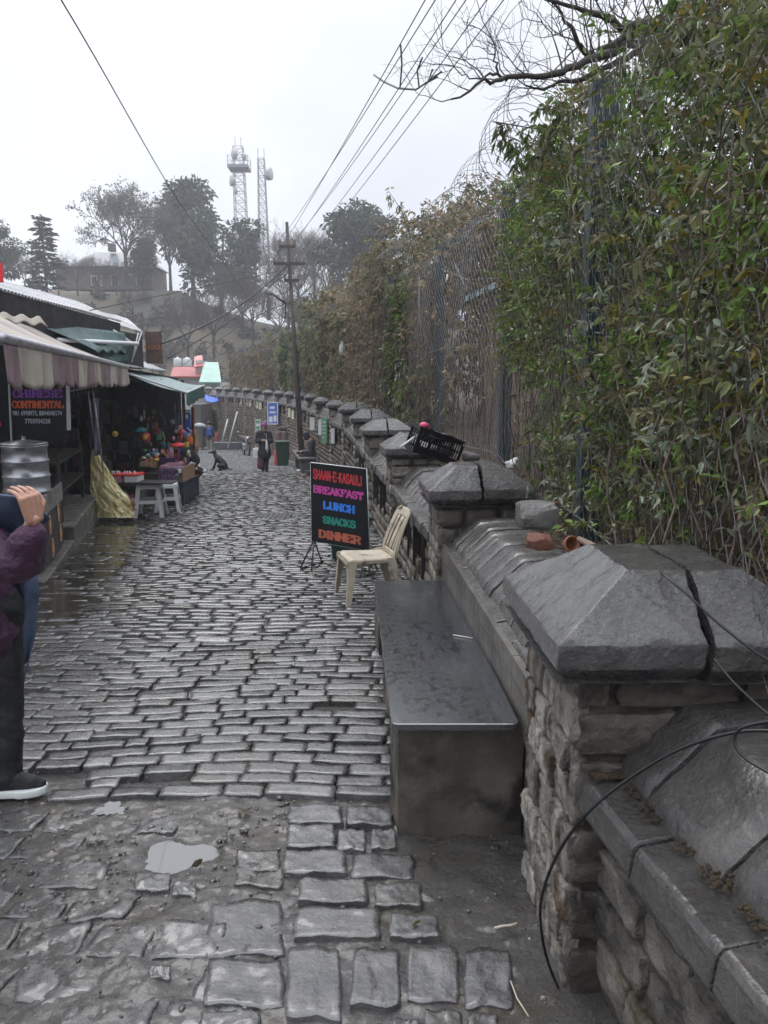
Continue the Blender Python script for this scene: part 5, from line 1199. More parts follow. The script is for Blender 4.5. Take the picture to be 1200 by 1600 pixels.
boxg('gift_box', 'small pink box on top of the purple jar rack', 250, 260, 727.5, 732, 15.3, .2, PNK)
boxg('gift_box', 'long dark purple box behind the jar rack', 249, 274, 716, 724, 16.1, .3, PUR)
boxg('gift_box', 'pink tray of trinkets on the navy table', 258, 284, 724, 729, 15.9, .5, PNK)
boxg('gift_box', 'white price card on the corner of the navy table', 278, 283, 733, 739, 14.93, .04, M['whitep'])
bottle('plastic_jar', 'tall pink plastic jar with a lid behind the purple boxes', 266, 697, 716, 16.3, .075, PNK, PNK, 'jar')
mb = MB(); mb.tube([U(253,703,16.2), U(260,714,16.2)], .035, 8); tag(mb.build('toy', ORG, None), 'orange toy leaning beside the tall pink jar', 'toy')
mb = MB(); mb.tube([U(278,694,16.0), U(279.5,722,16.0)], .012, 6); mb.lathe([(.02,.05),(.14,.02),(.18,-.03),(.17,-.03),(.02,.01)], U(278,695,16.0), 12); tag(mb.build('toy_umbrella', RED, None), 'small red handled parasol standing among the purple boxes', 'umbrella')
boxg('crate', 'brown cardboard crate of snacks on the dark table', 218, 235, 722, 729, 15.4, .5, CARD, 'crate')
boxg('cardboard_flap', 'slanting cardboard flap beside the snack crate', 234, 245, 717, 731, 15.5, .03, CARD, 'board')
rs = np.random.RandomState(12)
pal = [M['whitep'], YEL, GRN, LIL, PNK, CARD, CYA, M['cream'], ORG]
for i in range(22):
    px = rs.uniform(221, 246); py = rs.uniform(703, 720); c_ = U(px, py, 15.5+rs.uniform(0, .5)); mb = MB(); mb.ball(c_, (rs.uniform(.03,.07), .04, rs.uniform(.03,.06)), 7)
    tag(mb.build('snack_packet', pal[i % 9], None), 'shiny snack packet heaped in the cardboard crate', 'packet', 'snack packets heaped in the crate')
for i, (x0, x1) in enumerate(((173,190),(191,216))):
    T = goods('food_tub', ('small' if i == 0 else 'larger')+' clear plastic tub with a red lid rim beside the yellow sheet', 'tub', None, tuple(U((x0+x1)/2,755,13.4)))
    a_, b_ = U(x0+1,744,13.4), U(x1-1,755,13.4); mb = MB(); mb.box(((a_.x+b_.x)/2, 13.6, (a_.z+b_.z)/2), (b_.x-a_.x, .35, a_.z-b_.z)); mb.build('body', M['whitep'] if i else PNK, T, bevel=.02)
    mb = MB(); mb.box(((a_.x+b_.x)/2, 13.6, a_.z+.015), (b_.x-a_.x+.03, .38, .035)); mb.build('lid', RED, T, bevel=.01)
    mb = MB()
    for k in range(5): q = U(lerp(x0+3, x1-3, k/4), 741, 13.5); mb.tube([q-Vector((0,0,.03)), q+Vector((rs.uniform(-.04,.04),0,.06))], .012, 5)
    mb.build('spoon', M['whitep'], T)
boxg('bench_plank', 'dark plank carrying the red lidded tubs', 165, 222, 756, 760, 13.35, .6, M['darkwood'], 'bench')
for px in (170, 218): boxg('trestle', ('left' if px == 170 else 'right')+' dark trestle under the plank of red lidded tubs', px-2, px+2, 760.5, 800 if px == 170 else 797, 13.5, .4, M['darkwood'], 'trestle')
mb = MB(); c_ = U(200,790,13.1)
for i in range(5): mb.ball(c_+Vector((rs.uniform(-.25,.2), rs.uniform(0,.3), rs.uniform(-.03,.12))), (.17,.16,.14), 10)
o = remesh(mb, 'sack', paint('grey_sacking', (.16,.15,.15), .7), None, .03); tag(o, 'crumpled grey sack under the plank between the yellow sheet and the stool', 'sack')
# hanging things
for i, (px, py, r, mt, lb) in enumerate(((284,677,.09,RED,'red ball hanging at the street end of the stall'),(281,668,.06,PNK,'pinkish ball hanging above the red one'),(288,679,.08,BLUE,'dark blue ball hanging right of the red one'),(275.5,674,.045,M['whitep'],'small white ball hanging left of the red one'))):
    mb = MB(); c_ = U(px, py, 17.2); mb.ball(c_, r, 14); mb.tube([c_, c_+Vector((0,0,.6))], .004, 4); tag(mb.build('hanging_ball', mt, None), lb, 'ball', 'balls hanging at the stall')
T = goods('pinwheel', 'red toy wheel with a yellow centre hanging in the dark stall', 'toy', None, tuple(U(227,683,15.8)))
c_ = U(227,683,15.8)
for r0, mt, e in ((.11, RED, 0), (.055, YEL, -.02)):
    mb = MB(); mb.lathe([(.01,0),(r0,0),(r0,.015),(.01,.02)], c_+Vector((0,e,0)), 20, Matrix.Rotation(PI/2, 3, 'X')); mb.build('rim' if r0 > .1 else 'hub', mt, T)
mb = MB(); mb.ball(U(221,672,15.7), (.11,.11,.06), 12); mb.box(U(215,674,15.6), (.12,.1,.015)); tag(mb.build('cap', CYA, None), 'teal cloth cap hanging above the red toy wheel', 'cap')
mb = MB(); mb.lathe([(.01,0),(.055,0),(.05,.02),(.01,.025)], U(180,678,14.2), 18, Matrix.Rotation(PI/2, 3, 'X')); tag(mb.build('brass_plate', YEL, None), 'small round brass plate glinting in the dark shop', 'plate')
T = goods('banner', 'blue hanging banner with white marks at the end of the green awning', 'banner', None, tuple(U(294,678,17.6)))
a_, b_ = U(288.5,640,17.6), U(298.5,676,17.6); mb = MB(); mb.box(((a_.x+b_.x)/2, 17.6, (a_.z+b_.z)/2), (b_.x-a_.x, .02, a_.z-b_.z)); mb.build('panel', BLUE, T)
mb = MB(); mb.ball(U(291.5,651,17.57), (.035,.006,.06), 12); mb.build('marking', M['whitep'], T); mb = MB(); mb.box(U(293,643,17.58), (.09,.006,.05)); mb.build('marking', M['whitep'], T); mb = MB(); mb.tube([U(292,668,17.58), U(298,674,17.58)], .012, 4); mb.build('marking', M['whitep'], T)
mb = MB()
def scf(u, v): py = lerp(672, 724, v); l = np.interp(v, [0,.3,.6,1], [298,300,301,303]); r = np.interp(v, [0,.25,.5,.75,1], [305,308,312,308,304]); return U(lerp(l, r, u), py, 17.4+.05*math.sin(u*6+v*4))
mb.grid(scf, 10, 20, smooth=True); tag(mb.build('shawl', [mat('orange_brown_shawl', (.25,.12,.06), (.5,.3,.17), 7, (.6, .8))], None, solid=.015), 'orange brown shawl hanging at the street end of the stall', 'shawl')
mb = MB()
def scg(u, v): py = lerp(636, 690, v); return U(lerp(299, 303.5, u), py, 17.9+.03*math.sin(u*6))
mb.grid(scg, 6, 10, smooth=True); tag(mb.build('shawl', [paint('rust_red_cloth', (.2,.06,.04), .7)], None, solid=.02), 'rust red cloth hanging beside the blue banner', 'shawl')
mb = MB(); c_ = U(293,705,16.8)
for i in range(7): mb.ball(c_+Vector((rs.uniform(-.1,.12), rs.uniform(0,.2), rs.uniform(-.3,.25))), (.14,.14,.15), 10)
tag(remesh(mb, 'coat_bundle', [mat('black_coat', (.01,.01,.012), (.03,.03,.035), 8, (.6, .8))], None, .03), 'bundle of black coats behind the wicker basket', 'bundle')
T = goods('basket', 'dark wicker basket of small white things tilted toward the lane', 'basket', None, tuple(U(301,748,16.4)))
c_ = U(300,745,16.4); ax_ = Matrix.Rotation(.5, 3, 'Y'); mb = MB(); mb.lathe([(.12,-.02),(.19,.22),(.2,.23),(.17,.2),(.1,.0)], c_, 14, ax_); mb.build('body', paint('dark_wicker', (.05,.03,.02), .7), T)
mb = MB()
for i in range(16): a_ = rs.uniform(0, 2*PI); mb.ball(c_+ax_@Vector((.19*math.cos(a_), .19*math.sin(a_), .24)), .028, 6)
mb.build('contents', M['whitep'], T)
for i, (x0, x1, y0, y1, D) in enumerate(((284.5,299,759,777,16.1),(299,306.5,753,769.5,17.2))):
    T = goods('bucket', ('larger white square bucket full of green and yellow flowers' if i == 0 else 'smaller white bucket half hidden behind the flower bucket'), 'bucket', None, tuple(U((x0+x1)/2, y1, D)))
    a_, b_ = U(x0, y0, D), U(x1, y1, D); w_ = b_.x-a_.x; x_ = (a_.x+b_.x)/2; P = []
    mb = MB(); P = [Vector((x_+sx*w_*.42, D+.1+sy*.09, b_.z)) for sx, sy in ((-1,-1),(1,-1),(1,1),(-1,1))]+[Vector((x_+sx*w_*.5, D+.1+sy*.11, a_.z)) for sx, sy in ((-1,-1),(1,-1),(1,1),(-1,1))]; mb.hexa(P); mb.build('body', M['whitep'], T, bevel=.01)
    mb = MB(); mb.hexa([Vector((x_+sx*w_*.54, D+.1+sy*.125, a_.z-.03)) for sx, sy in ((-1,-1),(1,-1),(1,1),(-1,1))]+[Vector((x_+sx*w_*.54, D+.1+sy*.125, a_.z+.0)) for sx, sy in ((-1,-1),(1,-1),(1,1),(-1,1))]); mb.build('rim', M['whitep'], T)
    if i == 0:
        mb = MB(); P = []; Dd = []
        for k in range(170): P.append((x_+rs.uniform(-.5,.5)*w_*.9, D+.1+rs.uniform(-.08,.1), a_.z-.01)); Dd.append((rs.normal()*.5, rs.normal()*.5, 1))
        leafset(mb, P, Dd, rs.uniform(.05, .2, 170), .03, rs.rand(170), 0, .1, 3); k = len(mb.mi); mb.mi = [int(j*3/k) if True else 0 for j in range(k)]
        rs.shuffle(mb.mi); mb.mi = [int(m_) for m_ in mb.mi]; mb.build('flowers', [GRN, YEL, M['cream']], T)
# dim stock inside the shops: shelves of packets
GI = 'dim packets stacked in the dark shops'
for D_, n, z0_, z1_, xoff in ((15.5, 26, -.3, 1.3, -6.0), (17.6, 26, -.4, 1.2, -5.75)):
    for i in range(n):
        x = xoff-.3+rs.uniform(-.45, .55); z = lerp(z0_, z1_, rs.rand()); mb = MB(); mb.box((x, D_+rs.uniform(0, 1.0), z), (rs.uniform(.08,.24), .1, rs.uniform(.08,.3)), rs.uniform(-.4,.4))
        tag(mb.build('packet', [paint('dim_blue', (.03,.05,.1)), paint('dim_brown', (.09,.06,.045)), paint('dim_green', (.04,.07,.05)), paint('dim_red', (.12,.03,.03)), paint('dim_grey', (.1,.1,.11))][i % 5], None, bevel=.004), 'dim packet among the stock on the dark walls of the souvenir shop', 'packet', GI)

GT2 = 'small trinkets crowded on and over the souvenir stall'
pal2 = [RED, YEL, BLUE, GRN, PNK, ORG, PUR, CYA, M['whitep'], LIL, CARD, M['cream']]
for i in range(64):
    if i < 34: px = rs.uniform(250, 297); py = rs.uniform(686, 729); D_ = rs.uniform(15.9, 17.4)
    else: px = rs.uniform(214, 284); py = rs.uniform(632, 700); D_ = rs.uniform(16, 18.3)
    c_ = U(px, py, D_); mb = MB(); a_ = rs.uniform(.03, .075); k_ = i % 4
    if k_ == 0: mb.box(c_, (a_*1.6, a_, a_*2), rs.uniform(-.6, .6))
    elif k_ == 1: mb.lathe([(a_*.5,-a_),(a_*.6,0),(a_*.3,a_),(a_*.25,a_*1.3)], c_, 9)
    elif k_ == 2: mb.ball(c_, (a_*.8, a_*.6, a_), 8)
    else: mb.tube([c_, c_+Vector((rs.uniform(-.06,.06), 0, .18))], a_*.35, 6)
    tag(mb.build('trinket', pal2[(i*5+i//12) % 12], None, bevel=.004 if k_ == 0 else 0), 'small coloured trinket among those crowded on and over the souvenir stall', 'trinket', GT2)
# ------------------------------------------------------------------ far hill: trees, house, masts, roofs
M['fbark'] = mat('grey_bark', (.035,.03,.027), (.07,.06,.055), 1.5, (.6, .8), tone=.3)
M['ever'] = mat('evergreen_leaf', (.028,.042,.026), (.055,.075,.042), .5, (.5, .7), tone=.6, trans=.15)
M['twiggy'] = mat('winter_twig', (.075,.06,.05), (.12,.1,.085), 1, (.6, .8), tone=.4)
M['bud'] = mat('grey_green_bud', (.07,.072,.055), (.1,.1,.075), 1, (.6, .8), tone=.5)
def hz_(x, y): return float(hill(np.array(x), np.array(y)))
def ground(px, D): 
    x = (px-600)/1200*D/1.0*1.0; return Vector((x, D, hz_(x, D)))
def topz(py, D): return U(600, py, D).z
GT = 'bare winter trees on the hill'
def fartree(lab, px, D, top, kind, seed, base=None, w=1.0, group=GT, leaf=0, lean=0):
    rs = np.random.RandomState(seed); b = ground(px, D); b.z -= .5
    if base is not None: b.z = topz(base, D)
    zt = topz(top, D); H = zt-b.z
    T = thing('bare_tree' if kind == 'bare' else 'evergreen_tree', lab, 'tree', tuple(b), group=group); tr = MB(); cr = MB()
    if kind == 'bare':
        n0 = 5
        stem_h = H*.3; pts = [b, b+Vector((lean*.3, 0, stem_h*.5)), b+Vector((lean, 0, stem_h))]
        r = H*.017; tr.tube(pts, [r*1.3, r, r*.9], 7, cap=False)
        for i in range(n0):
            a = 2*PI*i/n0+rs.rand(); d = Vector((math.cos(a)*.55*w, math.sin(a)*.55*w, 1)).normalized()
            twigs(cr, pts[-1]-Vector((0,0,stem_h*.15*rs.rand())), d, H*.27, r*.62, 5, rs, .22, 4 if i < 3 else 3, .12, .72, 3, tr)
        if leaf:
            P = np.array([v for k, v in enumerate(cr.v) if k % 5 == 0]); P = P[P[:, 2] > b.z+H*.35]; P = P[rs.permutation(len(P))[:leaf]]
            leafset(cr, P, rand_unit(rs, len(P)), .3, .18, rs.rand(len(P)), 1, 0, seed)
        tr.build('trunk', M['fbark'], T); cr.build('crown', [M['twiggy'], M['bud']], T)
    elif kind == 'fir':
        tr.tube([b, b+Vector((0,0,H*.6)), b+Vector((0,0,H))], [H*.018, H*.011, .03], 6); P = []; Dd = []
        z = .18
        while z < 1:
            rad = H*.27*w*(1-z)**.75*(1 if z > .3 else .8)+.15; nb = 7
            for k in range(nb):
                a = 2*PI*rs.rand(); ln = rad*rs.uniform(.6, 1.15); e = b+Vector((0,0,H*z)); d = Vector((math.cos(a), math.sin(a), .12)); tr.tube([e, e+d*ln], [.05, .02], 3, cap=False)
                for s_ in range(int(6+ln*5)): t = rs.rand()**.7; q = e+d*ln*t+Vector((rs.normal()*.3*t, rs.normal()*.3*t, rs.normal()*.08-.12*t)); P.append(tuple(q)); Dd.append((d.x+rs.normal()*.6, d.y+rs.normal()*.6, rs.normal()*.15))
            z += .055
        leafset(cr, P, Dd, rs.uniform(.5, 1.1, len(P)), .3, rs.rand(len(P)), 0, .15, seed); tr.build('trunk', M['fbark'], T); cr.build('crown', M['ever'], T)
    else:       # broad dense evergreen
        tr.tube([b, b+Vector((lean,0,H*.4)), b+Vector((lean*1.5,0,H*.8))], [H*.022, H*.016, .1], 6); P = []; Dd = []; n = int(5200)
        cl = []
        for k in range(26):
            a = 2*PI*rs.rand(); zz = rs.uniform(.28, .92); rr = H*.30*w*math.sin(PI*min(1, (zz-.1)*1.05))**.6*rs.uniform(.3, 1); cl.append((Vector((math.cos(a)*rr+lean, math.sin(a)*rr*.7, H*zz)), H*rs.uniform(.09, .16)))
        for c_, r_ in cl:
            tr.tube([b+Vector((lean,0,H*.35)), b+c_], [H*.008, .03], 3, cap=False)
            for k in range(n//26):
                v = rand_unit(rs, 1)[0]*r_*rs.uniform(.5, 1.08); P.append((b.x+c_.x+v[0], b.y+c_.y+v[1], b.z+c_.z+v[2]*.8)); Dd.append(tuple(v+np.array([0,0,-.2*r_])+rs.normal(size=3)*.4))
        leafset(cr, P, Dd, rs.uniform(.45, 1.1, len(P))*H/20, .42*H/20, rs.rand(len(P)), 0, .2, seed); tr.build('trunk', M['fbark'], T); cr.build('crown', M['ever'], T)
GE = 'evergreen trees on the hill'
fartree('tall spreading bare tree with a fan crown above the house', 212, 122, 266, 'bare', 1, 448, 1.35, leaf=5000)
fartree('slimmer bare tree just right of the big fan crowned one', 278, 124, 315, 'bare', 2, 458, .9, leaf=2600)
fartree('layered dark fir standing alone left of the house', 90, 105, 334, 'fir', 3, 475, .9, GE)
fartree('dense dark evergreen at the left edge beyond the tin roof', 22, 112, 345, 'ever', 4, 462, .95, GE)
fartree('small bare tree between the left evergreen and the lone fir', 58, 110, 388, 'bare', 5, 462, .8)
fartree('low bare tree in front of the house front', 137, 116, 385, 'bare', 6, 462, 1.2)
fartree('low bare tree before the left end of the house', 108, 117, 395, 'bare', 41, 462, 1.3)
fartree('low bare tree before the middle of the house roof', 166, 119, 392, 'bare', 42, 462, 1.2)
fartree('low bare tree before the arched openings', 196, 117, 398, 'bare', 43, 462, 1.2)
fartree('dark pointed evergreen behind the right end of the house', 237, 130, 362, 'ever', 7, 452, .7, GE)
fartree('tallest evergreen left of the dish tower', 312, 128, 282, 'ever', 8, 470, .62, GE)
fartree('broad drooping dark evergreen below the dish tower', 352, 116, 322, 'ever', 9, 500, 1.2, GE, lean=.5)
fartree('bare rounded tree between the two masts', 425, 128, 335, 'bare', 10, 500, 1.1)
fartree('bare rounded tree right of the thinner mast', 470, 122, 340, 'bare', 11, 500, 1.2)
fartree('big hazy dark evergreen dome right of the utility pole', 562, 100, 326, 'ever', 12, 500, 1.35, GE)
fartree('shaggy evergreen top poking over the big hazy dome', 565, 108, 310, 'ever', 13, 470, .55, GE)
fartree('bare tree behind the left edge of the hazy dome', 515, 112, 345, 'bare', 14, 500, 1.0)
fartree('dim bare tree low behind the utility pole', 440, 84, 430, 'bare', 15, 545, 1.3)
fartree('dim bare tree on the slope right of the utility pole', 510, 78, 405, 'bare', 16, 540, 1.3)
fartree('dim bare tree on the slope below the broad evergreen', 340, 88, 440, 'bare', 17, 560, 1.0)
fartree('small bare tree on the grassy slope above the signboard', 218, 88, 440, 'bare', 18, 505, 1.2)
fartree('bare tree on the slope above the red roof', 300, 82, 455, 'bare', 19, 560, 1.3)
fartree('thin dim bare tree left of the lamp on the pole', 400, 92, 420, 'bare', 20, 540, 1.0)
fartree('grey bare tree above the brown thicket near the wire coil', 745, 62, 315, 'bare', 23, 440, 1.5)
fartree('hazy grey bare tree over the fence corner', 650, 74, 350, 'bare', 24, 460, 1.2)
fartree('hazy bare tree left of the dish tower foot', 395, 135, 350, 'bare', 31, 470, 1.2)
fartree('hazy bare tree between the thin mast and the dome', 495, 128, 350, 'bare', 32, 470, 1.3)
fartree('hazy bare tree over the right shoulder of the dome', 615, 118, 355, 'bare', 33, 470, 1.2)
fartree('dim bare tree behind the cross arms', 455, 98, 385, 'bare', 34, 520, 1.2)
fartree('dim bare tree beside the pole lamp', 385, 100, 400, 'bare', 35, 530, 1.2)
fartree('dim bare tree nearest the foot of the slope', 470, 70, 455, 'bare', 25, 560, 1.3)
# far wood at the foot of the hill reads as one mass
rs = np.random.RandomState(31); cr = MB()
for k in range(430):
    px = rs.uniform(150, 760) if k > 90 else rs.uniform(330, 760); D = rs.uniform(66, 118) if k > 90 else rs.uniform(66, 100); b = ground(px, D); h = rs.uniform(2, 5.5) if k <= 90 else rs.uniform(.7, 1.8); P = rand_unit(rs, 90)*np.array([h*.4, h*.4, h*.45])+np.array([b.x, b.y, b.z+h*.5]); leafset(cr, P, rand_unit(rs, 90), rs.uniform(.3, .9, 90), .22, rs.rand(90), 0 if k % 3 else 1, .2, k)
tag(cr.build('scrub', [M['twiggy'], M['ever']], None), 'dim grey brown scrub covering the foot of the hill behind the pole', 'scrub', kind='stuff')
# hill house
HM = mat('hill_house_brick', (.07,.05,.042), (.12,.09,.075), .8, (.7, .9)); RT = mat('hill_house_tin', (.11,.125,.14), (.18,.2,.215), .3, (.4, .6))
D = 132.; HH = thing('hill_house', 'long brick bungalow with a grey tin roof and arched openings on the hill crest', 'house', tuple(U(150,447,D)))
def hb(mb, x0, x1, y0, y1, D, dep, **k): a, b = U(x0, y0, D), U(x1, y1, D); mb.box(((a.x+b.x)/2, D+dep/2, (a.z+b.z)/2), (b.x-a.x, dep, a.z-b.z), **k)
mb = MB(); hb(mb, 86, 238, 415, 452, D, 9); mb.build('wall', HM, HH)
def gable(mb, x0, x1, y0, y1, D, dep, over=.5):
    a, b = U(x0, y0, D), U(x1, y1, D); xa, xb, zt, zb = a.x, b.x, a.z, b.z
    mb.add([(xa-over, D-over, zb), (xb+over, D-over, zb), (xb+over, D+dep+over, zb), (xa-over, D+dep+over, zb), (xa+dep*.25, D+dep/2, zt), (xb-dep*.25, D+dep/2, zt)], [(0,1,5,4),(1,2,5),(2,3,4,5),(3,0,4),(3,2,1,0)])
mb = MB(); gable(mb, 112, 205, 387, 416, D, 9); gable(mb, 186, 240, 398, 417, D-.4, 7); rf = mb.build('roof', RT, HH)
mb = MB(); hb(mb, 168, 178, 380, 392, D+3, 1.2); WM[rf.name] = WM[HH.name]; mb.build('chimney', HM, rf)
DKW = flat('dark_window_glass', (.02,.025,.03), .2); WTR = paint('white_trim', (.5,.5,.48))
for x0, x1 in ((142,152),(156,160)):
    mb = MB(); hb(mb, x0, x1, 430, 447, D-.12, .1); w = mb.build('window', WTR, HH); WM[w.name] = WM[HH.name]; mb = MB(); hb(mb, x0+1, x1-1, 432, 445, D-.2, .06); mb.build('pane', DKW, w)
for x0, x1 in ((173,186),(196,214)):
    mb = MB(); a, b = U(x0, 428, D-.15), U(x1, 446, D-.15); n = 14; w_ = (b.x-a.x)/2; cx = (a.x+b.x)/2
    poly = [(-w_, b.z), (w_, b.z)]+[(w_*math.cos(PI*i/n), a.z-w_*.6+w_*.6*math.sin(PI*i/n)) for i in range(n+1)]
    for m_, s_, yy in ((0, 1.0, 0), (1, .82, -.05)):
        mb.add([(cx+x*s_, D-.15+yy, b.z+(z-b.z)*(.93 if m_ else 1)) for x, z in poly], [tuple(range(len(poly)))], mat=m_)
    mb.build('arched_window', [WTR, DKW], HH)
H2 = thing('hill_house', 'pale roofed building half hidden below the masts', 'house', tuple(U(475,480,105)))
mb = MB(); hb(mb, 455, 492, 468, 500, 105, 8); mb.build('wall', mat('pale_hill_wall', (.25,.23,.2), (.3,.28,.25), 1, (.7, .9)), H2); mb = MB(); gable(mb, 452, 495, 456, 470, 105, 8); mb.build('roof', RT, H2)
# lattice masts
def mast(lab, px, D, top, base, wb, wt, dishes, plat, lean=0, kind='communication_mast'):
    b = U(px[1], base, D); t = U(px[0], top, D); T = thing(kind, lab, 'tower', tuple(b)); mb = MB(); n = 14; H = t.z-b.z
    def cor(k, q): c_ = b.lerp(t, q); w = lerp(wb, wt, q)/2; sx, sy = ((-1,-1),(1,-1),(1,1),(-1,1))[k]; return c_+Vector((sx*w, sy*w, 0))
    for k in range(4): mb.tube([cor(k, 0), cor(k, 1)], .06, 4)
    for i in range(n):
        for k in range(4):
            k2 = (k+1) % 4; mb.tube([cor(k, i/n), cor(k2, (i+1)/n)], .035, 3, cap=False); mb.tube([cor(k2, i/n), cor(k, (i+1)/n)], .035, 3, cap=False); mb.tube([cor(k, (i+1)/n), cor(k2, (i+1)/n)], .05, 3, cap=False)
    mb.build('lattice', MST, T)
    for dx, dy in ((-.5,0),(.5,0)): mb = MB(); mb.tube([t+Vector((dx,dy,0)), t+Vector((dx,dy,1.6))], .05, 4); mb.build('antenna_rod', MST, T)
    if plat:
        c_ = U(plat[0], plat[1], D); mb = MB(); mb.box(c_, (3.5, 3.5, .5)); 
        for sx, sy in ((-1,-1),(1,-1),(1,1),(-1,1)): mb.tube([c_+Vector((sx*1.7, sy*1.7, 0)), c_+Vector((sx*1.7, sy*1.7, 1.7))], .05, 4)
        for z in (.9, 1.7):
            P = [c_+Vector((sx*1.7, sy*1.7, z)) for sx, sy in ((-1,-1),(1,-1),(1,1),(-1,1),(-1,-1))]
            for a, q in zip(P, P[1:]): mb.tube([a, q], .04, 3)
        mb.build('platform', MST, T)
    for (x, y, r, ang) in dishes:
        r = r*.8
        c_ = U(x, y, D-1); ax = Matrix.Rotation(ang, 3, 'Z')@Matrix.Rotation(PI/2, 3, 'Y'); mb = MB(); mb.lathe([(.05,-.1),(r,0),(r,r*.75),(r*.97,r*.78),(.05,r*.8)], c_, 20, ax); mb.tube([c_, Vector((b.lerp(t, .8).x, D, c_.z))], .06, 4); mb.build('dish_antenna', DSH, T)
MST = mat('galvanised_lattice', (.2,.21,.23), (.3,.31,.33), .5, (.5, .7)); DSH = paint('white_dish', (.5,.5,.5))
mast('lattice mast carrying white drum dishes and a railed platform', (372, 380), 140, 230, 425, 2.3, 1.6, ((369,241,1.05,PI+.5),(380,245,.75,.3),(366,283,1.1,PI+.4),(370,298,.75,PI+.4)), (374,263))
mast('thinner lattice mast with one dish on its right side', (408, 414), 132, 248, 440, 1.7, 1.0, ((417,272,1.2,-.25),), None)
# village roofs at the lane end
TN = mat('red_tin_roof', (.3,.05,.05), (.4,.08,.075), 1, (.35, .5)); TG = mat('mint_tin_roof', (.10,.26,.21), (.16,.33,.27), 1, (.35, .5)); WH = mat('village_wall', (.4,.42,.42), (.5,.5,.5), 1, (.6, .8))
D = 62; V1 = thing('village_house', 'house with a red tin roof and a taller red gable at the lane end', 'house', tuple(U(295,610,D)))
mb = MB(); hb(mb, 268, 318, 588, 640, D, 4); hb(mb, 305, 316, 563, 590, D+.6, 2.4); mb.build('wall', WH, V1); mb = MB()
def slope4(mb, A, B_, C_, D__, th=.1): P = [U(*A), U(*B_), U(*C_), U(*D__)]; mb.hexa(P+[p+Vector((0,0,th)) for p in P])
slope4(mb, (266,590,D-.8), (321,590,D-.8), (317,575,D+4), (271,575,D+4)); slope4(mb, (303,575,D+.1), (318,573,D+.1), (316,557,D+2.4), (304,558,D+2.4)); mb.build('roof', TN, V1)
for i, x in enumerate((278, 293)):
    mb = MB(); c_ = U(x, 573, D-.6); mb.lathe([(.3,0),(.33,.05),(.33,.55),(.3,.62),(.12,.68),(.12,.74),(.02,.76)], c_, 16); tag(mb.build('water_tank', M['whitep'], None), ('left' if i == 0 else 'right')+' white water tank on the red roof', 'tank')
V2 = thing('village_house', 'pale house with a mint green tin roof right of the red one', 'house', tuple(U(327,620,58)))
D = 58; mb = MB(); hb(mb, 311, 345, 597, 645, D, 5); mb.build('wall', WH, V2); mb = MB(); slope4(mb, (311,599,D-.7), (346,599,D-.7), (341,568,D+3), (320,568,D+3)); rf = mb.build('roof', TG, V2)
mb = MB(); hb(mb, 316, 322, 607, 622, D-.1, .08); hb(mb, 327, 333, 607, 622, D-.1, .08); mb.build('window', DKW, V2)
mb = MB()
def btf(u, v): p = U(lerp(318,340,u), lerp(615,619,u), 53).lerp(U(lerp(321,342,u), 626, 51), v); return p+Vector((0,0,.12*math.sin(u*PI)*-1+.03*math.sin(u*30)))
mb.grid(btf, 20, 5, smooth=True); tag(mb.build('tarp_canopy', paint('bright_blue_tarp', (.02,.13,.6)), None, solid=.02), 'bright blue tarpaulin canopy at the far end of the lane', 'canopy')
for i, (x0, x1, y0, y1, D, cc) in enumerate(((316,327,640,690,52,(.12,.1,.085)),(300,316,632,700,46,(.08,.07,.065)))):
    mb = MB(); hb(mb, x0, x1, y0, y1, D, 3); tag(mb.build('booth', mat('booth_wall_%d' % i if False else 'booth_wall', cc, tuple(q*1.3 for q in cc), 2, (.6, .8)), None), ('brown' if i == 0 else 'grey')+' stall wall closing the lane end behind the walkers', 'wall')
# ------------------------------------------------------------------ utility pole, lamp, wires
PO = MB(); base = PZ(472, 694); base = Vector((U(472,690,26).x, 26, SLOPE*26)); tp = U(448, 347, 26)
UP = thing('utility_pole', 'tall leaning rusty utility pole with cross arms and a lamp rising by the far wall', 'pole', tuple(base))
M['pole'] = mat('rusty_pole', (.045,.035,.03), (.1,.075,.06), 3, (.5, .8), .3, 30)
def on(py): t = (tp.z-U(600, py, 26).z)/(tp.z-base.z); return tp.lerp(base, t)
mb = MB(); mb.tube([base, base.lerp(tp, .5), tp], [.105, .08, .05], 8); mb.build('shaft', M['pole'], UP)
INS = []
for x0, x1, y in ((436,462,386),(427,477,412.5),(444,467,415.5+23)):
    c_ = on(y); a, b = U(x0, y, 25.85), U(x1, y-1, 25.85); mb = MB(); mb.box((a+b)/2, ((b-a).length, .07, .09)); ca_ = mb.build('cross_arm', M['pole'], UP); WM[ca_.name] = WM[UP.name]
    ks = (.04, .96) if x1-x0 < 30 else (.04, .32, .72, .97)
    mb = MB()
    for k in ks:
        p = a.lerp(b, k); mb.lathe([(.02,0),(.05,.05),(.035,.1),(.055,.13),(.04,.2),(.01,.22)], p+Vector((0,0,.03)), 8); INS.append(p+Vector((0,0,.2)))
    for q, k in enumerate(ks): pass
    mb.build('insulators', mat('insulator_porcelain', (.2,.17,.15), (.25,.22,.2), 3, (.2, .3)) if 'ins' not in M else M['ins'], ca_)
mb = MB(); mb.tube([on(475), U(446,474,26), U(446,497,26), on(496)], .035, 5); mb.tube([U(446,474,26), U(424,458,25.9)], .04, 6); mb.build('lamp_arm', M['pole'], UP)
mb = MB(); a, b = U(426,460,25.9), U(410,449,25.8); mb.tube([a, a.lerp(b, .3), b], [.05, .11, .06], 8); mb.build('lamp_head', paint('grey_lamp', (.35,.36,.37)), UP)
M['cableb'] = flat('overhead_cable', (.02,.02,.022), .6)
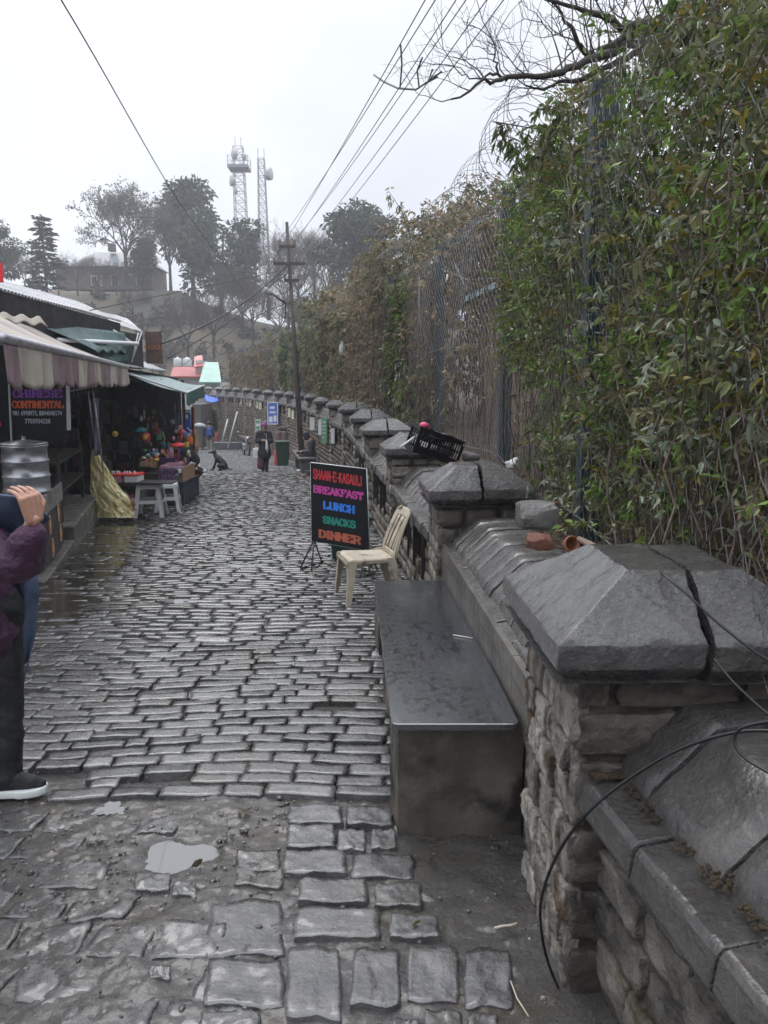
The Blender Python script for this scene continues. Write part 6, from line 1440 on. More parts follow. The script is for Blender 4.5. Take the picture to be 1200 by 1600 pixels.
def wire(lab, pts, r=.012, sag=0, grp=None):
    P = [Vector(p) for p in pts]
    if sag: a, b = P; P = [a.lerp(b, t)-Vector((0,0,4*sag*t*(1-t))) for t in [i/20 for i in range(21)]]
    else: P = smoothpts(P, 6)
    mb = MB(); mb.tube(P, r, 5); tag(mb.build('overhead_wire', M['cableb'], None), lab, 'wire', grp)
WN = ['leftmost overhead wire running from the pole to the top of the frame', 'second overhead wire from the left above the pole', 'third overhead wire from the left above the pole', 'fourth overhead wire from the left above the pole', 'fifth overhead wire from the left above the pole', 'rightmost overhead wire running from the pole to the top of the frame']
order = sorted(INS[:6], key=lambda p: p.x)
for i, (p, xt) in enumerate(zip(order, (656, 671, 703, 718, 750, 776))):
    b = U(xt, 0, 7.5); d = b-p; wire(WN[i], [p, b+d*.25], .0055, .12)
mb = MB(); q = [(584,117,11.2),(600,128,10.8),(622,138,10.3),(650,140,9.8),(668,128,9.4),(690,112,9.2)]
for a, b in zip(q, q[1:]): mb.tube([U(*a), U(*b)], .012, 4)
mb.tube([U(625,138,10.3), U(628,100,9.9), U(626,70,9.6)], .01, 4); mb.tube([U(655,138,9.8), U(652,110,9.8), U(660,90,9.5)], .01, 4); mb.tube([U(684,120,9.3), U(668,130,9.3), U(676,108,9.3)], .01, 4)
tag(mb.build('wire_spacer', M['cableb'], None), 'spindly spacer rods clipped between the overhead wires', 'spacer')
wire('black cable sagging steeply from the top left corner toward the hill', [U(85,-22,7.2), U(97,2,7.5), U(150,92,9), U(270,300,15), U(330,385,20), U(385,460,28), U(420,503,36)], .0075)
wire('thick black cable rising from the signboard to the pole top arm', [U(252,537,17), U(300,518,19), U(360,486,22), U(410,450,24.5), on(412)], .022)
wire('black cable rising from the souvenir shop roof to the lowest cross arm', [U(262,560,17.5), U(330,520,20), U(390,480,23), U(425,445,25), on(425)], .016)
wire('thin cable crossing the hill from the tin roof to the pole', [U(140,485,14), U(230,466,17), U(330,446,21), on(420)], .009)
wire('thin service wire rising from the village roofs to the lamp bracket', [U(283,572,60), U(330,540,50), U(390,500,38), on(470)], .018)
# ------------------------------------------------------------------ people, dog
M['skin'] = mat('skin', (.36,.19,.13), (.42,.24,.17), 20, (.4, .5), .1, 200, spec=.4)
M['puffer'] = mat('plum_puffer_jacket', (.045,.012,.04), (.075,.022,.062), 6, (.4, .55), 1, 9, dist=.05)
M['denim'] = mat('blue_denim_shawl', (.035,.055,.11), (.085,.12,.19), 9, (.6, .8), .3, 60)
M['trouser'] = mat('black_trousers', (.006,.006,.008), (.014,.014,.017), 9, (.6, .8), .3, 30)
M['coat'] = mat('black_wool_coat', (.010,.010,.013), (.022,.022,.026), 9, (.7, .9), .3, 30)
M['hair'] = flat('black_hair', (.008,.006,.006), .4)
M['jkt'] = mat('dark_grey_jacket', (.02,.022,.028), (.035,.038,.046), 9, (.5, .7), .3, 30)
def head(mb, c, r, d, n=14):
    """skull, jaw, nose, ears facing direction d"""
    c = Vector(c); d = Vector(d).normalized(); up = Vector((0,0,1)); s = d.cross(up).normalized()
    mb.ball(c+up*r*.12, (r*.82, r*.92, r*1.0), n); mb.cone(c+d*r*.25-up*r*.1, c+d*r*.42-up*r*.72, r*.62, r*.38, n)
    mb.cone(c+d*r*.9+up*r*.1, c+d*r*1.08-up*r*.18, r*.09, r*.16, 6); mb.cone(c+d*r*.78-up*r*.50, c+d*r*.84-up*r*.56, r*.16, r*.14, 6)
    for q in (-1, 1): mb.ball(c+s*q*r*.84-up*r*.05, (r*.14, r*.16, r*.26), 8); mb.ball(c+d*r*.72+s*q*r*.32+up*r*.25, r*.16, 8)
def eyes(T, c, r, d):
    mb = MB(); c = Vector(c); d = Vector(d).normalized(); s = d.cross(Vector((0,0,1))).normalized()
    for q in (-1, 1): mb.ball(c+d*r*.87+s*q*r*.32+Vector((0,0,r*.12)), r*.07, 6)
    mb.build('eye', M['hair'], T)
def handm(mb, w, d, palmn, L=.18, curl=.5, thumb=1):
    """hand at wrist w pointing along d, back of the hand facing palmn"""
    w = Vector(w); d = Vector(d).normalized(); n = Vector(palmn); n = (n-d*n.dot(d)).normalized(); s = d.cross(n)
    for k in range(4): mb.cone(w+s*(k-1.5)*L*.09, w+d*L*.5+s*(k-1.5)*L*.135, L*.085, L*.075, 8)
    for k, (ln, off) in enumerate(((.40,-1.5),(.47,-.5),(.43,.5),(.33,1.5))):
        p = w+d*L*.5+s*off*L*.135; dd = d.copy(); r = L*.06
        for j in range(3):
            dd = (dd-n*math.sin(curl*(1+j*.15))*1.0).normalized(); q = p+dd*L*ln*(.42-.06*j); mb.cone(p, q, r, r*.88, 8); p = q; r *= .88
    p = w+d*L*.12-s*thumb*L*.17; q = p+(d*.7-s*thumb*.7-n*.2)*L*.25; mb.cone(p, q, L*.085, L*.07, 8); mb.cone(q, q+(d*.9-n*.45)*L*.2, L*.07, L*.055, 8)
def limb(mb, P, r, n=10):
    for a, b, ra, rb in zip(P, P[1:], r, r[1:]): mb.cone(a, b, ra, rb, n)
def shoe(T, heel, d, L, m_up, m_sole, mark=False):
    heel = Vector(heel); d = Vector(d).normalized(); s = Vector((-d.y, d.x, 0)); up = Vector((0,0,1))
    mb = MB(); prof = []
    for k in range(13):
        t = k/12; w = .036+.012*math.sin(t*PI)+(.010 if t > .55 else 0); w *= math.sqrt(max(0, 1-((t-.5)/.52)**6)); w = max(w, .012)
        prof.append((t, w*L/.28))
    def sec(t, w, z0, z1, k=.97): c_ = heel+d*t*L; toe = .012*max(0, t-.75)*4*L; return [c_+s*w+up*(z0+toe), c_-s*w+up*(z0+toe), c_-s*w*k+up*(z1+toe), c_+s*w*k+up*(z1+toe)]
    vs = []; 
    for t, w in prof: vs += sec(t, w*1.06, .0, .032)
    fs = [(i*4+j, i*4+(j+1) % 4, i*4+4+(j+1) % 4, i*4+4+j) for i in range(12) for j in range(4)]+[(3,2,1,0), (48,49,50,51)]
    mb.add(vs, fs, smooth=True); mb.build('shoe_sole', m_sole, T, bevel=.004)
    mb = MB(); mb.cone(heel+d*.07*L/.28+up*.06, heel+d*.21*L/.28+up*.048, .043, .034, 12); mb.cone(heel+d*.05+up*.06, heel+d*.06+up*.12, .042, .044, 12); mb.cone(heel+d*.12+up*.07, heel+d*.20+up*.05, .036, .03, 10)
    mb.cone(heel+d*.18*L/.28+up*.042, heel+d*.25*L/.28+up*.038, .034, .026, 12)
    remesh(mb, 'shoe', m_up, T, .006, 3)
    if mark:
        mb = MB(); c_ = heel+s*-.0; P = []
        sd = -1 if mark == 'r' else 1
        for k in range(9): t = k/8; P.append(heel+d*(.075+.12*t)*L/.28-s*sd*-.045+up*(.058+.035*(t-.3)**2*2.2))
        vs = []
        for k, p in enumerate(P): th = .009*math.sin(PI*min(1, k/8+.12))+.001; vs += [p+up*th*.5, p-up*th*.5]
        mb.add(vs, [(2*k, 2*k+1, 2*k+3, 2*k+2) for k in range(8)]); mb.build('shoe_mark', M['whitep'], T, solid=.002)
# --- person at the left edge, holding up a denim shawl
D = 3.0; gx = SLOPE*3.0
ft = PZ(-8, 1262); ft.z += .02
Pn = thing('person', 'person in a plum puffer jacket raising a blue denim shawl, cut by the left edge', 'person', (-1.70, 3.05, gx))
hip = Vector((-1.70, 3.08, gx+.84)); sh = Vector((-1.76, 3.08, gx+1.29)); hd = Vector((-1.86, 3.05, gx+1.52))
hand = U(54, 812, 2.74); elb = U(28, 880, 2.82); shr = U(-52, 840, 2.95)
B = MB(); head(B, hd, .11, (-.6,-.5,0)); B.cone(sh, hd-Vector((0,0,.05)), .055, .055, 10)
limb(B, [hip+Vector((.0,0,-.02)), hip.lerp(sh, .5), sh-Vector((0,0,.08))], [.13, .12, .13]); limb(B, [sh+Vector((.08,0,-.05)), shr], [.06, .05]); limb(B, [shr, elb, hand-Vector((.004,.0,.0))], [.045, .04, .028])
for s_, kx in ((.09, ft.x), (-.10, -1.95)): limb(B, [hip+Vector((s_,0,-.02)), Vector((lerp(hip.x+s_, kx, .55), 3.1, gx+.47)), Vector((kx, 3.09, gx+.08))], [.075, .055, .038])
remesh(B, 'body', M['skin'], Pn, .014, 4); eyes(Pn, hd, .11, (-.6,-.5,0))
hb_ = MB(); handm(hb_, hand-Vector((.0,.0,.0)), (-.12,-.1,1), (.85,-.5,.1), .165, 1.15, -1); remesh(hb_, 'hand', M['skin'], Pn, .0035, 2)
mb = MB(); head_h = MB(); head_h.ball(hd+Vector((.02,.03,.03)), (.115,.125,.12), 14); remesh(head_h, 'hair', M['hair'], Pn, .012, 2)
J = MB(); limb(J, [hip+Vector((0,0,-.10)), hip+Vector((0,0,.1)), hip.lerp(sh, .6), sh-Vector((0,0,.03))], [.185, .165, .18, .14], 16); J.cone(sh+Vector((.0,0,-.02)), shr+Vector((-.02,0,0)), .13, .095, 14)
for P_, n_ in (((shr, elb), 4), ((elb, hand-Vector((.003,0,.045))), 4)):
    for k in range(n_): a = P_[0].lerp(P_[1], k/n_); b = P_[0].lerp(P_[1], (k+1)/n_); m_ = (a+b)/2; rr = (.10, .092, .094, .086)[k] if P_[0] is shr else (.086, .073, .067, .05)[k]; J.cone(a.lerp(m_, .4), b.lerp(m_, .4), rr, rr, 14)
J.cone(sh+Vector((-.1,0,-.03)), sh+Vector((-.22,0,-.3)), .1, .085, 12)
jk = remesh(J, 'jacket', M['puffer'], Pn, .009, 3)
nv_ = len(jk.data.vertices); co_ = np.zeros(nv_*3); no_ = np.zeros(nv_*3); jk.data.vertices.foreach_get('co', co_); jk.data.vertices.foreach_get('normal', no_); co_ = co_.reshape(-1, 3); no_ = no_.reshape(-1, 3)
q_ = .006*nz(co_[:,0]+co_[:,2]*.6, co_[:,1], co_[:,2]*1.6, 14)-.007*np.abs(nz(co_[:,0]+co_[:,2], co_[:,1]*1.5, co_[:,2]*2, 19))+.003*nz(co_[:,0], co_[:,1], co_[:,2]*2, 47)
jk.data.vertices.foreach_set('co', (co_+no_*q_[:,None]).reshape(-1)); jk.data.update()
Tm = MB()
for s_, kx in ((.09, ft.x), (-.10, -1.95)): limb(Tm, [hip+Vector((s_,0,0)), Vector((lerp(hip.x+s_, kx, .55)+.01, 3.1, gx+.47)), Vector((kx, 3.09, gx+.13)), Vector((kx, 3.09, gx+.075))], [.105, .078, .068, .066], 14)
def folds(o, amp, f):
    n_ = len(o.data.vertices); c_ = np.zeros(n_*3); m_ = np.zeros(n_*3); o.data.vertices.foreach_get('co', c_); o.data.vertices.foreach_get('normal', m_); c_ = c_.reshape(-1, 3); m_ = m_.reshape(-1, 3)
    q = amp*nz(c_[:,0]+c_[:,2]*.7, c_[:,1], c_[:,2]*1.3, f)-amp*1.1*np.abs(nz(c_[:,0]*1.2+c_[:,2], c_[:,1], c_[:,2]*1.8, f*1.5)); o.data.vertices.foreach_set('co', (c_+m_*q[:,None]).reshape(-1)); o.data.update()
folds(remesh(Tm, 'trousers', M['trouser'], Pn, .010, 3), .010, 9)
shoe(Pn, Vector((ft.x-.085, 3.06, gx+.0)), (.97,.12,0), .25, M['trouser'], M['whitep'], 'l'); shoe(Pn, Vector((-2.0, 3.14, gx)), (.3,-.9,0), .28, M['trouser'], M['whitep'])
mb = MB()      # shawl, upper part stretched from the hand to the left
def sw(u, v):
    a = U(lerp(50, -120, u), lerp(775, 766, u)+2*math.sin(u*9), 2.76+.22*u); return a+Vector((.012*math.sin(v*9+u*5)-.05*v*(1-u), .02*math.sin(u*11+v*3)*v+.22*v, -.26*v*(1-.5*(1-u)**2)))
mb.grid(sw, 26, 18, smooth=True); 
def sw2(u, v):
    l, r = lerp(5, 22, v), np.interp(v, [0,.3,.7,1], [52,62,56,44]); py = lerp(880, 1040, v)+6*math.sin(u*5); return U(lerp(l, r, u), py, 3.16+.03*math.sin(u*7+v*2))
mb.grid(sw2, 14, 20, smooth=True); mb.build('shawl', M['denim'], Pn, solid=.006)
mb = MB()
for i in range(14):
    p = sw2(i/13, 1); mb.tube([p, p+Vector((R.uniform(-.01,.01), 0, -.03)), p+Vector((R.uniform(-.02,.02), 0, -.055))], .0022, 4)
mb.build('fringe', M['denim'], Pn)
# --- walking woman
def person(lab, px, py, H, face, build):
    p = PZ(px, py); T = thing('person', lab, 'person', tuple(p)); build(T, p, H, face); return T
def woman(T, p, H, f):
    f = Vector(f).normalized(); s = f.cross(Vector((0,0,1))); up = Vector((0,0,1)); c_ = lambda x, y, z: p+s*x+f*y+up*z
    hd = c_(0, .03, H*.905); B = MB(); head(B, hd, .105, f); B.cone(c_(0,0,H*.80), hd, .05, .05); limb(B, [c_(0,0,H*.5), c_(0,0,H*.66), c_(0,0,H*.79)], [.13,.11,.12])
    for q, k in ((-1,.05),(1,-.05)): limb(B, [c_(q*.08,0,H*.5), c_(q*.07,k,H*.27), c_(q*.06,k*1.6,.05)], [.08,.055,.035]); limb(B, [c_(q*.17,0,H*.78), c_(q*.23,.02,H*.62), c_(q*.06,.22,H*.64)], [.05,.04,.028])
    for q in (-1, 1): handm(B, c_(q*.08,.2,H*.64), -s*q+f*.3, f, .15, .5, q)
    remesh(B, 'body', M['skin'], T, .014, 2); eyes(T, hd, .105, f)
    C = MB(); limb(C, [c_(0,0,H*.36), c_(0,0,H*.5), c_(0,0,H*.66), c_(0,0,H*.79)], [.23,.19,.17,.12], 16); C.cone(c_(-.12,0,H*.785), c_(.12,0,H*.785), .085, .085, 12)
    for q in (-1, 1): limb(C, [c_(q*.17,0,H*.785), c_(q*.24,.02,H*.62), c_(q*.10,.17,H*.64)], [.08,.07,.055], 12)
    C.cone(c_(.07,.02,H*.38), c_(.10,.0,H*.30), .17, .13, 12); remesh(C, 'coat', M['coat'], T, .016, 3)
    K = MB(); limb(K, [c_(.10,.02,H*.34), c_(.13,.02,.2)], [.12,.13], 12); remesh(K, 'skirt', mat('plum_dress', (.10,.03,.06), (.15,.05,.09), 9, (.7, .9)), T, .016, 2)
    K = MB()
    for q, k in ((-1,.05),(1,-.05)): limb(K, [c_(q*.09,0,H*.5), c_(q*.07,k,H*.27), c_(q*.06,k*1.6,.07)], [.1,.075,.06])
    remesh(K, 'trousers', M['trouser'], T, .014, 2); K = MB()
    for q, k in ((-1,.08),(1,-.08)): K.cone(c_(q*.06,k-.03,.04), c_(q*.06,k+.14,.035), .04, .03)
    K.build('shoes', M['trouser'], T); K = MB(); K.ball(hd+up*.055-f*.01, (.118,.118,.105), 14); K.ball(hd+up*.16, .03, 8); remesh(K, 'knit_hat', mat('purple_knit', (.2,.05,.16), (.28,.08,.22), 30, (.8, .9)), T, .012, 1)
    K = MB(); K.lathe([(.095,-.05),(.10,.02),(.06,.05)], c_(0,.01,H*.815), 12); K.build('scarf', M['trouser'], T)
    um = thing('umbrella', 'closed pale umbrella with a crook handle held by the walking woman', 'umbrella', tuple(c_(-.10,.25,H*.55))); K = MB(); K.tube([c_(-.10,.25,H*.40), c_(-.09,.25,H*.48), c_(-.085,.25,H*.66)], [.012,.055,.02], 8); K.build('canopy', M['whitep'], um); K = MB(); K.tube([c_(-.085,.25,H*.64), c_(-.08,.25,H*.76), c_(-.06,.25,H*.785), c_(-.03,.25,H*.77)], .009, 6); K.build('handle', M['whitep'], um)
person('person in a purple knit hat and long black coat walking up the lane', 414, 737, 1.60, (.12,-1,0), woman)
def walker(coat, trou, pack):
    def f_(T, p, H, f):
        f = Vector(f).normalized(); s = f.cross(Vector((0,0,1))); up = Vector((0,0,1)); c_ = lambda x, y, z: p+s*x+f*y+up*z
        hd = c_(0,.03,H*.92); B = MB(); head(B, hd, .105, f); B.cone(c_(0,0,H*.82), hd, .05, .05); limb(B, [c_(0,0,H*.5), c_(0,0,H*.8)], [.13,.13])
        for q, k in ((-1,.12),(1,-.12)): limb(B, [c_(q*.09,0,H*.5), c_(q*.09,k*.4,H*.27), c_(q*.08,k,.05)], [.08,.055,.04]); limb(B, [c_(q*.19,0,H*.8), c_(q*.25,-.02,H*.63), c_(q*.24,.06,H*.47)], [.05,.04,.028]); handm(B, c_(q*.24,.06,H*.48), -up, s*q, .16, .4, q)
        remesh(B, 'body', M['skin'], T, .016, 2); K = MB(); K.ball(hd+up*.03-f*.02, (.115,.12,.11), 12); remesh(K, 'hair', M['hair'], T, .014, 1); eyes(T, hd, .105, f)
        C = MB(); limb(C, [c_(0,0,H*.47), c_(0,0,H*.66), c_(0,0,H*.79)], [.18,.17,.14], 14); C.cone(c_(-.14,0,H*.79), c_(.14,0,H*.79), .09, .09)
        for q in (-1, 1): limb(C, [c_(q*.19,0,H*.79), c_(q*.26,-.02,H*.63), c_(q*.24,.06,H*.5)], [.085,.07,.055])
        remesh(C, 'jacket', coat, T, .016, 3); K = MB()
        for q, k in ((-1,.12),(1,-.12)): limb(K, [c_(q*.09,0,H*.5), c_(q*.09,k*.4,H*.27), c_(q*.08,k,.09)], [.11,.085,.075])
        remesh(K, 'trousers', trou, T, .016, 2); K = MB()
        for q, k in ((-1,.12),(1,-.12)): K.cone(c_(q*.08,k-.04,.04), c_(q*.08,k+.14,.035), .045, .035)
        K.build('shoes', M['whitep'], T)
        if pack: K = MB(); K.M = Matrix.Translation(c_(0,-.23,H*.66)); K.box((0,0,0), (.34,.2,.46)); K.M = None; K.build('backpack', pack, T, bevel=.06)
    return f_
person('person walking away in a navy coat and khaki trousers with a blue backpack', 328, 705, 1.66, (-.1,1,0), walker(mat('navy_jacket', (.02,.03,.05), (.03,.045,.075), 6, (.7, .9)), mat('khaki_trousers', (.2,.18,.14), (.27,.25,.2), 6, (.7, .9)), BLUE))
person('person in dark clothes walking away left of the blue backpack', 315, 701, 1.62, (-.1,1,0), walker(M['jkt'], M['trouser'], None))
T = thing('umbrella', 'open grey patterned umbrella over the dark clothed walker', 'umbrella', tuple(U(311,668,42.5))); mb = MB(); c_ = U(312,664,42.5)
mb.lathe([(.42,-.16),(.36,-.02),(.2,.08),(.02,.12),(.0,.12)], c_, 14, Matrix.Rotation(-.2, 3, 'X')); mb.build('canopy', mat('grey_umbrella', (.14,.19,.22), (.4,.42,.42), 4, (.5, .7)), T); mb = MB(); mb.tube([c_+Vector((0,0,.1)), c_-Vector((0,0,.6))], .012, 5); mb.build('shaft', M['iron'], T)
# --- seated man, facing left
def seated(T, p, H, f):
    f = Vector(f).normalized(); s = f.cross(Vector((0,0,1))); up = Vector((0,0,1)); c_ = lambda x, y, z: p+s*x+f*y+up*z
    hd = c_(0,.17,1.16); hf = (f-up*.45).normalized(); B = MB(); head(B, hd, .105, f-up*.3); B.cone(c_(0,.06,1.02), hd, .05, .05); limb(B, [c_(0,-.12,.52), c_(0,-.08,.78), c_(0,.03,.98)], [.13,.13,.12])
    for q in (-1, 1): limb(B, [c_(q*.09,-.1,.50), c_(q*.12,.32,.50), c_(q*.11,.30,.06)], [.08,.06,.04]); limb(B, [c_(q*.17,.02,.95), c_(q*.22,.05,.68), c_(q*.07,.33,.66)], [.05,.04,.028]); handm(B, c_(q*.08,.31,.66), f-s*q*.4, up, .16, .6, q)
    remesh(B, 'body', M['skin'], T, .014, 2); eyes(T, hd, .105, f-up*.3)
    C = MB(); limb(C, [c_(0,-.14,.50), c_(0,-.12,.74), c_(0,.0,.95)], [.19,.185,.14], 16); C.cone(c_(-.13,.02,.95), c_(.13,.02,.95), .09, .09)
    for q in (-1, 1): limb(C, [c_(q*.18,.02,.94), c_(q*.24,.04,.68), c_(q*.10,.28,.66)], [.085,.075,.055])
    remesh(C, 'jacket', M['jkt'], T, .016, 3); K = MB()
    for q in (-1, 1): limb(K, [c_(q*.1,-.1,.50), c_(q*.12,.33,.50), c_(q*.11,.31,.10)], [.115,.09,.07])
    remesh(K, 'trousers', mat('navy_trousers', (.015,.018,.03), (.025,.028,.045), 6, (.7, .9)), T, .016, 2); K = MB()
    for q in (-1, 1): K.cone(c_(q*.11,.29,.04), c_(q*.11,.46,.035), .045, .035)
    K.build('shoes', M['whitep'], T); K = MB(); K.ball(hd+up*.05-f*.01, (.12,.12,.11), 14); K.ball(hd-f*.03-up*.02, (.11,.11,.12), 12); remesh(K, 'knit_hat', mat('navy_knit', (.02,.026,.045), (.035,.04,.06), 30, (.8, .9)), T, .012, 1)
ps = PZ(487, 737); T = thing('person', 'person in a navy knit hat sitting bent over on the far stone bench', 'person', tuple(ps)); seated(T, ps, 1.3, (-1,-.15,0))
T = thing('cloth_bag', 'small dark bundle held by the seated person', 'bag', tuple(ps)); mb = MB(); mb.ball(ps+Vector((-.42,-.05,.62)), (.07,.06,.05), 10); mb.build('bundle', M['trouser'], T)
# --- dog sitting, looking left
dp = PZ(343, 735); T = thing('dog', 'lean black dog sitting upright on the cobbles and looking left', 'dog', tuple(dp)); c_ = lambda x, y, z: dp+Vector((x, y, z))
Bd = MB(); limb(Bd, [c_(.16,0,.14), c_(.10,0,.26), c_(-.03,0,.40), c_(-.12,0,.50)], [.13,.125,.105,.075], 14); limb(Bd, [c_(-.10,0,.48), c_(-.16,0,.60)], [.07,.055], 12)
limb(Bd, [c_(-.16,0,.62), c_(-.21,0,.625)], [.07,.06]); limb(Bd, [c_(-.21,0,.62), c_(-.33,0,.59)], [.045,.026])
for q in (-1, 1):
    Bd.cone(c_(-.14,q*.05,.67), c_(-.10,q*.07,.60), .025, .012, 6); limb(Bd, [c_(-.07,q*.06,.42), c_(-.13,q*.06,.24), c_(-.19 if q > 0 else -.22,q*.06,.05), c_(-.25 if q > 0 else -.29,q*.06,.022)], [.055,.032,.022,.024])
    limb(Bd, [c_(.14,q*.09,.16), c_(-.02,q*.12,.17), c_(.10,q*.12,.04), c_(-.02,q*.12,.025)], [.09,.05,.028,.026])
limb(Bd, [c_(.24,0,.08), c_(.36,.05,.035), c_(.44,.12,.03)], [.03,.02,.012], 8); remesh(Bd, 'body', mat('black_dog_coat', (.010,.009,.009), (.025,.022,.02), 12, (.5, .7)), T, .012, 2)
# ------------------------------------------------------------------ lettered board on tripod stands
M['chair'] = mat('dirty_beige_plastic', (.34,.29,.21), (.46,.41,.32), 7, (.35, .55), .15, 60, c3=(.15,.12,.08), s3=8, p3=.55)
A, Bq, C_, Dq = U(487,845,8.35), U(577,861,8.15), U(572,733,8.15), U(485,723,8.35)
SG = thing('menu_board', 'black menu board with coloured meal lettering on two tripod feet beside the beige chair', 'sign', tuple(PZ(487,888)))
ex = (Bq-A).normalized(); up_ = (Dq-A).normalized(); nrm = ex.cross(up_).normalized(); Wd = (Bq-A).length; Hd = (Dq-A).length
mb = MB(); b_ = nrm*-.03; mb.hexa([A+b_, Bq+b_, Bq, A]+[Dq+b_, C_+b_, C_, Dq]); mb.build('panel', mat('black_vinyl', (.006,.006,.008), (.01,.01,.012), 3, (.4, .5), spec=.25), SG)
mb = MB()
for p, q in ((A, Bq), (Bq, C_), (C_, Dq), (Dq, A)): mb.tube([p-nrm*.012, q-nrm*.012], .008, 6)
mb.build('rim', M['pipe'], SG)
def pt(u, v): return A.lerp(Bq, u).lerp(Dq.lerp(C_, u), v)+nrm*.002
for w, mt, u0, u1, v0, v1, th, sf, gp in (('SHAAN-E-KASAULI', paint('red_letters', (.62,.035,.045)), .07, .90, .80, .915, .27, False, .2), ('BREAKFAST', paint('magenta_letters', (.6,.06,.36)), .07, .91, .63, .712, .36, True, .2), ('LUNCH', paint('blue_letters', (.03,.22,.8)), .23, .76, .445, .528, .38, True, .2), ('SNACKS', paint('green_letters', (.01,.26,.2)), .22, .77, .26, .342, .38, True, .18), ('DINNER', paint('rust_letters', (.5,.13,.07)), .14, .85, .07, .158, .36, True, .2)):
    n = sum(.45 if c == 'I' else (.6 if c == '-' else 1) for c in w); wch = Wd*(u1-u0)/(n+gp*(len(w)-1)); sfont(w, mt, SG, 'lettering', pt((u0+u1)/2, v0), ex, up_, Hd*(v1-v0), wch, wch*gp, th, sf, .002)
for bx, top, feet in ((A+ex*.02-nrm*.02, A+up_*.1, ((470,888),(487,892),(503,880))), (Bq-ex*.04-nrm*.02, Bq+up_*.1, ((562,904),(578,900),(590,892)))):
    mb = MB(); hub = bx+up_*.02
    F = [PZ(*f) for f in feet]
    for f in F: mb.tube([hub, f+Vector((0,0,.01))], .009, 6)
    mb.tube([F[0], F[1]], .008, 5); mb.tube([F[1], F[2]], .008, 5); mb.tube([F[0]+Vector((0,0,.005)), F[2]], .012, 5); mb.build('tripod_foot', M['iron'], SG)
# green bin behind the board
def bin_(name, lab, c, w, d, h, rz=0, m=None):
    T = thing(name, lab, 'bin', tuple(c), rz); m = m or paint('dark_green_bin', (.012,.045,.025)); mb = MB(); mb.M = WM[T.name].copy(); P = []
    for z, k in ((0, .8), (h, 1)): P += [Vector((sx*w/2*k, sy*d/2*k, z)) for sx, sy in ((-1,-1),(1,-1),(1,1),(-1,1))]
    mb.hexa(P); mb.build('body', m, T, bevel=.02); mb = MB(); mb.M = WM[T.name].copy(); mb.box((0,0,h-.03), (w*1.08, d*1.08, .05)); mb.build('rim', m, T, bevel=.01); return T
c = PZ(540, 887); c.y = 9.0; c.x = -.42; c.z = SLOPE*9; bin_('waste_bin', 'low dark green bin standing behind the lettered board', c, .5, .4, .52, .1)
# beige chair
def V(px, py, D): return U(px, py, D)
CH = thing('plastic_chair', 'dirty beige monobloc plastic chair facing the lane beside the granite bench', 'chair', tuple(PZ(560,930)))
f0 = Vector(PZ(546, 946)); fl = f0.z; seatz = fl+.41
fx_, fy_ = f0.x, f0.y; fwd = Vector((-.96,-.28,0)).normalized(); sd = Vector((-.28,.96,0)).normalized()
# local frame: origin below the seat centre
O = Vector((fx_, fy_, fl))-fwd*.21+sd*.19
def cl(f, s, z): return O+fwd*f+sd*s+Vector((0,0,z))
mb = MB()
def seatf(u, v):
    f = lerp(.22, -.20, u); s = lerp(-.21, .21, v)*(1-.08*u); z = .415-.02*math.sin(PI*v)*math.sin(PI*min(1, u*1.1))-.015*u
    if u < .08: z -= (.08-u)*.35
    e = abs(v-.5)*2
    if e > .9: z -= (e-.9)*.25
    return cl(f, s, z)
mb.grid(seatf, 22, 18, smooth=True); mb.build('seat', M['chair'], CH, solid=.007)
mb = MB()
for s_ in (-1, 1):      # skirt
    mb.grid(lambda u, v: cl(lerp(.225,-.21,u), s_*(.213-.015*u), .40-.05*v*(1-.3*math.sin(PI*u))), 10, 3, smooth=True)
mb.grid(lambda u, v: cl(.232, lerp(-.21,.21,u), .39-.045*v*(1-.4*math.sin(PI*u))), 10, 3, smooth=True); mb.build('apron', M['chair'], CH, solid=.006)
for s_, f_, top, nm in ((-1, .215, .40, 'front'), (1, .215, .40, 'front'), (-1, -.20, .41, 'rear'), (1, -.20, .41, 'rear')):
    mb = MB(); out = .035; fb = f_+(.03 if f_ > 0 else -.11)
    P0 = [cl(f_, s_*.212, top), cl(f_-math.copysign(.075, f_), s_*.212, top), cl(f_-math.copysign(.05, f_), s_*.15, top), cl(f_, s_*.15, top)]
    P1 = [cl(fb, s_*(.212+out), 0), cl(fb-math.copysign(.035, f_), s_*(.212+out), 0), cl(fb-math.copysign(.035, f_), s_*(.18+out), 0), cl(fb, s_*(.18+out), 0)]
    # L-shaped section
    q = lambda a, b, t: [x.lerp(y, t) for x, y in zip(a, b)]
    for i, j in ((0, 1), (0, 3)):
        a0, a1, b0, b1 = P0[i], P0[j], P1[i], P1[j]; mb.add([a0, a1, b1, b0], [(0,1,2,3)])
    mb.build('leg', M['chair'], CH, solid=.009)
mb = MB()
def bk(h): return -.20-.03*h-.11*h**1.5, .40+.42*h-.01*h   # lean back
def strip(s0, s1, h0, h1, nn=14, mm=4):
    def fn(u, v):
        h = lerp(h0, h1, u); f, z = bk(h); e = lerp(s0(h), s1(h), v); return cl(f-.05*(1-(e/.22)**2)*h, e, z)
    mb.grid(fn, nn, mm, smooth=True)
ww = lambda h: .20-.02*h-.05*max(0, h-.75)*4*max(0, h-.75)
strip(lambda h: -ww(h), lambda h: -ww(h)+.055, 0, .97); strip(lambda h: ww(h)-.055, lambda h: ww(h), 0, .97)
strip(lambda h: -ww(h)+.056, lambda h: ww(h)-.056, .82, 1.0, 5, 8); strip(lambda h: -ww(h)+.056, lambda h: ww(h)-.056, 0, .12, 3, 8)
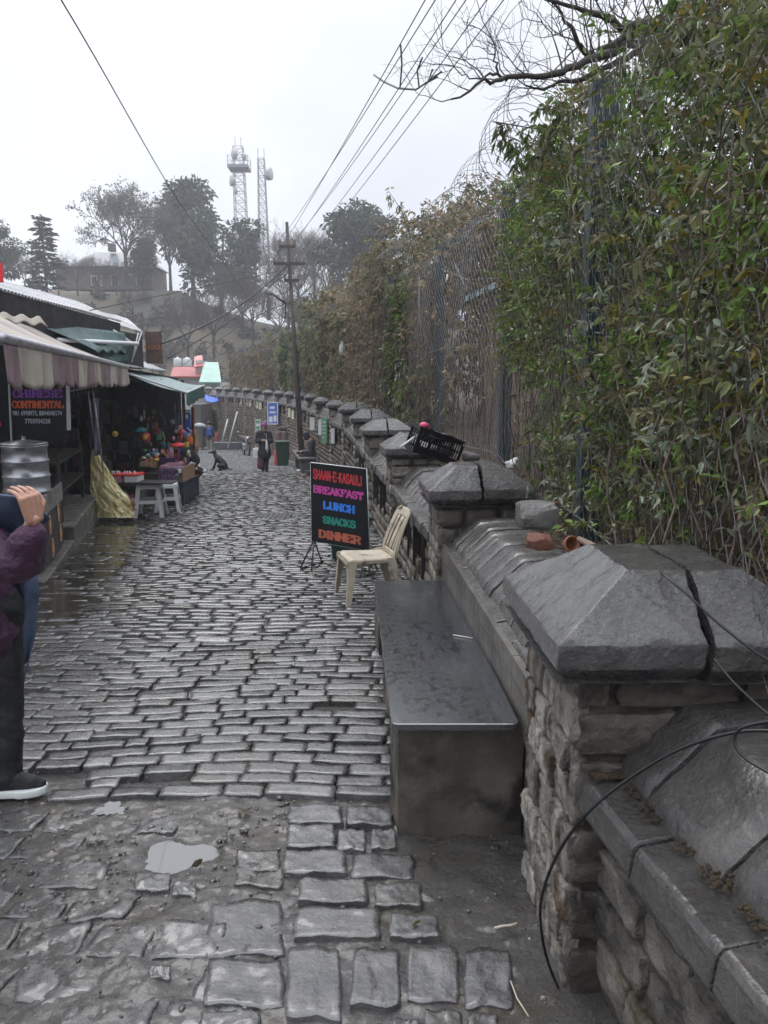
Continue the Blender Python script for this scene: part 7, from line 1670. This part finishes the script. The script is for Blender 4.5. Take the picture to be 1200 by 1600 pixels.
strip(lambda h: -.035, lambda h: .035, .12, .82, 10, 3); strip(lambda h: -.11, lambda h: -.075, .12, .82, 10, 2); strip(lambda h: .075, lambda h: .11, .12, .82, 10, 2)
mb.build('backrest', M['chair'], CH, solid=.010)
mb = MB()
for s_ in (-1, 1): mb.tube([cl(bk(h)[0]-.018, s_*(ww(h)+.002), bk(h)[1]) for h in (0,.2,.4,.6,.8,.94)]+[cl(bk(1)[0]-.02, s_*.10, bk(1)[1]+.005)], .011, 6)
mb.build('back_edge', M['chair'], CH)
# ------------------------------------------------------------------ black crate on the coping
CR = thing('plastic_crate', 'tilted black plastic crate resting on the coping behind the second cap', 'crate', tuple(U(690,720,7.2)))
p0, p1, p2 = U(643,703,6.9), U(716,716,7.15), U(652,660,6.95)
ex = (p1-p0); ex = (U(706,728,7.1)-U(641,706,7.0)); L_ = .44; ex.normalize(); uz = (U(658,662,7.0)-U(643,706,7.0)); Hc = .245; uz = (uz-ex*uz.dot(ex)).normalized(); ey = uz.cross(ex).normalized(); 
if ey.y < 0: ey = -ey
O = U(644,706,7.0); Wc = .30
def cp_(a, b, c): return O+ex*a+ey*b+uz*c
mb = MB()
def cbox(a0, a1, b0, b1, c0, c1): mb.hexa([cp_(*q) for q in ((a0,b0,c0),(a1,b0,c0),(a1,b1,c0),(a0,b1,c0),(a0,b0,c1),(a1,b0,c1),(a1,b1,c1),(a0,b1,c1))])
t = .006
cbox(0, L_, 0, Wc, 0, t)
for (side) in (0, 1):
    b0 = 0 if side == 0 else Wc-t
    cbox(0, L_, b0, b0+t, t, .06); cbox(0, L_, b0, b0+t, .20, Hc)
    n = 18
    for i in range(n+1): x = lerp(0, L_-.012, i/n); cbox(x, x+(.010 if i not in (0, 9, 18) else .03), b0+.0005, b0+t-.0005, .0605, .1995)
    cbox(.0, L_, b0+.001, b0+t-.001, .125, .140)
for a0 in (0, L_-t):
    cbox(a0, a0+t, t, Wc-t, t, .05); cbox(a0, a0+t, t, Wc-t, .21, Hc)
    for i in range(5): y = lerp(t, Wc-t-.012, i/4); cbox(a0+.0005, a0+t-.0005, y, y+.012, .0505, .2095)
    cbox(a0+.001, a0+t-.001, t, Wc-t, .12, .13)
for c0 in (Hc-.02,): cbox(-.008, L_+.008, -.008, 0, c0, Hc); cbox(-.008, L_+.008, Wc, Wc+.008, c0, Hc); cbox(-.008, 0, 0, Wc, c0, Hc)
mb.build('crate_body', M['black'], CR)
mb = MB(); mb.ball(cp_(.06,.12,Hc+.01), (.05,.05,.035), 12); tag(mb.build('ball', paint('hot_pink', (.6,.05,.15)), None), 'bright pink ball lying on top of the black crate', 'ball')
mb = MB(); 
for i in range(9): mb.ball(cp_(R.uniform(.08,.3), R.uniform(.08,.22), Hc-.06+R.uniform(-.03,.04)), (.06,.06,.045), 8)
tag(remesh(mb, 'plastic_bag', mat('black_bag', (.012,.012,.013), (.03,.03,.03), 12, (.25, .4)), None, .018), 'crumpled black bag filling the tilted crate', 'bag')
mb = MB(); mb.tube([U(625,699,7.0), U(652,680,7.15)], .011, 8); tag(mb.build('white_tube', M['pipe'], None), 'short white tube sticking out beside the black crate', 'tube')
mb = MB()
for i in range(8): mb.ball(U(736+R.uniform(-8,8), 712+R.uniform(-8,6), 7.3+R.uniform(-.1,.1)), (.05,.05,.035), 8)
tag(remesh(mb, 'plastic_bag', M['p_grey_sacking'], None, .018), 'small dark crumpled bag at the right end of the crate', 'bag')
mb = MB()
for i in range(9): mb.ball(U(800+R.uniform(-7,7), 724+R.uniform(-7,7), 6.6+R.uniform(-.1,.1)), (.03,.03,.022), 7)
tag(remesh(mb, 'plastic_bag', M['whitep'], None, .012), 'crumpled white plastic wrapper at the foot of the fence post', 'bag')
# ------------------------------------------------------------------ things on and by the far wall
def wall_at(px):
    lo, hi = 3, 54
    for _ in range(40):
        m = (lo+hi)/2; X = wallx(m)+.1
        if (600+X/m*1200) > px: lo = m
        else: hi = m
    return m
def plate(name, lab, x0, x1, y0, y1, mt, cat='plaque', group=None, marks=None, off=.02):
    Da, Db = wall_at(x0), wall_at(x1)
    if abs(Da-Db) < .3: Da += .2
    a0, a1 = U(x0, y1, Da), U(x0, y0, Da); b0, b1 = U(x1, y1, Db), U(x1, y0, Db); d = Vector((b0.x-a0.x, b0.y-a0.y, 0)).normalized(); n = Vector((d.y, -d.x, 0)); 
    if n.x > 0: n = -n
    # keep physical size along the wall modest
    L = (b0-a0).length; 
    if L > 1.2: mid = (Da+Db)/2; k = 1.2/L; Da = mid+(Da-mid)*k; Db = mid+(Db-mid)*k; a0, a1, b0, b1 = U(x0,y1,Da), U(x0,y0,Da), U(x1,y1,Db), U(x1,y0,Db)
    T = thing(name, lab, cat, tuple(a0), group=group); mb = MB(); f = n*off; mb.hexa([a0+f, b0+f, b0+f-n*.02, a0+f-n*.02, a1+f, b1+f, b1+f-n*.02, a1+f-n*.02]); mb.build('board', mt, T)
    if marks:
        for m_, rects in marks:
            mb = MB()
            for u0, u1, v0, v1 in rects:
                Q = [a0.lerp(b0, u).lerp(a1.lerp(b1, u), v)+f+n*.006 for u, v in ((u0,v0),(u1,v0),(u1,v1),(u0,v1))]; mb.add(Q+[q-n*.004 for q in Q], [(0,1,2,3),(4,5,6,7)])
            mb.build('printing', m_, T)
CRM = paint('cream_plaque', (.55,.53,.38)); PG = 'cream plaques in the openings of the far wall'
for i, (x0, x1, y0, y1, lb) in enumerate(((449,454.5,638,652,'left cream plaque of the pair just left of the utility pole'),(456,460,641,655,'right cream plaque of the pair just left of the utility pole'),(400,404,627,638,'left cream plaque of the pair above the motorbike'),(405,409,628,640,'right cream plaque of the pair above the motorbike'),(384,388,624,635,'left cream plaque of the pair nearest the far end'),(389.5,393,625,636,'right cream plaque of the pair nearest the far end'),(375,378,623,634,'single farthest cream plaque on the wall'),(485,492,652,672,'white plaque right of the utility pole'),(498,503,655,680,'white plaque left of the green poster'),(518,523,669,693,'white plaque right of the green poster'))):
    plate('plaque', lb, x0, x1, y0, y1, CRM if i < 7 else M['whitep'], group=PG)
GP = paint('green_poster', (.05,.25,.1))
plate('poster', 'green poster with pale lines hung on the wall right of the seated person', 505.5, 514, 653, 692, GP, 'poster', marks=((M['whitep'], [(.2,.8,.8,.86),(.2,.8,.66,.7),(.2,.7,.52,.56),(.2,.8,.38,.42),(.2,.6,.2,.25)]),), off=.06)
plate('poster', 'small green and white poster on the wall above the walking woman', 401, 408.5, 655, 672, M['whitep'], 'poster', marks=((GP, [(.1,.9,.1,.35),(.1,.9,.6,.9)]),), off=.06)
plate('notice_board', 'blue and white notice board tilted against the wall left of the pole', 426, 443, 628, 663, BLUE, 'sign', marks=((M['whitep'], [(.0,.06,0,1),(.94,1,0,1),(.0,1,.96,1),(0,1,0,.04),(.15,.5,.1,.35),(.6,.85,.12,.4),(.2,.8,.5,.58),(.25,.7,.7,.8)]),), off=.25)
# far stone bench
p = PZ(474, 739); FB = thing('stone_bench', 'small grey stone bench by the far wall under the seated person', 'bench', tuple(p)); ax = Vector((-.18,1,0)).normalized(); sx = Vector((ax.y,-ax.x,0))
def bb(mb, o, a0, a1, b0, b1, z0, z1): P = [o+sx*a+ax*b for a, b in ((a0,b0),(a1,b0),(a1,b1),(a0,b1))]; mb.hexa([q+Vector((0,0,z0+SLOPE*0)) for q in P]+[q+Vector((0,0,z1)) for q in P])
mb = MB(); bb(mb, p, -.15, .45, -.1, 3.2, .42, .48); mb.build('slab_top', M['conc'], FB, bevel=.01)
mb = MB(); bb(mb, p, -.08, .42, 0, .25, -.05, .418); mb.build('support', M['conc'], FB); mb = MB(); bb(mb, p, -.08, .42, 2.6, 2.9, -.2, .418); mb.build('support', M['conc'], FB)
boxg('cardboard_sheet', 'folded brown cardboard leaning by the feet of the seated person', 470, 478, 742, 757, 22.6, .15, CARD, 'cardboard', rz=.5)
boxg('box', 'dark box beside the cardboard by the lettered board', 478, 487, 736, 760, 22.9, .3, M['darkwood'], 'box', rz=.4)
# bin, gas cylinders, extinguisher, can
c = PZ(442, 727); bin_('waste_bin', 'tall green wheeled bin by the wall left of the far bench', c, .52, .5, .92, .1)
CY = mat('rusty_gas_cylinder', (.1,.05,.04), (.17,.12,.11), 5, (.5, .7)); 
for i, (px, dx) in enumerate(((437, 0), (444.5, .0))):
    D = 30.5; b = U(px, 690, D); T = thing('gas_cylinder', ('reddish brown gas cylinder, left of the two' if i == 0 else 'grey brown gas cylinder, right of the two')+' behind the green bin', 'gas cylinder', tuple(b)); mb = MB(); r = .15; mb.lathe([(.13,-.6),(r,-.55),(r,.33),(.12,.42),(.04,.46),(.04,.48)], b, 16); mb.build('body', CY if i == 0 else mat('grey_gas_cylinder', (.1,.09,.085), (.16,.14,.13), 5, (.5, .7)), T); mb = MB(); mb.lathe([(.1,.44),(.11,.58),(.10,.58),(.09,.44)], b, 14); mb.build('collar', CY, T)
b = PZ(433, 727); T = thing('fire_extinguisher', 'red extinguisher standing at the left side of the green bin', 'extinguisher', tuple(b)); mb = MB(); mb.lathe([(.09,0),(.1,.03),(.1,.5),(.05,.58),(.03,.6)], b, 12); mb.build('body', RED, T); mb = MB(); mb.tube([b+Vector((0,0,.6)), b+Vector((0,0,.68)), b+Vector((.1,0,.64))], .018, 6); mb.build('valve', M['iron'], T)
b = PZ(401, 716); T = thing('jerry_can', 'white plastic can standing beside the motorbike', 'can', tuple(b)); mb = MB(); mb.box(b+Vector((0,0,.22)), (.3,.2,.44)); mb.build('body', M['whitep'], T, bevel=.03); mb = MB(); mb.tube([b+Vector((-.08,0,.43)), b+Vector((-.06,0,.5)), b+Vector((.06,0,.5)), b+Vector((.08,0,.43))], .018, 6); mb.build('handle', M['whitep'], T)
# motorbike seen from the front quarter
b = PZ(388, 712); MBK = thing('motorbike', 'dark motorbike with chrome parts parked facing the camera by the far wall', 'motorbike', tuple(b)); ax = Vector((-.35,.94,0)).normalized(); sx = Vector((ax.y,-ax.x,0)); c_ = lambda s, a, z: b+sx*s+ax*a+Vector((0,0,z+SLOPE*a))
def wheel(o, r):
    rot = Matrix((sx, ax, Vector((0,0,1)))).transposed()@Matrix.Rotation(PI/2, 3, 'Y')
    ty = MB(); n = 28; P = [o+ax*r*.9*math.cos(2*PI*k/n)+Vector((0,0,r*.9*math.sin(2*PI*k/n))) for k in range(n+1)]; ty.tube(P, r*.13, 8, cap=False); w = ty.build('wheel', M['rubber'], MBK); WM[w.name] = WM[MBK.name]
    rm = MB(); P = [o+ax*r*.76*math.cos(2*PI*k/n)+Vector((0,0,r*.76*math.sin(2*PI*k/n))) for k in range(n+1)]; rm.tube(P, r*.04, 6, cap=False)
    for k in range(10): rm.tube([o, o+ax*r*.76*math.cos(2*PI*k/10)+Vector((0,0,r*.76*math.sin(2*PI*k/10)))], .012, 4)
    rm.build('rim', M['steel'], w)
fw = c_(.25,-.1,.31); wheel(c_(.0,-.1,.31), .31); wheel(c_(0,1.2,.31), .31)
mb = MB(); mb.cone(c_(0,.35,.74), c_(0,.65,.74), .15, .12); mb.build('fuel_tank', M['black'], MBK); mb = MB(); mb.cone(c_(0,.75,.74), c_(0,1.25,.78), .11, .09); mb.build('seat', M['trouser'], MBK)
mb = MB(); 
for q in (-1, 1): mb.tube([c_(q*.08,-.1,.31), c_(q*.08,.12,.85)], .025, 6)
mb.build('fork', M['steel'], MBK); mb = MB(); mb.tube([c_(-.38,.22,.98), c_(-.15,.12,.92), c_(.15,.12,.92), c_(.38,.22,.98)], .018, 6); mb.build('handlebar', M['steel'], MBK)
mb = MB(); mb.lathe([(.02,-.06),(.10,.0),(.10,.05),(.02,.08)], c_(0,-.02,.82), 14, Matrix.Rotation(PI/2, 3, 'X')); mb.build('headlight', M['steel'], MBK)
mb = MB(); mb.box(c_(0,.55,.42), (.3,.45,.35)); mb.build('engine', M['steel'], MBK, bevel=.05)
for q in (-1, 1): mb = MB(); mb.tube([c_(q*.36,.2,.98), c_(q*.42,.15,1.12)], .01, 4); mb.ball(c_(q*.43,.14,1.15), (.07,.02,.05), 8); mb.build('mirror', M['steel'], MBK)
mb = MB(); P = [c_(0,-.1+.37*math.cos(a_), .33+.37*math.sin(a_)) for a_ in [PI*(.15+.6*k/8) for k in range(9)]]; mb.tube(P, .05, 6); mb.build('mudguard', M['black'], MBK); mb = MB(); mb.tube([c_(.14,.5,.25), c_(.16,1.3,.35)], .045, 8); mb.build('exhaust', M['steel'], MBK)
# tilted handcart with poles, red drum
T = thing('handcart', 'grey sheet metal barrow with long poles propped against the far wall', 'barrow', tuple(PZ(355,702))); b = PZ(356,703); mb = MB(); mb.hexa([b+Vector(q) for q in ((-.75,0,0),(.55,0,0),(.55,.6,0),(-.75,.6,0),(-.9,-.05,.42),(.95,-.05,.42),(.95,.7,.42),(-.9,.7,.42))]); mb.build('tray', paint('grey_sheet_metal', (.12,.13,.14)), T)
for x0, y0, x1, y1 in ((356,700,371,643),(347,690,356,655)): mb = MB(); mb.tube([U(x0,y0,44), U(x1,y1,44.6)], .05, 6); mb.build('pole', M['greyp'], T)
b = PZ(340, 697); T = thing('drum', 'faded red drum standing at the far end of the wall', 'drum', tuple(b)); mb = MB(); mb.lathe([(.28,0),(.3,.02),(.3,.3),(.31,.31),(.3,.33),(.3,.6),(.31,.62),(.3,.64),(.3,.95),(.27,.96)], b, 18); mb.build('body', paint('faded_red', (.3,.06,.08)), T); mb = MB(); mb.lathe([(.27,.955),(.27,.975),(.02,.975)], b, 18); mb.build('lid', paint('faded_red', (.3,.06,.08)), T)
# thin stand by the stalls, manhole grate
mb = MB(); mb.tube([U(307,741,17.8), U(310,761,17.5)], .008, 4); mb.tube([U(304,742,17.8), U(311,741,17.8)], .006, 4); tag(mb.build('wire_stand', M['alu'], None), 'thin wire stand beside the wicker basket', 'stand')
p = PZ(425, 808); mb = MB(); mb.box(p+Vector((0,0,.012)), (.62,.55,.02)); 
for i in range(7): mb.box(p+Vector((-.24+.08*i,0,.026)), (.03,.42,.008))
struct(mb.build('drain_cover', M['iron'], None))
# ------------------------------------------------------------------ air, sky, sun, camera
mb = MB(); mb.box((0, 430, 21), (900, 900, 66)); hz = mb.build('haze', None); hz.data.materials.clear()
m = bpy.data.materials.new('haze_air'); m.use_nodes = True; nt = m.node_tree; nt.nodes.clear(); o = nt.nodes.new('ShaderNodeOutputMaterial'); v = nt.nodes.new('ShaderNodeVolumePrincipled')
v.inputs['Color'].default_value = (.93,.95,1,1); v.inputs['Density'].default_value = HAZE; v.inputs['Anisotropy'].default_value = .2; nt.links.new(v.outputs[0], o.inputs['Volume'])
hz.data.materials.append(m); hz['kind'] = 'stuff'; tag(hz, 'pale drizzle haze filling the valley and fading the far trees', 'haze')
w = bpy.data.worlds.new('World'); SC.world = w; w.use_nodes = True; nt = w.node_tree; N = nt.nodes; L = nt.links; N.clear()
out = N.new('ShaderNodeOutputWorld'); bg = N.new('ShaderNodeBackground'); L.new(bg.outputs[0], out.inputs[0])
SE, SR = math.radians(52), math.radians(-25)
sk = N.new('ShaderNodeTexSky'); sk.sky_type = 'NISHITA'; sk.sun_disc = False; sk.sun_elevation = SE; sk.sun_rotation = SR; sk.dust_density = 4
tc = N.new('ShaderNodeTexCoord'); no = N.new('ShaderNodeTexNoise'); no.inputs['Scale'].default_value = 2.2; no.inputs['Detail'].default_value = 4; L.new(tc.outputs['Generated'], no.inputs['Vector'])
cr = N.new('ShaderNodeValToRGB'); L.new(no.outputs[0], cr.inputs[0]); cr.color_ramp.elements[0].position = .3; cr.color_ramp.elements[0].color = (5.7,6.0,6.65,1); cr.color_ramp.elements[1].position = .7; cr.color_ramp.elements[1].color = (8.3,8.6,9.2,1)
mx = N.new('ShaderNodeMix'); mx.data_type = 'RGBA'; mx.inputs[0].default_value = .93; L.new(sk.outputs[0], mx.inputs[6]); L.new(cr.outputs[0], mx.inputs[7])
sp = N.new('ShaderNodeSeparateXYZ'); L.new(tc.outputs['Generated'], sp.inputs[0]); zr = N.new('ShaderNodeMapRange'); zr.interpolation_type = 'SMOOTHSTEP'; zr.inputs[1].default_value = .35; zr.inputs[2].default_value = 1; zr.inputs[3].default_value = 1; zr.inputs[4].default_value = 2.8; L.new(sp.outputs[2], zr.inputs[0])
vm = N.new('ShaderNodeVectorMath'); vm.operation = 'SCALE'; L.new(mx.outputs[2], vm.inputs[0]); L.new(zr.outputs[0], vm.inputs['Scale']); L.new(vm.outputs[0], bg.inputs[0]); bg.inputs[1].default_value = SKY
su = bpy.data.lights.new('sun', 'SUN'); su.energy = SUN; su.angle = math.radians(25); su.color = (1,.97,.93); so = bpy.data.objects.new('sun', su); COL.objects.link(so)
dirv = Vector((math.sin(SR)*math.cos(SE), math.cos(SR)*math.cos(SE), math.sin(SE))); so.rotation_euler = dirv.to_track_quat('Z', 'Y').to_euler()
ca = bpy.data.cameras.new('camera'); co = bpy.data.objects.new('camera', ca); COL.objects.link(co); SC.camera = co
ca.sensor_fit = 'VERTICAL'; ca.sensor_height = 24; ca.lens = 24*1200/1600; ca.clip_start = .05; ca.clip_end = 3000
co.location = (0, 0, EYE); co.rotation_euler = (PI/2-TH, 0, 0)
SC.view_settings.view_transform = 'Standard'; SC.view_settings.look = 'None'; SC.view_settings.exposure = .12; SC.view_settings.gamma = 1
cy = SC.cycles; cy.max_bounces = 6; cy.diffuse_bounces = 3; cy.glossy_bounces = 3; cy.transmission_bounces = 4; cy.volume_bounces = 1; cy.transparent_max_bounces = 12
try: cy.use_denoising = True; cy.use_adaptive_sampling = True; cy.adaptive_threshold = .02
except Exception: pass
